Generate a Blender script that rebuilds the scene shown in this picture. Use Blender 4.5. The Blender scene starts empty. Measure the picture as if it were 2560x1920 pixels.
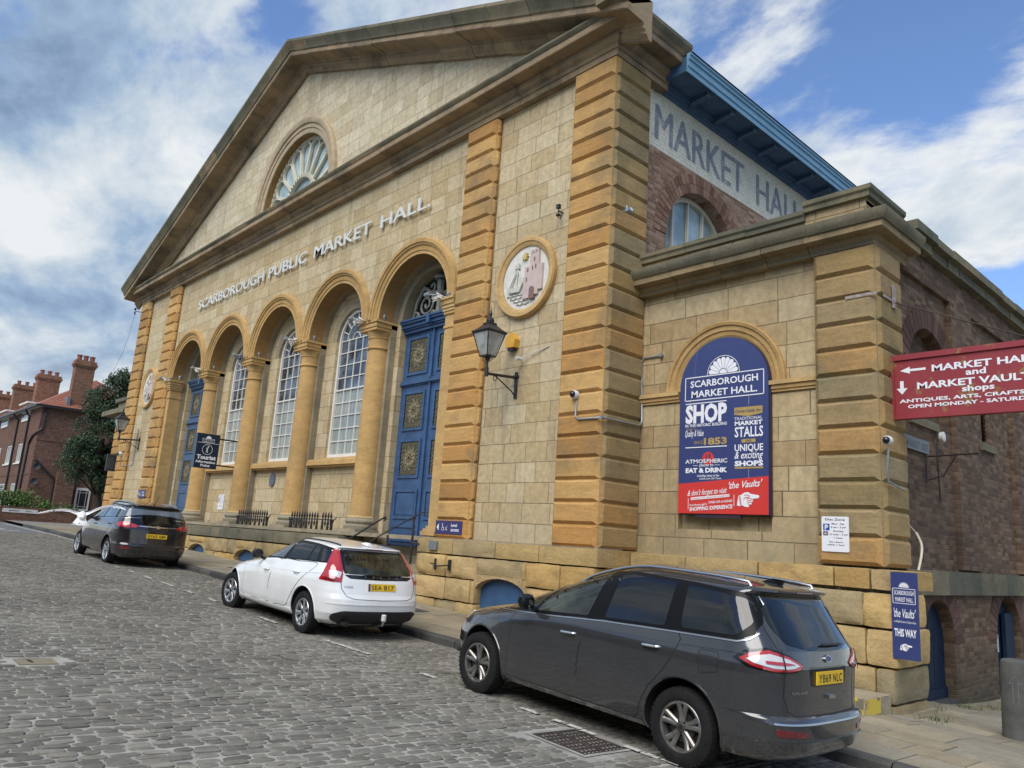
import bpy, bmesh, math, random
import numpy as np
from mathutils import Vector, Matrix, noise
from mathutils.geometry import tessellate_polygon
rnd = random.Random(7)
sc = bpy.context.scene
COL = sc.collection

# ------------------------------------------------------------------ camera
cam = bpy.data.cameras.new("camera"); camo = bpy.data.objects.new("camera", cam); COL.objects.link(camo)
EYE = 1.634
M = Matrix(((0.68341, 0.10409, 0.72257), (0.72722, -0.18391, -0.66131), (0.06405, 0.97742, -0.20139)))
camo.matrix_world = Matrix.Translation((0, 0, EYE)) @ M.to_4x4()
cam.sensor_width = 36; cam.lens = 27.03; cam.clip_end = 3000; cam.clip_start = 0.05
sc.camera = camo
# ------------------------------------------------------------------ world, sun, exposure
sc.view_settings.view_transform = 'Standard'; sc.view_settings.look = 'None'
sc.view_settings.exposure = 0.12; sc.view_settings.gamma = 1
SUN_ELEV, SUN_AZ = math.radians(48), math.radians(160)     # azimuth clockwise from +Y (north)
world = bpy.data.worlds.new("World"); sc.world = world; world.use_nodes = True
def build_world():
    nt = world.node_tree; N = nt.nodes; L = nt.links; N.clear()
    out = N.new('ShaderNodeOutputWorld'); bg = N.new('ShaderNodeBackground'); bg.inputs[1].default_value = 0.115
    sky = N.new('ShaderNodeTexSky'); sky.sky_type = 'NISHITA'; sky.sun_disc = False
    sky.sun_elevation = SUN_ELEV; sky.sun_rotation = SUN_AZ; sky.air_density = 1.0; sky.dust_density = 0.6; sky.ozone_density = 2.0
    tc = N.new('ShaderNodeTexCoord')
    sep = N.new('ShaderNodeSeparateXYZ'); L.new(tc.outputs['Generated'], sep.inputs[0])
    def math_(op, a, b=None, c=None):
        m = N.new('ShaderNodeMath'); m.operation = op
        for i, v in enumerate((a, b, c)):
            if v is None: continue
            if isinstance(v, (int, float)): m.inputs[i].default_value = v
            else: L.new(v, m.inputs[i])
        return m.outputs[0]
    den = math_('ADD', math_('MAXIMUM', sep.outputs[2], 0.0), 0.30)
    px = math_('DIVIDE', sep.outputs[0], den); py = math_('DIVIDE', sep.outputs[1], den)
    comb = N.new('ShaderNodeCombineXYZ'); L.new(px, comb.inputs[0]); L.new(py, comb.inputs[1])
    def fbm(scale, off, det, rough, dist):
        mp = N.new('ShaderNodeMapping'); mp.inputs['Location'].default_value = off
        mp.inputs['Rotation'].default_value = (0, 0, 0.75); mp.inputs['Scale'].default_value = (1.0, 1.35, 1)
        L.new(comb.outputs[0], mp.inputs[0])
        n = N.new('ShaderNodeTexNoise'); n.inputs['Scale'].default_value = scale; n.inputs['Detail'].default_value = det
        n.inputs['Roughness'].default_value = rough; n.inputs['Distortion'].default_value = dist
        L.new(mp.outputs[0], n.inputs['Vector']); return n.outputs[0]
    n1 = fbm(1.8, (5.3, 2.2, 0), 12, .60, .25)
    n2 = fbm(3.2, (1.7, 9.4, 0), 11, .60, .25)
    def blobs(items):
        acc = None
        for d, sig, w in items:      # soft regions of the sky, by compass direction and height
            vm = N.new('ShaderNodeVectorMath'); vm.operation = 'DOT_PRODUCT'; L.new(tc.outputs['Generated'], vm.inputs[0]); vm.inputs[1].default_value = d
            e = math_('MULTIPLY', math_('POWER', 2.718, math_('MULTIPLY', math_('SUBTRACT', vm.outputs['Value'], 1.0), 2 / sig ** 2)), w)
            acc = e if acc is None else math_('ADD', acc, e)
        return acc
    cov_add = blobs([((-.89, .16, .42), .36, .16), ((-.95, .16, .28), .22, .06), ((-.872, .262, .36), .055, -.22), ((-.37, .78, .507), .12, .03), ((-.25, .92, .30), .13, -.16), ((-.24, .81, .55), .10, -.05), ((-.28, .855, .44), .12, .13), ((-.194, .842, .504), .08, .10), ((-.24, .90, .37), .06, .10), ((-.36, .77, .52), .07, .08), ((-.50, .55, .66), .25, .10), ((-.765, .305, .567), .05, -.16)])
    bri_add = blobs([((-.88, .17, .44), .20, -.12), ((-.85, .26, .455), .12, -.08), ((-.872, .282, .405), .06, .14), ((-.945, .139, .31), .07, .07), ((-.958, .198, .20), .12, .02), ((-.80, .20, .56), .16, .06), ((-.277, .853, .442), .14, .22), ((-.2, .842, .504), .1, .15), ((-.55, .5, .66), .2, .10)])
    dens = math_('ADD', n1, cov_add)
    def ramp(src, a, b):
        r = N.new('ShaderNodeMapRange'); r.interpolation_type = 'SMOOTHSTEP'
        r.inputs[1].default_value = a; r.inputs[2].default_value = b; L.new(src, r.inputs[0]); return r.outputs[0]
    cover = ramp(dens, .445, .575)
    thin = ramp(dens, .66, .50)
    bright = math_('ADD', math_('ADD', math_('MULTIPLY_ADD', n2, 1.5, -.28), bri_add), math_('MULTIPLY', thin, .14))
    cr = N.new('ShaderNodeValToRGB'); E_ = cr.color_ramp.elements; E_.new(.5); E_.new(.7)
    for e, p, c in zip(E_, (.20, .42, .60, .80), ((.19, .28, .43), (.33, .45, .61), (.56, .64, .72), (.78, .81, .83))): e.position = p; e.color = (*c, 1)
    L.new(bright, cr.inputs[0])
    sc8 = N.new('ShaderNodeMix'); sc8.data_type = 'RGBA'; sc8.blend_type = 'MULTIPLY'; sc8.inputs[0].default_value = 1; L.new(cr.outputs[0], sc8.inputs[6]); sc8.inputs[7].default_value = (8.6, 8.6, 8.6, 1)
    hor = ramp(sep.outputs[2], .22, .0)
    mixh = N.new('ShaderNodeMix'); mixh.data_type = 'RGBA'; L.new(math_('MULTIPLY', hor, .6), mixh.inputs[0])
    L.new(sc8.outputs[2], mixh.inputs[6]); mixh.inputs[7].default_value = (8.0, 7.7, 6.9, 1)
    blue = N.new('ShaderNodeMix'); blue.data_type = 'RGBA'; blue.blend_type = 'MULTIPLY'; blue.inputs[0].default_value = 1
    L.new(sky.outputs[0], blue.inputs[6]); blue.inputs[7].default_value = (1.3, 1.45, 1.68, 1)
    mixs = N.new('ShaderNodeMix'); mixs.data_type = 'RGBA'
    L.new(cover, mixs.inputs[0]); L.new(blue.outputs[2], mixs.inputs[6]); L.new(mixh.outputs[2], mixs.inputs[7])
    L.new(mixs.outputs[2], bg.inputs[0]); L.new(bg.outputs[0], out.inputs[0])
build_world()
sun = bpy.data.lights.new("sun", 'SUN'); suno = bpy.data.objects.new("sun", sun); COL.objects.link(suno)
sun.energy = 3.0; sun.angle = math.radians(46); sun.color = (1, .95, .87)
_sd = Vector((math.sin(SUN_AZ) * math.cos(SUN_ELEV), math.cos(SUN_AZ) * math.cos(SUN_ELEV), math.sin(SUN_ELEV)))
suno.rotation_euler = _sd.to_track_quat('Z', 'Y').to_euler()

# ------------------------------------------------------------------ materials
MATS = {}
class NT:
    def __init__(s, name, rough=.6, spec=.5, metal=0, coat=0):
        s.m = bpy.data.materials.new(name); s.m.use_nodes = True; s.nt = s.m.node_tree
        s.b = s.nt.nodes['Principled BSDF']; s.b.inputs['Roughness'].default_value = rough
        s.b.inputs['Specular IOR Level'].default_value = spec; s.b.inputs['Metallic'].default_value = metal
        s.b.inputs['Coat Weight'].default_value = coat; s.b.inputs['Coat Roughness'].default_value = .03
        MATS[name] = s.m
    def n(s, t): return s.nt.nodes.new(t)
    def l(s, a, b): s.nt.links.new(a, b)
    def coord(s, scale=(1, 1, 1), loc=(0, 0, 0)):
        tc = s.n('ShaderNodeTexCoord'); mp = s.n('ShaderNodeMapping'); mp.inputs['Scale'].default_value = scale
        mp.inputs['Location'].default_value = loc; s.l(tc.outputs['Object'], mp.inputs[0]); return mp.outputs[0]
    def noise(s, vec, scale, detail=4, rough=.55, dist=0):
        n = s.n('ShaderNodeTexNoise'); n.inputs['Scale'].default_value = scale; n.inputs['Detail'].default_value = detail
        n.inputs['Roughness'].default_value = rough; n.inputs['Distortion'].default_value = dist; s.l(vec, n.inputs['Vector']); return n.outputs[0]
    def ramp(s, src, stops):
        r = s.n('ShaderNodeValToRGB'); e = r.color_ramp.elements
        while len(e) < len(stops): e.new(.5)
        for i, (p, c) in enumerate(stops): e[i].position = p; e[i].color = (*c, 1) if len(c) == 3 else c
        s.l(src, r.inputs[0]); return r.outputs[0]
    def mix(s, f, a, b, mode='MIX'):
        m = s.n('ShaderNodeMix'); m.data_type = 'RGBA'; m.blend_type = mode
        for k, v in ((0, f), (6, a), (7, b)):
            if isinstance(v, (int, float)): m.inputs[k].default_value = v
            elif isinstance(v, tuple): m.inputs[k].default_value = (*v, 1)
            else: s.l(v, m.inputs[k])
        return m.outputs[2]
    def math(s, op, a, b=None, c=None):
        m = s.n('ShaderNodeMath'); m.operation = op
        for i, v in enumerate((a, b, c)):
            if v is None: continue
            if isinstance(v, (int, float)): m.inputs[i].default_value = v
            else: s.l(v, m.inputs[i])
        return m.outputs[0]
    def bump(s, h, strength=.3, dist=.02, prev=None):
        b = s.n('ShaderNodeBump'); b.inputs['Strength'].default_value = strength; b.inputs['Distance'].default_value = dist
        s.l(h, b.inputs['Height'])
        if prev is not None: s.l(prev, b.inputs['Normal'])
        return b.outputs[0]
    def fin(s, col=None, normal=None, rough=None):
        if col is not None:
            if isinstance(col, tuple): s.b.inputs['Base Color'].default_value = (*col, 1)
            else: s.l(col, s.b.inputs['Base Color'])
        if normal is not None: s.l(normal, s.b.inputs['Normal'])
        if rough is not None: s.l(rough, s.b.inputs['Roughness'])
        return s.m

def plain(name, col, rough=.6, metal=0, spec=.5, coat=0, var=.12, scale=6, bump=0):
    t = NT(name, rough, spec, metal, coat)
    v = t.coord(); n = t.noise(v, scale, 5, .6)
    a = tuple(c * (1 - var) for c in col); b = tuple(min(1, c * (1 + var)) for c in col)
    c = t.ramp(n, [(.3, a), (.7, b)])
    nm = t.bump(t.noise(v, scale * 6, 4), bump, .01) if bump else None
    return t.fin(c, nm)

def masonry(name, row, width, c1, c2, c3, mortar, msize, zoff=0, stain=None, rough=.85, bumpd=.006, xoff=0, grime=(.25, .24, .17), jitter=1.0):
    """coursed blocks in world x+y / z, each course shifted by its own random amount, one tint per block"""
    t = NT(name, rough, .25)
    tc = t.n('ShaderNodeTexCoord'); geo = t.n('ShaderNodeNewGeometry')
    sep = t.n('ShaderNodeSeparateXYZ'); t.l(geo.outputs['Position'], sep.inputs[0])
    wob = t.noise(geo.outputs['Position'], 1.3, 2)
    u = t.math('ADD', sep.outputs[0], sep.outputs[1]); zz = t.math('ADD', sep.outputs[2], zoff)
    zz = t.math('ADD', zz, t.math('MULTIPLY_ADD', wob, .03, -.015))
    rowi = t.math('FLOOR', t.math('DIVIDE', zz, row))
    wn = t.n('ShaderNodeTexWhiteNoise'); wn.noise_dimensions = '1D'; t.l(rowi, wn.inputs['W'])
    u2 = t.math('MULTIPLY_ADD', wn.outputs[0], width * jitter, u)
    # vary block length along a course
    cv = t.n('ShaderNodeCombineXYZ'); t.l(t.math('MULTIPLY', u2, .8 / width), cv.inputs[0]); t.l(t.math('MULTIPLY', rowi, 7.31), cv.inputs[1])
    u3 = t.math('MULTIPLY_ADD', t.noise(cv.outputs[0], 1, 0), width * .8, u2)
    ui = t.math('DIVIDE', u3, width); ci = t.math('FLOOR', ui)
    fu = t.math('FRACT', ui); fz = t.math('FRACT', t.math('DIVIDE', zz, row))
    du = t.math('MULTIPLY', t.math('MINIMUM', fu, t.math('SUBTRACT', 1, fu)), width)
    dz = t.math('MULTIPLY', t.math('MINIMUM', fz, t.math('SUBTRACT', 1, fz)), row)
    d = t.math('MINIMUM', du, dz)
    mr = t.n('ShaderNodeMapRange'); mr.inputs[1].default_value = msize * .4; mr.inputs[2].default_value = msize; t.l(d, mr.inputs[0])
    cc = t.n('ShaderNodeCombineXYZ'); t.l(ci, cc.inputs[0]); t.l(rowi, cc.inputs[1])
    w2 = t.n('ShaderNodeTexWhiteNoise'); w2.noise_dimensions = '2D'; t.l(cc.outputs[0], w2.inputs['Vector'])
    base = t.ramp(w2.outputs[0], [(0, c1), (.5, c2), (1, c3)])
    fine = t.noise(geo.outputs['Position'], 9, 6, .65)
    base = t.mix(.55, base, t.ramp(fine, [(.25, (.55, .55, .55)), (.75, (1.45, 1.45, 1.45))]), 'MULTIPLY')
    big = t.noise(geo.outputs['Position'], .35, 6, .6)
    base = t.mix(t.ramp(big, [(.5, (0, 0, 0)), (.75, (.5, .5, .5))]), base, grime)
    mps = t.n('ShaderNodeMapping'); mps.inputs['Scale'].default_value = (1.6, 1.6, .10); t.l(geo.outputs['Position'], mps.inputs[0])
    stk = t.math('MULTIPLY', t.noise(mps.outputs[0], 2.2, 6, .65), t.math('MULTIPLY_ADD', t.noise(geo.outputs['Position'], .5, 3), 1.0, .5))
    base = t.mix(t.ramp(stk, [(.52, (0, 0, 0)), (.72, (.38, .38, .38))]), base, tuple(k * .6 for k in grime))
    if stain:
        z0, z1, scol, amt = stain
        ms = t.n('ShaderNodeMapRange'); ms.inputs[1].default_value = z1; ms.inputs[2].default_value = z0
        t.l(t.math('ADD', sep.outputs[2], t.math('MULTIPLY_ADD', t.noise(geo.outputs['Position'], 2.2, 5), .8, -.4)), ms.inputs[0])
        base = t.mix(t.math('MULTIPLY', ms.outputs[0], amt), base, scol)
    mw = t.math('MULTIPLY_ADD', t.noise(geo.outputs['Position'], .8, 3), 1.2, .1)
    f = t.math('SUBTRACT', 1, t.math('MULTIPLY', t.math('SUBTRACT', 1, mr.outputs[0]), t.math('MINIMUM', mw, 1)))
    col = t.mix(f, mortar, base)
    hgt = t.math('MULTIPLY_ADD', fine, .35, t.math('MULTIPLY_ADD', w2.outputs[1] if False else w2.outputs[0], .25, mr.outputs[0]))
    return t.fin(col, t.bump(hgt, .8, bumpd))

def island_stone(name, stops, scale=3, grain=(1, 1, 6), rough=.85, bump=.5, bd=.012, dirt=(.12, .11, .08), damt=.5, stain=None):
    t = NT(name, rough, .25)
    geo = t.n('ShaderNodeNewGeometry'); v = geo.outputs['Position']
    base = t.ramp(geo.outputs['Random Per Island'], stops)
    mp = t.n('ShaderNodeMapping'); mp.inputs['Scale'].default_value = grain; t.l(v, mp.inputs[0])
    g = t.noise(mp.outputs[0], scale, 6, .6, .6); f = t.noise(v, 22, 5, .6)
    base = t.mix(.6, base, t.ramp(g, [(.25, (.68, .66, .62)), (.75, (1.3, 1.3, 1.3))]), 'MULTIPLY')
    base = t.mix(.5, base, t.ramp(f, [(.2, (.6, .6, .6)), (.8, (1.4, 1.4, 1.4))]), 'MULTIPLY')
    base = t.mix(.8, base, t.ramp(t.noise(v, .28, 4, .6), [(.3, (.80, .80, .80)), (.7, (1.18, 1.17, 1.14))]), 'MULTIPLY')
    d = t.noise(v, .9, 7, .65)
    base = t.mix(t.ramp(d, [(.50, (0, 0, 0)), (.74, (damt, damt, damt))]), base, dirt)
    if stain:
        z0, z1, scol, amt = stain
        sp = t.n('ShaderNodeSeparateXYZ'); t.l(v, sp.inputs[0])
        ms = t.n('ShaderNodeMapRange'); ms.inputs[1].default_value = z1; ms.inputs[2].default_value = z0; ms.interpolation_type = 'SMOOTHSTEP'
        t.l(t.math('ADD', sp.outputs[2], t.math('MULTIPLY_ADD', t.noise(v, 3, 5), .5, -.25)), ms.inputs[0])
        base = t.mix(t.math('MULTIPLY', ms.outputs[0], amt), base, scol)
    h = t.math('ADD', t.math('MULTIPLY', g, .6), t.math('MULTIPLY', f, .4))
    return t.fin(base, t.bump(h, bump, bd))

masonry('ashlar', .4148, .66, (.44, .33, .175), (.50, .395, .23), (.55, .455, .29), (.16, .12, .07), .011, zoff=-1.60 + .4148 * 10,
        stain=(.8, 2.3, (.25, .21, .13), .55), grime=(.40, .33, .21))
masonry('ashlar_pale', .4148, .60, (.48, .39, .25), (.54, .455, .305), (.59, .51, .355), (.22, .17, .11), .010, zoff=-1.60 + .4148 * 10, grime=(.42, .39, .30))
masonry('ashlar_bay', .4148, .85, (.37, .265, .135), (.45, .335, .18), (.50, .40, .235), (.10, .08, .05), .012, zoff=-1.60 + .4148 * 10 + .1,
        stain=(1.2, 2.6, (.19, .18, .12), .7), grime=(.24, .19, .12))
masonry('brick_dark', .083, .235, (.09, .053, .032), (.14, .084, .052), (.215, .14, .09), (.13, .11, .085), .009, grime=(.07, .055, .045), bumpd=.008,
        stain=(-.7, .6, (.04, .045, .03), .7))
masonry('brick_red', .083, .235, (.20, .11, .068), (.29, .17, .11), (.40, .26, .18), (.36, .31, .235), .009, grime=(.22, .13, .10))
masonry('brick_house', .0775, .225, (.11, .055, .037), (.16, .078, .052), (.21, .11, .075), (.18, .14, .105), .010, grime=(.10, .05, .038))
masonry('brick_chimney', .0775, .225, (.17, .07, .04), (.25, .11, .065), (.31, .15, .09), (.26, .20, .14), .010, grime=(.11, .08, .06))
SO = [(0, (.38, .20, .065)), (.25, (.48, .28, .10)), (.5, (.53, .335, .13)), (.75, (.45, .235, .075)), (1, (.57, .38, .16))]
island_stone('quoin_stone', SO, 3, (1, 1, 7), damt=.9, dirt=(.19, .15, .085))
island_stone('quoin_stone_weathered_shaded', [(0, (.25, .19, .095)), (.25, (.38, .25, .10)), (.5, (.30, .235, .13)), (.75, (.42, .25, .095)), (1, (.26, .22, .125))], 3, (1, 1, 5), damt=.8, dirt=(.12, .12, .075))  # weathered bay quoins; also paints shade on the corner pilaster's flank
island_stone('rock_stone', [(0, (.42, .27, .10)), (.3, (.50, .34, .14)), (.6, (.36, .27, .13)), (.8, (.52, .36, .17)), (1, (.29, .24, .14))], 2.2, (1, 1, 2.5), bump=.9, bd=.03, damt=.9, dirt=(.15, .13, .08),
             stain=(-.3, .35, (.16, .15, .10), .55))
island_stone('dressed_orange', [(0, (.44, .27, .10)), (.5, (.50, .32, .13)), (1, (.54, .37, .17))], 2.5, (1, 1, 2), damt=.35, dirt=(.27, .2, .1), stain=(.9, 2.6, (.33, .24, .12), .6))
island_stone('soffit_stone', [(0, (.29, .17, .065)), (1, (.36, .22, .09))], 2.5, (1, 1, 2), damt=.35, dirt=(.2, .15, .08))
island_stone('moulding_tan', [(0, (.40, .32, .21)), (.5, (.46, .37, .25)), (1, (.42, .31, .19))], 2.2, (1, 1, 2), damt=.6, dirt=(.2, .17, .12))
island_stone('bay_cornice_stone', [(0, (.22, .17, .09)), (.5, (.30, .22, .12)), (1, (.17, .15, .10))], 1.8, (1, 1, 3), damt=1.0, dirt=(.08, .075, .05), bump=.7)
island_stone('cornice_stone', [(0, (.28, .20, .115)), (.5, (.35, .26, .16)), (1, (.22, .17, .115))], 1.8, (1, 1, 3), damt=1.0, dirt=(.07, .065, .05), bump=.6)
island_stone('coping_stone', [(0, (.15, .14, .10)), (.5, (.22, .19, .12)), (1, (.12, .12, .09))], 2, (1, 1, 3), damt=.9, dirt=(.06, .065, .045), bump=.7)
island_stone('grey_stone', [(0, (.23, .20, .14)), (.5, (.33, .28, .19)), (1, (.27, .25, .19))], 2.5, (1, 1, 3), damt=.7, dirt=(.13, .12, .09))
island_stone('ring_stone', [(0, (.30, .26, .17)), (1, (.34, .29, .2))], 2.5, (1, 1, 3), damt=.5, dirt=(.2, .18, .13))
island_stone('flagstone', [(0, (.22, .19, .14)), (.3, (.30, .25, .17)), (.6, (.26, .24, .19)), (1, (.34, .29, .20))], 2, (1, 1, 1), damt=.8, dirt=(.15, .15, .12), bump=.35)
island_stone('kerb_stone', [(0, (.055, .055, .055)), (1, (.10, .10, .095))], 3, (1, 1, 1), damt=.6, dirt=(.04, .04, .04))
island_stone('sett_stone', [(0, (.115, .110, .096)), (.25, (.19, .18, .155)), (.5, (.145, .138, .12)), (.75, (.235, .22, .185)), (.95, (.165, .157, .14)), (1, (.30, .28, .235))], 6, (1, 1, 1), rough=.82, bump=.45, bd=.012, damt=.7, dirt=(.105, .097, .082))
plain('sett_mortar', (.20, .19, .165), .9, var=.35, scale=5, bump=.5)
plain('joint_fill', (.30, .29, .255), .9, var=.4, scale=2.5, bump=.5)
plain('asphalt', (.13, .135, .14), .85, var=.18, scale=3, bump=.4)
plain('land', (.10, .10, .09), .9)
t = NT('road_paint', .7); v = t.coord(); n = t.noise(v, 14, 6, .7)
t.fin(t.ramp(n, [(.40, (.18, .17, .15)), (.52, (.60, .59, .54))]))
t = NT('kerb_yellow', .6); v = t.coord(); n = t.noise(v, 7, 5, .6)
t.fin(t.ramp(n, [(.42, (.17, .15, .11)), (.47, (.62, .46, .06))]))
plain('door_blue', (.038, .088, .19), .42, var=.25, scale=3, bump=.1)
plain('door_blue_pale', (.07, .13, .235), .40, var=.12, scale=4, bump=.1)
plain('vault_blue', (.008, .02, .045), .6, spec=.2, var=.25, scale=4, bump=.2)
plain('shutter_blue', (.035, .09, .19), .5, var=.2, scale=3, bump=.2)
plain('eaves_blue_dark', (.055, .12, .22), .5, var=.2, scale=3)
plain('eaves_blue_light', (.16, .32, .45), .45, var=.12, scale=3)
plain('slate', (.05, .055, .065), .7, var=.3, scale=5)
plain('relief_grey', (.21, .22, .19), .6, var=.2, scale=8)
plain('grille_gold', (.22, .19, .11), .55, var=.35, scale=20)
plain('grille_dark', (.07, .065, .04), .6, var=.3, scale=20)
plain('white_paint', (.72, .70, .64), .45, var=.05, scale=4)
plain('cream_paint', (.62, .58, .45), .5, var=.08, scale=4)
plain('letter_white', (.62, .62, .58), .5, var=.06, scale=4)
plain('relief_white', (.66, .63, .56), .6, var=.12, scale=6)
plain('relief_pink', (.54, .43, .38), .6, var=.12, scale=6)
plain('relief_green', (.54, .54, .46), .6, var=.12, scale=6)
plain('relief_gold', (.58, .45, .14), .5)
plain('relief_brown', (.22, .13, .11), .6)
plain('iron_black', (.018, .018, .019), .42, var=.2, scale=8)
plain('iron_rust', (.035, .024, .02), .6, var=.4, scale=10)
plain('galvanised', (.30, .33, .34), .45, metal=.5, var=.15)
plain('plastic_white', (.62, .62, .60), .35, var=.03)
plain('satin_rust', (.30, .25, .22), .6, var=.4, scale=14)
plain('plastic_dark', (.02, .02, .022), .35)
plain('alarm_yellow', (.62, .33, .03), .4)
plain('banner_navy', (.042, .055, .165), .32, var=.06)
plain('banner_red', (.62, .048, .038), .32, var=.05)
plain('banner_tan', (.42, .29, .09), .4)
plain('print_white', (.80, .80, .82), .4, var=.02)
plain('print_black', (.02, .02, .02), .4)
plain('print_blue', (.02, .08, .36), .4)
plain('frame_dark', (.035, .022, .035), .5)
plain('info_navy', (.008, .022, .05), .25)
plain('access_purple', (.035, .03, .13), .35)
plain('grey_panel', (.045, .05, .058), .6)
plain('lead_grey', (.17, .18, .19), .6)
plain('plaque_blue', (.10, .12, .18), .5, var=.3, scale=30)
plain('grate_iron', (.075, .06, .052), .6, metal=.3, var=.3, scale=10, bump=.2)
plain('concrete', (.085, .085, .075), .9, var=.3, scale=4, bump=.3)
plain('paper', (.45, .52, .48), .7)
plain('tile_red', (.30, .085, .045), .75, var=.3, scale=4)
plain('terracotta', (.26, .085, .05), .8)
plain('bark', (.05, .04, .03), .9, bump=.5)
plain('red_bird', (.5, .5, .5), .7)
t = NT('rust_red_sign', .55); v = t.coord(); n = t.noise(v, 5, 6, .65, .6); n2 = t.noise(v, 1.6, 3)
c = t.mix(t.ramp(n2, [(.3, (0, 0, 0)), (.8, (.6, .6, .6))]), (.25, .022, .030), (.34, .05, .055))
t.fin(t.mix(t.ramp(t.math('MULTIPLY', n, t.math('ADD', n2, .42)), [(.545, (0, 0, 0)), (.60, (.8, .8, .8))]), c, (.24, .17, .04)))
def leafmat(name, cols):
    t = NT(name, .55, .3); geo = t.n('ShaderNodeNewGeometry')
    c = t.ramp(geo.outputs['Random Per Island'], [(i / (len(cols) - 1), k) for i, k in enumerate(cols)])
    big = t.noise(geo.outputs['Position'], .7, 3)
    t.fin(t.mix(.5, c, t.ramp(big, [(.3, (.6, .6, .6)), (.7, (1.4, 1.4, 1.4))]), 'MULTIPLY'))
leafmat('leaf_dark', [(.03, .05, .026), (.055, .085, .042), (.042, .068, .036), (.09, .13, .07), (.035, .058, .03)])
leafmat('leaf_bright', [(.05, .11, .02), (.09, .17, .03), (.07, .14, .03), (.13, .20, .05)])
leafmat('weed_green', [(.05, .09, .02), (.08, .13, .03), (.11, .14, .05)])
def glassy(name, col, rough=.04, var=.3, scale=.8, tint2=None):
    t = NT(name, rough, .7, 0, 0); v = t.coord(); n = t.noise(v, scale, 3)
    b = tint2 or tuple(c * (1 + var) for c in col)
    t.fin(t.ramp(n, [(.40, tuple(c * (1 - var) for c in col)), (.60, b)])); return t.m
t = NT('pane_curtain', .16, .6); mp = t.coord((9, 9, .35)); mq = t.coord((1, 1, 1)); c = t.ramp(t.noise(mp, 1.6, 4), [(.3, (.20, .23, .205)), (.7, (.42, .44, .385))])
t.fin(t.mix(t.ramp(t.noise(mq, .9, 3), [(.45, (0, 0, 0)), (.65, (.55, .55, .55))]), c, (.13, .17, .19)))
glassy('car_glass', (.006, .0065, .007)); glassy('car_glass_front', (.030, .034, .024), var=.5, scale=2)
glassy('pane_dark', (.018, .02, .026));  glassy('pane_upper', (.03, .04, .055), .04, .6, 1.3, (.13, .165, .21)); glassy('pane_mid', (.10, .125, .155), .05, .3, 1.2)
glassy('fan_glass', (.34, .43, .46), .15, .25, 1.0); glassy('lamp_glass', (.35, .36, .34), .1, .2, 6)
def paint(name, col, metal, rough=.28, coat=1):
    t = NT(name, rough, .5, metal, coat); v = t.coord(); n = t.noise(v, 2.2, 4)
    d = t.noise(v, 260, 1); sp = t.n('ShaderNodeSeparateXYZ'); t.l(v, sp.inputs[0])
    dirt = t.n('ShaderNodeMapRange'); dirt.inputs[1].default_value = .75; dirt.inputs[2].default_value = .2; t.l(sp.outputs[2], dirt.inputs[0])
    c = t.mix(.5, t.ramp(n, [(.3, tuple(k * .94 for k in col)), (.7, tuple(k * 1.06 for k in col))]), t.ramp(d, [(.3, (.9, .9, .9)), (.7, (1.1, 1.1, 1.1))]), 'MULTIPLY')
    c = t.mix(t.math('MULTIPLY', dirt.outputs[0], t.math('MULTIPLY', t.noise(v, 5, 5), .35)), c, (.16, .14, .11))
    t.fin(c); return t.m
paint('paint_grey', (.058, .060, .065), .5, .2); paint('paint_white', (.80, .81, .80), 0, .3); paint('paint_dark', (.022, .018, .022), .3, .2)
plain('trim_black', (.014, .014, .015), .5); plain('gloss_black', (.006, .006, .007), .08, spec=.7)
plain('pillar_black', (.006, .006, .006), .35, spec=.18)
plain('chrome', (.72, .73, .74), .14, metal=1, var=.03); plain('satin_metal', (.50, .51, .52), .3, metal=1, var=.05)
t = NT('alloy_metal', .32, .5, .75); t.fin(t.ramp(t.noise(t.coord(), 9, 4), [(.3, (.16, .15, .135)), (.7, (.34, .33, .31))]))
plain('alloy_bright', (.55, .56, .57), .25, metal=.9, var=.1); plain('rim_dark', (.022, .022, .022), .5, metal=.3)
plain('rubber', (.012, .012, .012), .8, var=.3, scale=12, spec=.25); plain('arch_black', (.008, .008, .008), .9)
plain('lamp_red', (.42, .008, .014), .08, spec=.8, coat=1); plain('lamp_red_dark', (.14, .006, .01), .08, spec=.8, coat=1)
plain('lamp_clear', (.62, .62, .62), .1, spec=.8, coat=1); plain('plate_yellow', (.80, .50, .015), .4, var=.05); plain('plate_blue', (.02, .06, .35), .4)
plain('interior_dark', (.012, .012, .012), .8)
plain('feather_white', (.66, .65, .62), .75, var=.08, scale=20); plain('feather_grey', (.38, .38, .37), .8, var=.1, scale=14)
plain('stone_bird', (.42, .36, .30), .8, var=.3, scale=25)

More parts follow.
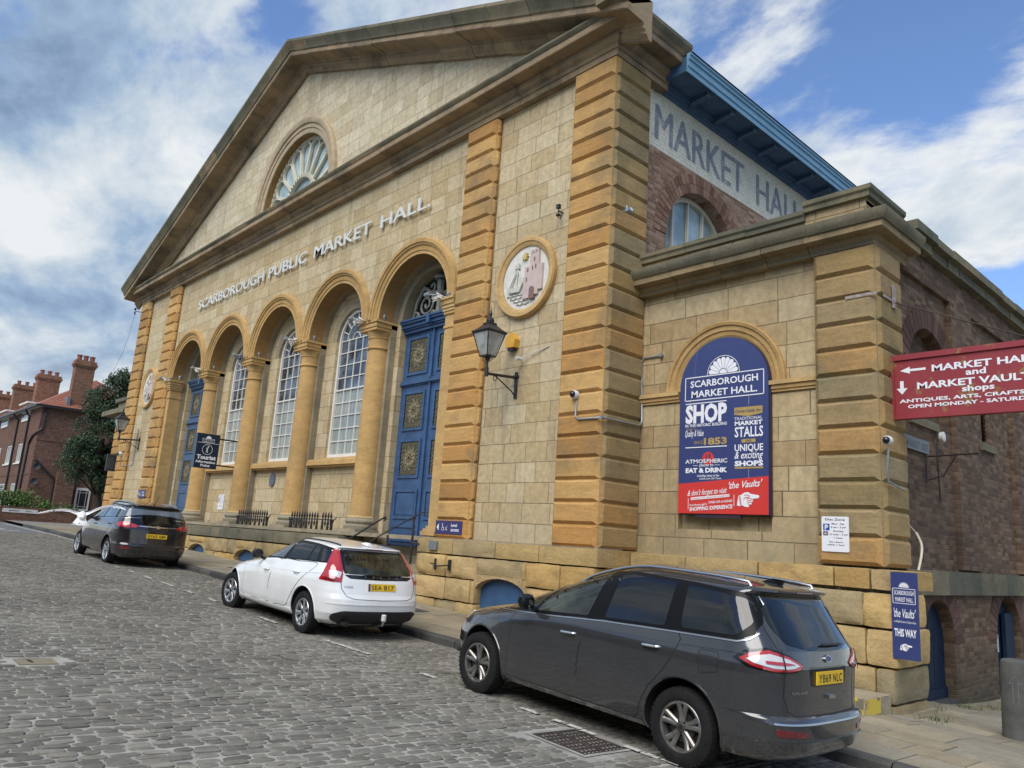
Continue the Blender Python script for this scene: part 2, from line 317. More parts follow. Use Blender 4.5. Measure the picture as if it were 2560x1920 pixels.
# ------------------------------------------------------------------ mesh helpers
SC = 1.2                     # survey unit of the hall, in metres
Z0 = -.3268                  # height of the survey datum
def S3(p): return (p[0] * SC, p[1] * SC, p[2] * SC + Z0)
class MB:
    def __init__(s, surv=False): s.v = []; s.f = []; s.mi = []; s.cur = 0; s.surv = surv
    def add(s, vs, fs):
        o = len(s.v); s.v.extend([tuple(p) for p in vs]); s.f.extend([tuple(i + o for i in f) for f in fs]); s.mi.extend([s.cur] * len(fs)); return o
    def box(s, x0, x1, y0, y1, z0, z1):
        s.add([(x0, y0, z0), (x1, y0, z0), (x1, y1, z0), (x0, y1, z0), (x0, y0, z1), (x1, y0, z1), (x1, y1, z1), (x0, y1, z1)],
              [(0, 3, 2, 1), (4, 5, 6, 7), (0, 1, 5, 4), (1, 2, 6, 5), (2, 3, 7, 6), (3, 0, 4, 7)])
    def prism(s, loops, a, b, axis='y', caps=(True, True)):
        """loops: outer polygon then holes, 2D; extruded from a to b along axis"""
        def P(q, w):
            return {'y': (q[0], w, q[1]), 'x': (w, q[0], q[1]), 'z': (q[0], q[1], w)}[axis]
        flat = [q for lp in loops for q in lp]; n = len(flat)
        tr = tessellate_polygon([[Vector((q[0], q[1], 0)) for q in lp] for lp in loops])
        vs = [P(q, a) for q in flat] + [P(q, b) for q in flat]; fs = []
        if caps[0]: fs += [tuple(t) for t in tr]
        if caps[1]: fs += [tuple(i + n for i in reversed(t)) for t in tr]
        o = 0
        for lp in loops:
            m = len(lp)
            for i in range(m):
                j = (i + 1) % m; fs.append((o + i, o + j, o + j + n, o + i + n))
            o += m
        s.add(vs, fs)
    def rings(s, rings, closed=True, cap=True):
        n = len(rings[0]); vs = [p for r in rings for p in r]; fs = []
        for k in range(len(rings) - 1):
            for i in range(n if closed else n - 1):
                j = (i + 1) % n; fs.append((k * n + i, k * n + j, (k + 1) * n + j, (k + 1) * n + i))
        if cap: fs += [tuple(range(n))[::-1], tuple(range((len(rings) - 1) * n, len(rings) * n))]
        s.add(vs, fs)
    def lathe(s, prof, c=(0, 0, 0), n=20, axis='z', cap=True, a0=0):
        rs = []
        for r, h in prof:
            ring = []
            for i in range(n):
                a = a0 + 2 * math.pi * i / n; u, w = r * math.cos(a), r * math.sin(a)
                ring.append({'z': (c[0] + u, c[1] + w, c[2] + h), 'y': (c[0] + u, c[1] + h, c[2] + w), 'x': (c[0] + h, c[1] + u, c[2] + w)}[axis])
            rs.append(ring)
        s.rings(rs, True, cap)
    def tube(s, pts, r, n=8):
        pts = [Vector(p) for p in pts]; rs = []; up0 = None
        for i, p in enumerate(pts):
            d = (pts[min(i + 1, len(pts) - 1)] - pts[max(i - 1, 0)]).normalized()
            if up0 is None: up0 = Vector((0, 0, 1)) if abs(d.z) < .9 else Vector((1, 0, 0))
            a = d.cross(up0)
            if a.length < 1e-4: a = d.orthogonal()
            a.normalize(); b = a.cross(d).normalized(); up0 = b
            rr = r[i] if isinstance(r, (list, tuple)) else r
            rs.append([tuple(p + (a * math.cos(t) + b * math.sin(t)) * rr) for t in [2 * math.pi * k / n for k in range(n)]])
        s.rings(rs)
    def sweep(s, prof, path, close=False):
        """prof: list of (out, z) ; path: list of (x, y, nx, ny) with the outward mitre vector"""
        rs = [[(x + nx * o, y + ny * o, z) for o, z in prof] for x, y, nx, ny in path]
        s.rings(rs, True, True)
    def arc(s, prof, cx, cz, a0, a1, n):
        """prof closed polygon of (radius, y) swept about the y axis"""
        rs = []
        for i in range(n + 1):
            a = a0 + (a1 - a0) * i / n; rs.append([(cx + r * math.cos(a), y, cz + r * math.sin(a)) for r, y in prof])
        s.rings(rs)
    def build(s, name, mats, parent=None, org=None, smooth=False, recalc=True):
        me = bpy.data.meshes.new(name)
        vs = [S3(p) for p in s.v] if s.surv else s.v
        o = bpy.data.objects.new(name, me)
        if org is None:
            org = ROOTLOC.get(parent.name, (0, 0, 0)) if parent is not None else (0, 0, 0)
        vs = [(p[0] - org[0], p[1] - org[1], p[2] - org[2]) for p in vs]
        me.from_pydata(vs, [], s.f)
        if not isinstance(mats, (list, tuple)): mats = [mats]
        for m in mats: me.materials.append(MATS[m])
        if len(mats) > 1: me.polygons.foreach_set('material_index', s.mi)
        if recalc and len(s.f) < 60000:
            bm = bmesh.new(); bm.from_mesh(me); bmesh.ops.recalc_face_normals(bm, faces=bm.faces); bm.to_mesh(me); bm.free()
        if smooth:
            me.polygons.foreach_set('use_smooth', [True] * len(me.polygons))
            if smooth != 'all':
                try: me.set_sharp_from_angle(angle=math.radians(40 if smooth is True else smooth))
                except Exception: pass
        me.update(); COL.objects.link(o)
        if parent is not None: o.parent = parent; ROOTLOC[o.name] = ROOTLOC.get(parent.name, (0, 0, 0))
        else: o.location = org; ROOTLOC[o.name] = tuple(org)
        return o
ROOTLOC = {}
def thing(name, label, cat, loc=(0, 0, 0), group=None, kind=None):
    o = bpy.data.objects.new(name, None); COL.objects.link(o); o.location = loc; o.empty_display_size = .3
    o['label'] = label; o['category'] = cat
    if group: o['group'] = group
    ROOTLOC[o.name] = tuple(loc); return o
def tag(o, label, cat, group=None):
    o['label'] = label; o['category'] = cat
    if group: o['group'] = group
    return o
def structure(o): o['kind'] = 'structure'; return o
def copy_tree(o, parent=None):
    c = o.copy(); COL.objects.link(c)
    if parent is not None: c.parent = parent
    ROOTLOC[c.name] = (0, 0, 0)
    for ch in list(o.children): copy_tree(ch, c)
    return c
PI = math.pi
def arcpts(cx, cz, r, a0, a1, n): return [(cx + r * math.cos(a0 + (a1 - a0) * i / n), cz + r * math.sin(a0 + (a1 - a0) * i / n)) for i in range(n + 1)]
def circ(cx, cz, rx, rz=None, n=32): rz = rz or rx; return [(cx + rx * math.cos(2 * PI * i / n), cz + rz * math.sin(2 * PI * i / n)) for i in range(n)]
def archloop(cx, half, z0, spring, n=20):
    return [(cx - half, z0), (cx + half, z0)] + arcpts(cx, spring, half, 0, PI, n)

def text2d(txt, x0, x1, z0, h, bold=0.0, shear=0.0, spacing=1.0, res=3):
    """flat glyph faces of txt fitted to a box: returns verts2d, faces"""
    cu = bpy.data.curves.new('t', 'FONT'); cu.body = txt; cu.size = 1; cu.resolution_u = res; cu.offset = bold; cu.shear = shear
    cu.space_character = spacing; cu.fill_mode = 'FRONT'
    ob = bpy.data.objects.new('t', cu); me = bpy.data.meshes.new_from_object(ob)
    vs = np.array([v.co[:2] for v in me.vertices]) if len(me.vertices) else np.zeros((0, 2))
    fs = [tuple(p.vertices) for p in me.polygons]
    bpy.data.objects.remove(ob); bpy.data.curves.remove(cu); bpy.data.meshes.remove(me)
    xa, xb = vs[:, 0].min(), vs[:, 0].max()
    caps = any(c.isupper() or c.isdigit() for c in txt); ref = .73 if caps else .56
    sx = (x1 - x0) / (xb - xa); sz = h / ref
    return [(x0 + (x - xa) * sx, z0 + z * sz) for x, z in vs], fs
def put_text(mb, txt, x0, x1, z0, h, P, depth=0.0, **k):
    """P(u, v, w) -> point; w along the outward normal. depth: thickness of standing letters"""
    vs, fs = text2d(txt, x0, x1, z0, h, **k)
    if not depth: mb.add([P(u, v, 0) for u, v in vs], fs); return
    n = len(vs); ed = {}
    for f in fs:
        for a, b in zip(f, f[1:] + f[:1]):
            ed[(a, b)] = ed.get((a, b), 0) + 1
    side = [(a, b) for (a, b) in ed if (b, a) not in ed]
    mb.add([P(u, v, depth) for u, v in vs] + [P(u, v, 0) for u, v in vs], list(fs) + [tuple(i + n for i in reversed(f)) for f in fs] + [(a, b, b + n, a + n) for a, b in side])

# ------------------------------------------------------------------ ground
PX = [-80, -60, -47, -36, -25.5, -20, -14.34, -11.57, -7.19, -4.34, 0, 10, 40]
PZ = [1.1, 1.05, 1.0, .80, .53, .36, .14, .02, -.10, -.24, -.42, -.8, -1.6]
def road_z(x, y):
    c = .035 * min(1, max(0, (x + 45) / 20)); return float(np.interp(x, PX, PZ)) - c * (max(-8, y) - 6.3)
KY = 8.3
def pave_z(x, y):
    w = min(1, max(0, (x + 12) / 6)); f = float(np.interp(y, [8.3, 10.6, 11.6, 13.9, 15.6, 17.3, 26], [0, -.06, -.15, -.27, -.43, -.50, -.8]))
    return road_z(x, KY) + .12 + w * f
def grid_sheet(x0, x1, y0, y1, nx, ny, zf, mb=None):
    mb = mb or MB(); vs = []; fs = []
    for i in range(nx + 1):
        for j in range(ny + 1):
            x = x0 + (x1 - x0) * i / nx; y = y0 + (y1 - y0) * j / ny; vs.append((x, y, zf(x, y)))
    for i in range(nx):
        for j in range(ny):
            a = i * (ny + 1) + j; fs.append((a, a + ny + 1, a + ny + 2, a + 1))
    mb.add(vs, fs); return mb
def land_z(x, y):
    z = road_z(x, min(y, 8)) - .35
    if y > 12 and x > -8: z -= .5
    return z
m = grid_sheet(-120, 60, -60, 90, 90, 60, land_z)
m.add([(-1500, -1500, -2.6), (1500, -1500, -2.6), (1500, 1500, -2.6), (-1500, 1500, -2.6)], [(0, 1, 2, 3)])
structure(m.build('ground', 'land'))
structure(grid_sheet(-80, -35.5, -14, 8.3, 40, 20, lambda x, y: road_z(x, y) + .0).build('asphalt_road', 'asphalt', smooth='all'))
structure(grid_sheet(-35.5, 14, -12, 8.3, 60, 20, lambda x, y: road_z(x, y) - .007).build('road_bed', 'joint_fill', smooth='all'))

GRATE = (-5.56, -4.90, 5.66, 6.26); COVER = (-9.66, -9.30, 2.02, 2.42)
def setts():
    V = []; F = []
    x = -35.4; row = 0; r = random.Random(3)
    while x < 4.5:
        w = r.uniform(.088, .112); y = -5.5 + r.uniform(0, .2)
        if x < -25: ymin = -3.0
        else: ymin = -4.0
        yj = r.uniform(0, 6)
        while y < KY - .02:
            l = r.uniform(.14, .235)
            y1 = min(y + l, KY - .01)
            gx0, gx1, gy0, gy1 = GRATE; cx0, cx1, cy0, cy1 = COVER
            if y1 - y > .07 and y1 > ymin and not (x + w > gx0 - .06 and x < gx1 + .06 and y1 > gy0 - .06 and y < gy1 + .06) and not (x + w > cx0 and x < cx1 and y1 > cy0 and y < cy1):
                g = .009; j = lambda: r.uniform(-.008, .008)
                dx = .012 * math.sin(y * 1.7 + yj) + .02 * math.sin(y * .6 + x * .3)
                x0_, x1_, y0_, y1_ = x + g + dx, x + w - g + dx, y + g, y1 - g
                c = .022
                out = [(x0_ + c + j(), y0_ + j()), (x1_ - c + j(), y0_ + j()), (x1_ + j(), y0_ + c), (x1_ + j(), y1_ - c), (x1_ - c + j(), y1_ + j()), (x0_ + c + j(), y1_ + j()), (x0_ + j(), y1_ - c), (x0_ + j(), y0_ + c)]
                mx, my = (x0_ + x1_) / 2, (y0_ + y1_) / 2; zc = road_z(mx, my) + r.uniform(-.006, .006); tx, ty = r.uniform(-.05, .05), r.uniform(-.03, .03)
                zz = lambda a, b, h: road_z(a, b) + (zc - road_z(mx, my)) + h + tx * (a - mx) + ty * (b - my)
                o = len(V)
                for a, b in out: V.append((a, b, zz(a, b, -.013)))
                for a, b in out: V.append((mx + (a - mx) * .95, my + (b - my) * .97, zz(a, b, -.002)))
                for a, b in out: V.append((mx + (a - mx) * .72, my + (b - my) * .84, zz(a, b, .002)))
                for k in range(8):
                    n = (k + 1) % 8; F.append((o + k, o + n, o + 8 + n, o + 8 + k)); F.append((o + 8 + k, o + 8 + n, o + 16 + n, o + 16 + k))
                F.append(tuple(range(o + 16, o + 24)))
            y = y1 + (0)
        x += w; row += 1
    mb = MB(); mb.v = V; mb.f = F; mb.mi = [0] * len(F)
    return structure(mb.build('cobbled_road', 'sett_stone', smooth=50, recalc=False))
setts()
# parking bay line, painted in broken dashes on the setts
mb = MB()
for a, b in ((-21.3, -20.9), (-20.2, -19.8), (-19.1, -18.6), (-17.9, -17.2), (-16.6, -15.85), (-15.35, -14.9), (-13.1, -12.4), (-10.8, -9.55), (-8.2, -7.9), (-6.4, -6.1), (-5.9, -5.3), (-4.95, -4.3), (-24.9, -24.4), (-23.6, -23.0), (-22.3, -21.9)):
    n = max(1, int((b - a) / .2))
    for i in range(n):
        xa, xb = a + (b - a) * i / n, a + (b - a) * (i + 1) / n - .025
        if rnd.random() < .9:
            o = rnd.uniform(-.012, .012); y = 6.38 + (0 if xa < -9 else -.08 - .0 * xa)
            mb.add([(xa, y - .035 + o, road_z(xa, y) + .013), (xb, y - .035 + o, road_z(xb, y) + .013), (xb, y + .035 + o, road_z(xb, y) + .013), (xa, y + .035 + o, road_z(xa, y) + .013)], [(0, 1, 2, 3)])
structure(mb.build('parking_bay_marking', 'road_paint'))
# give-way triangles, zigzags and yellow edge line on the asphalt up the street
mb = MB()
def rline(p, q, w, mb=mb, dz=.006):
    d = Vector((q[0] - p[0], q[1] - p[1])); n = Vector((-d.y, d.x)).normalized() * w / 2; k = max(1, int(d.length / 1.5))
    for i in range(k):
        a = Vector(p) + d * i / k; b = Vector(p) + d * (i + 1) / k
        mb.add([(c.x, c.y, road_z(c.x, c.y) + dz) for c in (a - n, b - n, b + n, a + n)], [(0, 1, 2, 3)])
rline((-50, 7.4), (-43.2, 7.6), .12); rline((-50, 6.3), (-43, 6.0), .12); rline((-36.6, 5.4), (-36.6, 7.2), .3)
for i in range(4): rline((-43 + i * 1.6, 6.0 + (i % 2) * .9), (-41.4 + i * 1.6, 6.9 - (i % 2) * .9), .14)
rline((-42.2, 5.0), (-40.2, 5.4), .3); rline((-39.5, 4.2), (-38.2, 4.9), .3)
structure(mb.build('white_road_markings', 'road_paint'))
mb = MB(); rline((-44, 8.0), (-26.4, 8.08), .08, mb, .013); rline((-44, 7.85), (-35.6, 7.9), .08, mb, .013)
structure(mb.build('yellow_road_marking', 'road_paint'))
# kerb stones
mb = MB(); x = -42.0; r = random.Random(5)
while x < 6:
    l = r.uniform(.7, 1.1); g = .006
    za, zb = road_z(x, KY) + .12, road_z(x + l, KY) + .12
    mb.add([(x + g, KY, za - .3), (x + l - g, KY, zb - .3), (x + l - g, KY, zb - .025), (x + g, KY, za - .025), (x + g, KY + .025, za), (x + l - g, KY + .025, zb), (x + g, KY + .17, za + .002), (x + l - g, KY + .17, zb + .002)],
           [(0, 1, 2, 3), (3, 2, 5, 4), (4, 5, 7, 6)]); x += l
structure(mb.build('kerb', 'kerb_stone', recalc=False))
# flagstone pavement: every flag a slab
mb = MB(); r = random.Random(9)
def flags(x0, x1, y0, y1, dy):
    y = y0
    while y < y1 - .05:
        h = min(r.uniform(*dy), y1 - y); x = x0 - r.uniform(0, .5)
        if y1 - (y + h) < .15: h = y1 - y
        while x < x1:
            l = r.uniform(.5, 1.15); a, b = max(x, x0), min(x + l, x1); g = .007
            if b - a > .05:
                t = r.uniform(-.004, .004)
                q = [(a + g, y + g), (b - g, y + g), (b - g, y + h - g), (a + g, y + h - g)]
                mb.add([(p[0], p[1], pave_z(*p) - .03) for p in q] + [(p[0], p[1], pave_z(*p) + t) for p in q], [(4, 5, 6, 7), (0, 1, 5, 4), (1, 2, 6, 5), (2, 3, 7, 6), (3, 0, 4, 7)])
            x += l
        y += h
flags(-42, -9.2, KY + .17, 10.75, (.5, .75)); flags(-9.2, 6, KY + .17, 11.7, (.45, .75)); flags(-5.2, 6, 11.7, 26, (.5, .8))
structure(mb.build('pavement', 'flagstone'))
structure(grid_sheet(-47, 7, KY + .1, 11.8, 40, 6, lambda x, y: pave_z(x, y) - .02).build('pavement_bed', 'sett_mortar', smooth='all'))
structure(grid_sheet(-5.5, 7, 11.6, 27, 10, 14, lambda x, y: pave_z(x, y) - .02).build('lane_bed', 'sett_mortar', smooth='all'))
mb = MB()
for x, y in ((-13.6, 9.6), (-21.4, 9.3), (-27, 9.4)):
    mb.add([(x + a, y + b, pave_z(x + a, y + b) + .008) for a, b in ((0, 0), (.6, 0), (.6, .45), (0, .45))], [(0, 1, 2, 3)])
structure(mb.build('pavement_covers', 'kerb_stone'))

# ------------------------------------------------------------------ the market hall (survey units, see S3)
C0 = -19.84
hall = thing('market_hall', 'long golden sandstone hall with a pediment, five arches on columns and a low side bay', 'market hall', S3((C0, 9.0, 1.2)))
NC = 24; CH = 8.32 / NC; ZB = 1.63; ZT = 9.95
def panel_face(mb, axis, at, a0, a1, z0, z1, w=.05, wz=.045, h=.05, side=-1):
    """raised panel with bevels; axis 'y': face at y=at looking to side*y"""
    q0 = [(a0, z0), (a1, z0), (a1, z1), (a0, z1)]; q1 = [(a0 + w, z0 + wz), (a1 - w, z0 + wz), (a1 - w, z1 - wz), (a0 + w, z1 - wz)]
    P = (lambda a, z, d: (a, at + side * d, z)) if axis == 'y' else (lambda a, z, d: (at + side * d, a, z))
    mb.add([P(a, z, 0) for a, z in q0] + [P(a, z, h) for a, z in q1], [(4, 5, 6, 7), (0, 1, 5, 4), (1, 2, 6, 5), (2, 3, 7, 6), (3, 0, 4, 7)])
def pilaster(x0, x1, yf, yb, zb, zt, n, fx=True, sx=(), seed=0, mat='quoin_stone', smat=None, name='pilaster'):
    r = random.Random(seed); mb = MB(True)
    mb.box(x0, x1, yf, yb, zb, zt)
    sb = MB(True); ch = (zt - zb) / n
    for i in range(n):
        z0, z1 = zb + i * ch + .003, zb + (i + 1) * ch - .003
        if fx:
            panel_face(mb, 'y', yf - .002, x0 + .004, x1 - .004, z0, z1, .06)
            if (i % 2) == 0:     # butt joint inside the face: a dark slit
                pass
        for side in sx:
            at = (x1 + .002) if side > 0 else (x0 - .002)
            d = yb - yf
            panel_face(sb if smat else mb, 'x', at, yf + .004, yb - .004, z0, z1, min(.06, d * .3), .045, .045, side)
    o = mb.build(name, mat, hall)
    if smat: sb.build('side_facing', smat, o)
    return o
pilaster(-31.96, -31.04, 9.03, 9.16, ZB - .75, ZT, 26, sx=(1,), seed=1)
pilaster(-28.80, -27.88, 9.03, 9.16, ZB, ZT, NC, sx=(1,), seed=2)
pilaster(-11.70, -10.80, 9.03, 9.16, ZB, ZT, NC, sx=(1,), seed=3)
pilaster(-8.69, -7.74, 9.03, 9.99, ZB, ZT, NC, sx=(1,), seed=4, smat='quoin_stone_weathered_shaded')  # flank in a darker stone colour, standing in for its weaker light
# facade wall with the arcade opening
def arcade_loop(top_l, base, R):
    L = [(-31.9, base), (-27.58, base)]
    for i in range(-2, 3):
        cx = C0 + 3.24 * i
        L += [(cx - R, 6.42)] + arcpts(cx, 6.42, R, PI, 0, 28)[1:-1] + [(cx + R, 6.42)]
    L += [(-12.10, base), (-7.8, base), (-7.8, ZT), (-31.9, ZT)]
    return L
mb = MB(True); mb.prism([arcade_loop(0, 1.2, 1.262)], 9.15, 9.50)
mb.box(-31.9, -31.6, 9.2, 30, .5, 9.9); mb.box(-31.6, -8.0, 29.7, 30, .5, 9.9)
front = mb.build('front_wall', 'ashlar', hall)
# stone rings behind the arches and piers behind the columns
mb = MB(True)
holes = [archloop(C0 + 3.24 * i, 1.26, 1.4, 6.42, 24) for i in range(-2, 3)]
mb.prism([[(-27.95, 1.2), (-11.7, 1.2), (-11.7, 8.3), (-27.95, 8.3)]] + holes, 9.502, 9.66)
mb.build('recess_piers', 'grey_stone', front)
mb = MB(True)
holes = [archloop(C0 + 3.24 * i, .76, 3.35, 6.42, 20) for i in (-1, 0, 1)] + [archloop(C0 + 3.24 * i, 1.10, 1.35, 6.42, 20) for i in (-2, 2)]
mb.prism([[(-28, 1.0), (-11.6, 1.0), (-11.6, 8.6), (-28, 8.6)]] + holes, 9.662, 9.95)
mb.build('arcade_back_wall', 'ashlar', hall)
# archivolts
AP = [(1.255, 9.515), (1.255, 9.115), (1.33, 9.115), (1.335, 9.095), (1.44, 9.095), (1.45, 9.065), (1.49, 9.055), (1.50, 9.03), (1.575, 9.03), (1.60, 9.06), (1.60, 9.149)]
for i in range(-2, 3):
    mb = MB(True); mb.arc(AP, C0 + 3.24 * i, 6.42, 0, PI, 40); o = mb.build('arch_moulding', 'dressed_orange', hall, smooth=25)
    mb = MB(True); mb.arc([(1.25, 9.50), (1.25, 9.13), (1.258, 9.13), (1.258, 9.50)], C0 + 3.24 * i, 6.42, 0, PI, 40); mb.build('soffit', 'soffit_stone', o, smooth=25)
    mb = MB(True)
    rr = 1.10 if abs(i) == 2 else .76
    mb.arc([(rr - .004, 9.95), (rr - .004, 9.655), (rr + .2, 9.655), (rr + .2, 9.66), (rr, 9.66), (rr, 9.95)], C0 + 3.24 * i, 6.42, 0, PI, 32)
    mb.build('inner_ring', 'ring_stone', o, smooth=25)
# columns
def column(cx):
    cy = 9.46; mb = MB(True)
    prof = [(.335, 1.96), (.30, 1.99), (.292, 2.05)] + [(.290 - .036 * (max(0, (z - 2.6) / 3.2)) ** 1.6, z) for z in [2.6, 3.2, 3.8, 4.4, 5.0, 5.5]] + [(.254, 5.78)]
    mb.lathe(prof, (cx, cy, 0), 36)
    col = mb.build('column', 'dressed_orange', hall, smooth=True)
    mb = MB(True); mb.lathe([(.254, 5.78), (.285, 5.79), (.292, 5.81), (.285, 5.83), (.256, 5.84), (.256, 6.03), (.275, 6.04), (.28, 6.07), (.30, 6.12), (.325, 6.17), (.33, 6.2)], (cx, cy, 0), 36)
    for a, z0, z1 in ((.34, 6.2, 6.27), (.36, 6.27, 6.37), (.385, 6.37, 6.42)): mb.box(cx - a, cx + a, cy - a - .01, cy + .3, z0, z1)
    mb.build('capital', 'dressed_orange', col, smooth=30)
    mb = MB(True); mb.box(cx - .40, cx + .40, cy - .41, cy + .25, 1.55, 1.70)
    mb.lathe([(.395, 1.70), (.40, 1.735), (.395, 1.77), (.36, 1.785), (.345, 1.81), (.36, 1.84), (.375, 1.86), (.37, 1.90), (.345, 1.92), (.335, 1.96)], (cx, cy, 0), 36)
    mb.build('column_base', 'grey_stone', col, smooth=30)
for i in (-1.5, -.5, .5, 1.5): column(C0 + 3.24 * i)
for s, xa in ((1, -27.58), (-1, -12.10)):
    mb = MB(True); x0, x1 = (xa - .34, xa + .004) if s > 0 else (xa - .004, xa + .34)
    mb.box(x0, x1, 9.125, 9.51, 1.75, 6.2); o = mb.build('respond', 'dressed_orange', hall)
    mb = MB(True)
    for e, z0, z1 in ((.02, 5.79, 5.84), (.03, 6.08, 6.14), (.05, 6.14, 6.2), (.07, 6.2, 6.27), (.09, 6.27, 6.37), (.115, 6.37, 6.425)):
        mb.box(x0 + (.0 if s > 0 else -e), x1 + (e if s > 0 else 0), 9.125 - e, 9.515, z0, z1)
    mb.build('capital', 'dressed_orange', o)
    mb = MB(True)
    for e, z0, z1 in ((.05, 1.5, 1.66), (.10, 1.66, 1.74), (.07, 1.74, 1.79), (.03, 1.79, 1.84)):
        mb.box(x0 + (.0 if s > 0 else -e), x1 + (e if s > 0 else 0), 9.125 - e, 9.517, z0, z1)
    mb.build('column_base', 'dressed_orange', o)
# cornices ---------------------------------------------------------
def mitre_path(pts):
    """pts: plan corners of the wall line, first and last are ends"""
    out = []
    for i, p in enumerate(pts):
        ns = []
        for a, b in ((i - 1, i), (i, i + 1)):
            if a < 0 or b >= len(pts): continue
            d = Vector((pts[b][0] - pts[a][0], pts[b][1] - pts[a][1])).normalized(); ns.append(Vector((d.y, -d.x)))
        n = ns[0] if len(ns) == 1 else (ns[0] + ns[1]) / (1 + ns[0].dot(ns[1]))
        out.append((p[0], p[1], n.x, n.y))
    return out
def broken(mbf, prof, pts, step, seed):
    """run a moulding as separate stones with hairline joints"""
    r = random.Random(seed); P = mitre_path(pts)
    for k in range(len(P) - 1):
        a, b = P[k], P[k + 1]; L = math.hypot(b[0] - a[0], b[1] - a[1]); n = max(1, round(L / step)); cuts = [0] + sorted((i + r.uniform(-.15, .15)) / n for i in range(1, n)) + [1]
        for c0, c1 in zip(cuts, cuts[1:]):
            g = .004 / L; t0, t1 = c0 + (g if c0 > 0 else 0), c1 - (g if c1 < 1 else 0); j = r.uniform(-.006, .006)
            def L_(t): 
                q = [a[i] + (b[i] - a[i]) * t for i in range(4)]
                if 0 < t < 1:
                    d = Vector((b[0] - a[0], b[1] - a[1])).normalized(); q[2], q[3] = d.y, -d.x
                return tuple(q)
            mbf.sweep([(o, z + j) for o, z in prof], [L_(t0), L_(t1)])
EP = [(-.12, 9.95), (.03, 9.95), (.03, 10.06), (.06, 10.07), (.06, 10.16), (.10, 10.18), (.14, 10.22), (.15, 10.25), (.15, 10.31), (.40, 10.31), (.41, 10.33), (.41, 10.44), (.43, 10.45), (.46, 10.50), (.46, 10.53), (-.1, 10.60)]
mb = MB(True); broken(mb, EP, [(-31.96, 10.0), (-31.96, 9.03), (-7.74, 9.03), (-7.74, 10.46)], 1.15, 2)
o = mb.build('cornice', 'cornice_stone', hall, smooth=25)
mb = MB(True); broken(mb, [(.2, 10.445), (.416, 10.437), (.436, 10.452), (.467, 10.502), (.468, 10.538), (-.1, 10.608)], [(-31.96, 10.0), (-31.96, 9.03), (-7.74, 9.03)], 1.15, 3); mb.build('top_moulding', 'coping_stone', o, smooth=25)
# raking cornice: profile in (out from y=9.1, height below the top line)
TXL, TZ, AX, AZ = -32.62, 10.62, C0, 15.68
RP = [(0, -.66), (.08, -.66), (.10, -.62), (.16, -.58), (.16, -.54), (.21, -.50), (.21, -.46), (.24, -.42), (.62, -.40), (.64, -.38), (.64, -.27), (.67, -.26), (.69, -.20), (.76, -.12), (.80, -.06), (.80, 0), (.0, .04)]
def rake(sgn):
    mb = MB(True); x0, z0, x1, z1 = (TXL if sgn < 0 else 2 * C0 - TXL), TZ, AX, AZ
    n = 11; r = random.Random(8 + sgn)
    for i in range(n):
        t0, t1 = i / n + (.0004 if i else 0), (i + 1) / n - (.0004 if i < n - 1 else 0); j = r.uniform(-.008, .008)
        rs = []
        for t in (t0, t1): rs.append([(x0 + (x1 - x0) * t, 9.1 - o, z0 + (z1 - z0) * t + h * 1.08 + j) for o, h in RP])
        mb.rings(rs)
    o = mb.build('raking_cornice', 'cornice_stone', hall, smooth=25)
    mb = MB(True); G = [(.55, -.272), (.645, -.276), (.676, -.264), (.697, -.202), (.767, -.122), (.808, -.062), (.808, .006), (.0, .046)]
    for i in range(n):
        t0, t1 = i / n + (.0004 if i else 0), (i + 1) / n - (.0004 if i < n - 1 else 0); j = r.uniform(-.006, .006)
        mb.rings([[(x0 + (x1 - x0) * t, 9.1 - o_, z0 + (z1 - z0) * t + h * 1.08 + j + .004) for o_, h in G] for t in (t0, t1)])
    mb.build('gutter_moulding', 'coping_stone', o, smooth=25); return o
rake(-1)
o = rake(1)
# the return of the gutter moulding along the corner flank
mb = MB(True); RG = [(.35, 10.42), (.46, 10.43), (.47, 10.46), (.51, 10.52), (.56, 10.58), (.58, 10.62), (.58, 10.69), (.3, 10.74), (.0, 10.74), (.0, 10.42)]
broken(mb, [(a - .06, b - .02) for a, b in RG], [(-7.73, 8.75), (-7.73, 10.50)], .7, 5)
mb.build('cornice_return', 'coping_stone', hall, smooth=25)
mb = MB(True); mb.box(-7.65, -7.075, 8.325, 8.9, 10.46, 10.70); mb.build('corner_block', 'coping_stone', hall)
# tympanum
mb = MB(True)
tri = [(-31.9, 10.2), (-7.8, 10.2), (-7.8, 10.4), (C0, 15.3), (-31.9, 10.4)]
mb.prism([tri, archloop(C0, 1.99, 10.45, 10.93, 30)], 9.12, 9.45)
tymp = mb.build('pediment_wall', 'ashlar_pale', hall)
mb = MB(True)
mb.arc([(1.98, 9.5), (1.98, 9.10), (2.06, 9.08), (2.12, 9.08), (2.13, 9.05), (2.24, 9.05), (2.26, 9.01), (2.34, 8.98), (2.41, 8.98), (2.43, 9.02), (2.43, 9.119)], C0, 10.93, 0, PI, 48)
mb.box(C0 - 2.43, C0 - 1.98, 9.03, 9.119, 10.5, 10.93); mb.box(C0 + 1.98, C0 + 2.43, 9.03, 9.119, 10.5, 10.93)
mb.build('arch_moulding', 'moulding_tan', hall, smooth=25)
mb = MB(True); mb.arc([(1.972, 9.45), (1.972, 9.13), (1.982, 9.13), (1.982, 9.45)], C0, 10.93, 0, PI, 40); mb.build('soffit', 'soffit_stone', tymp, smooth=25)
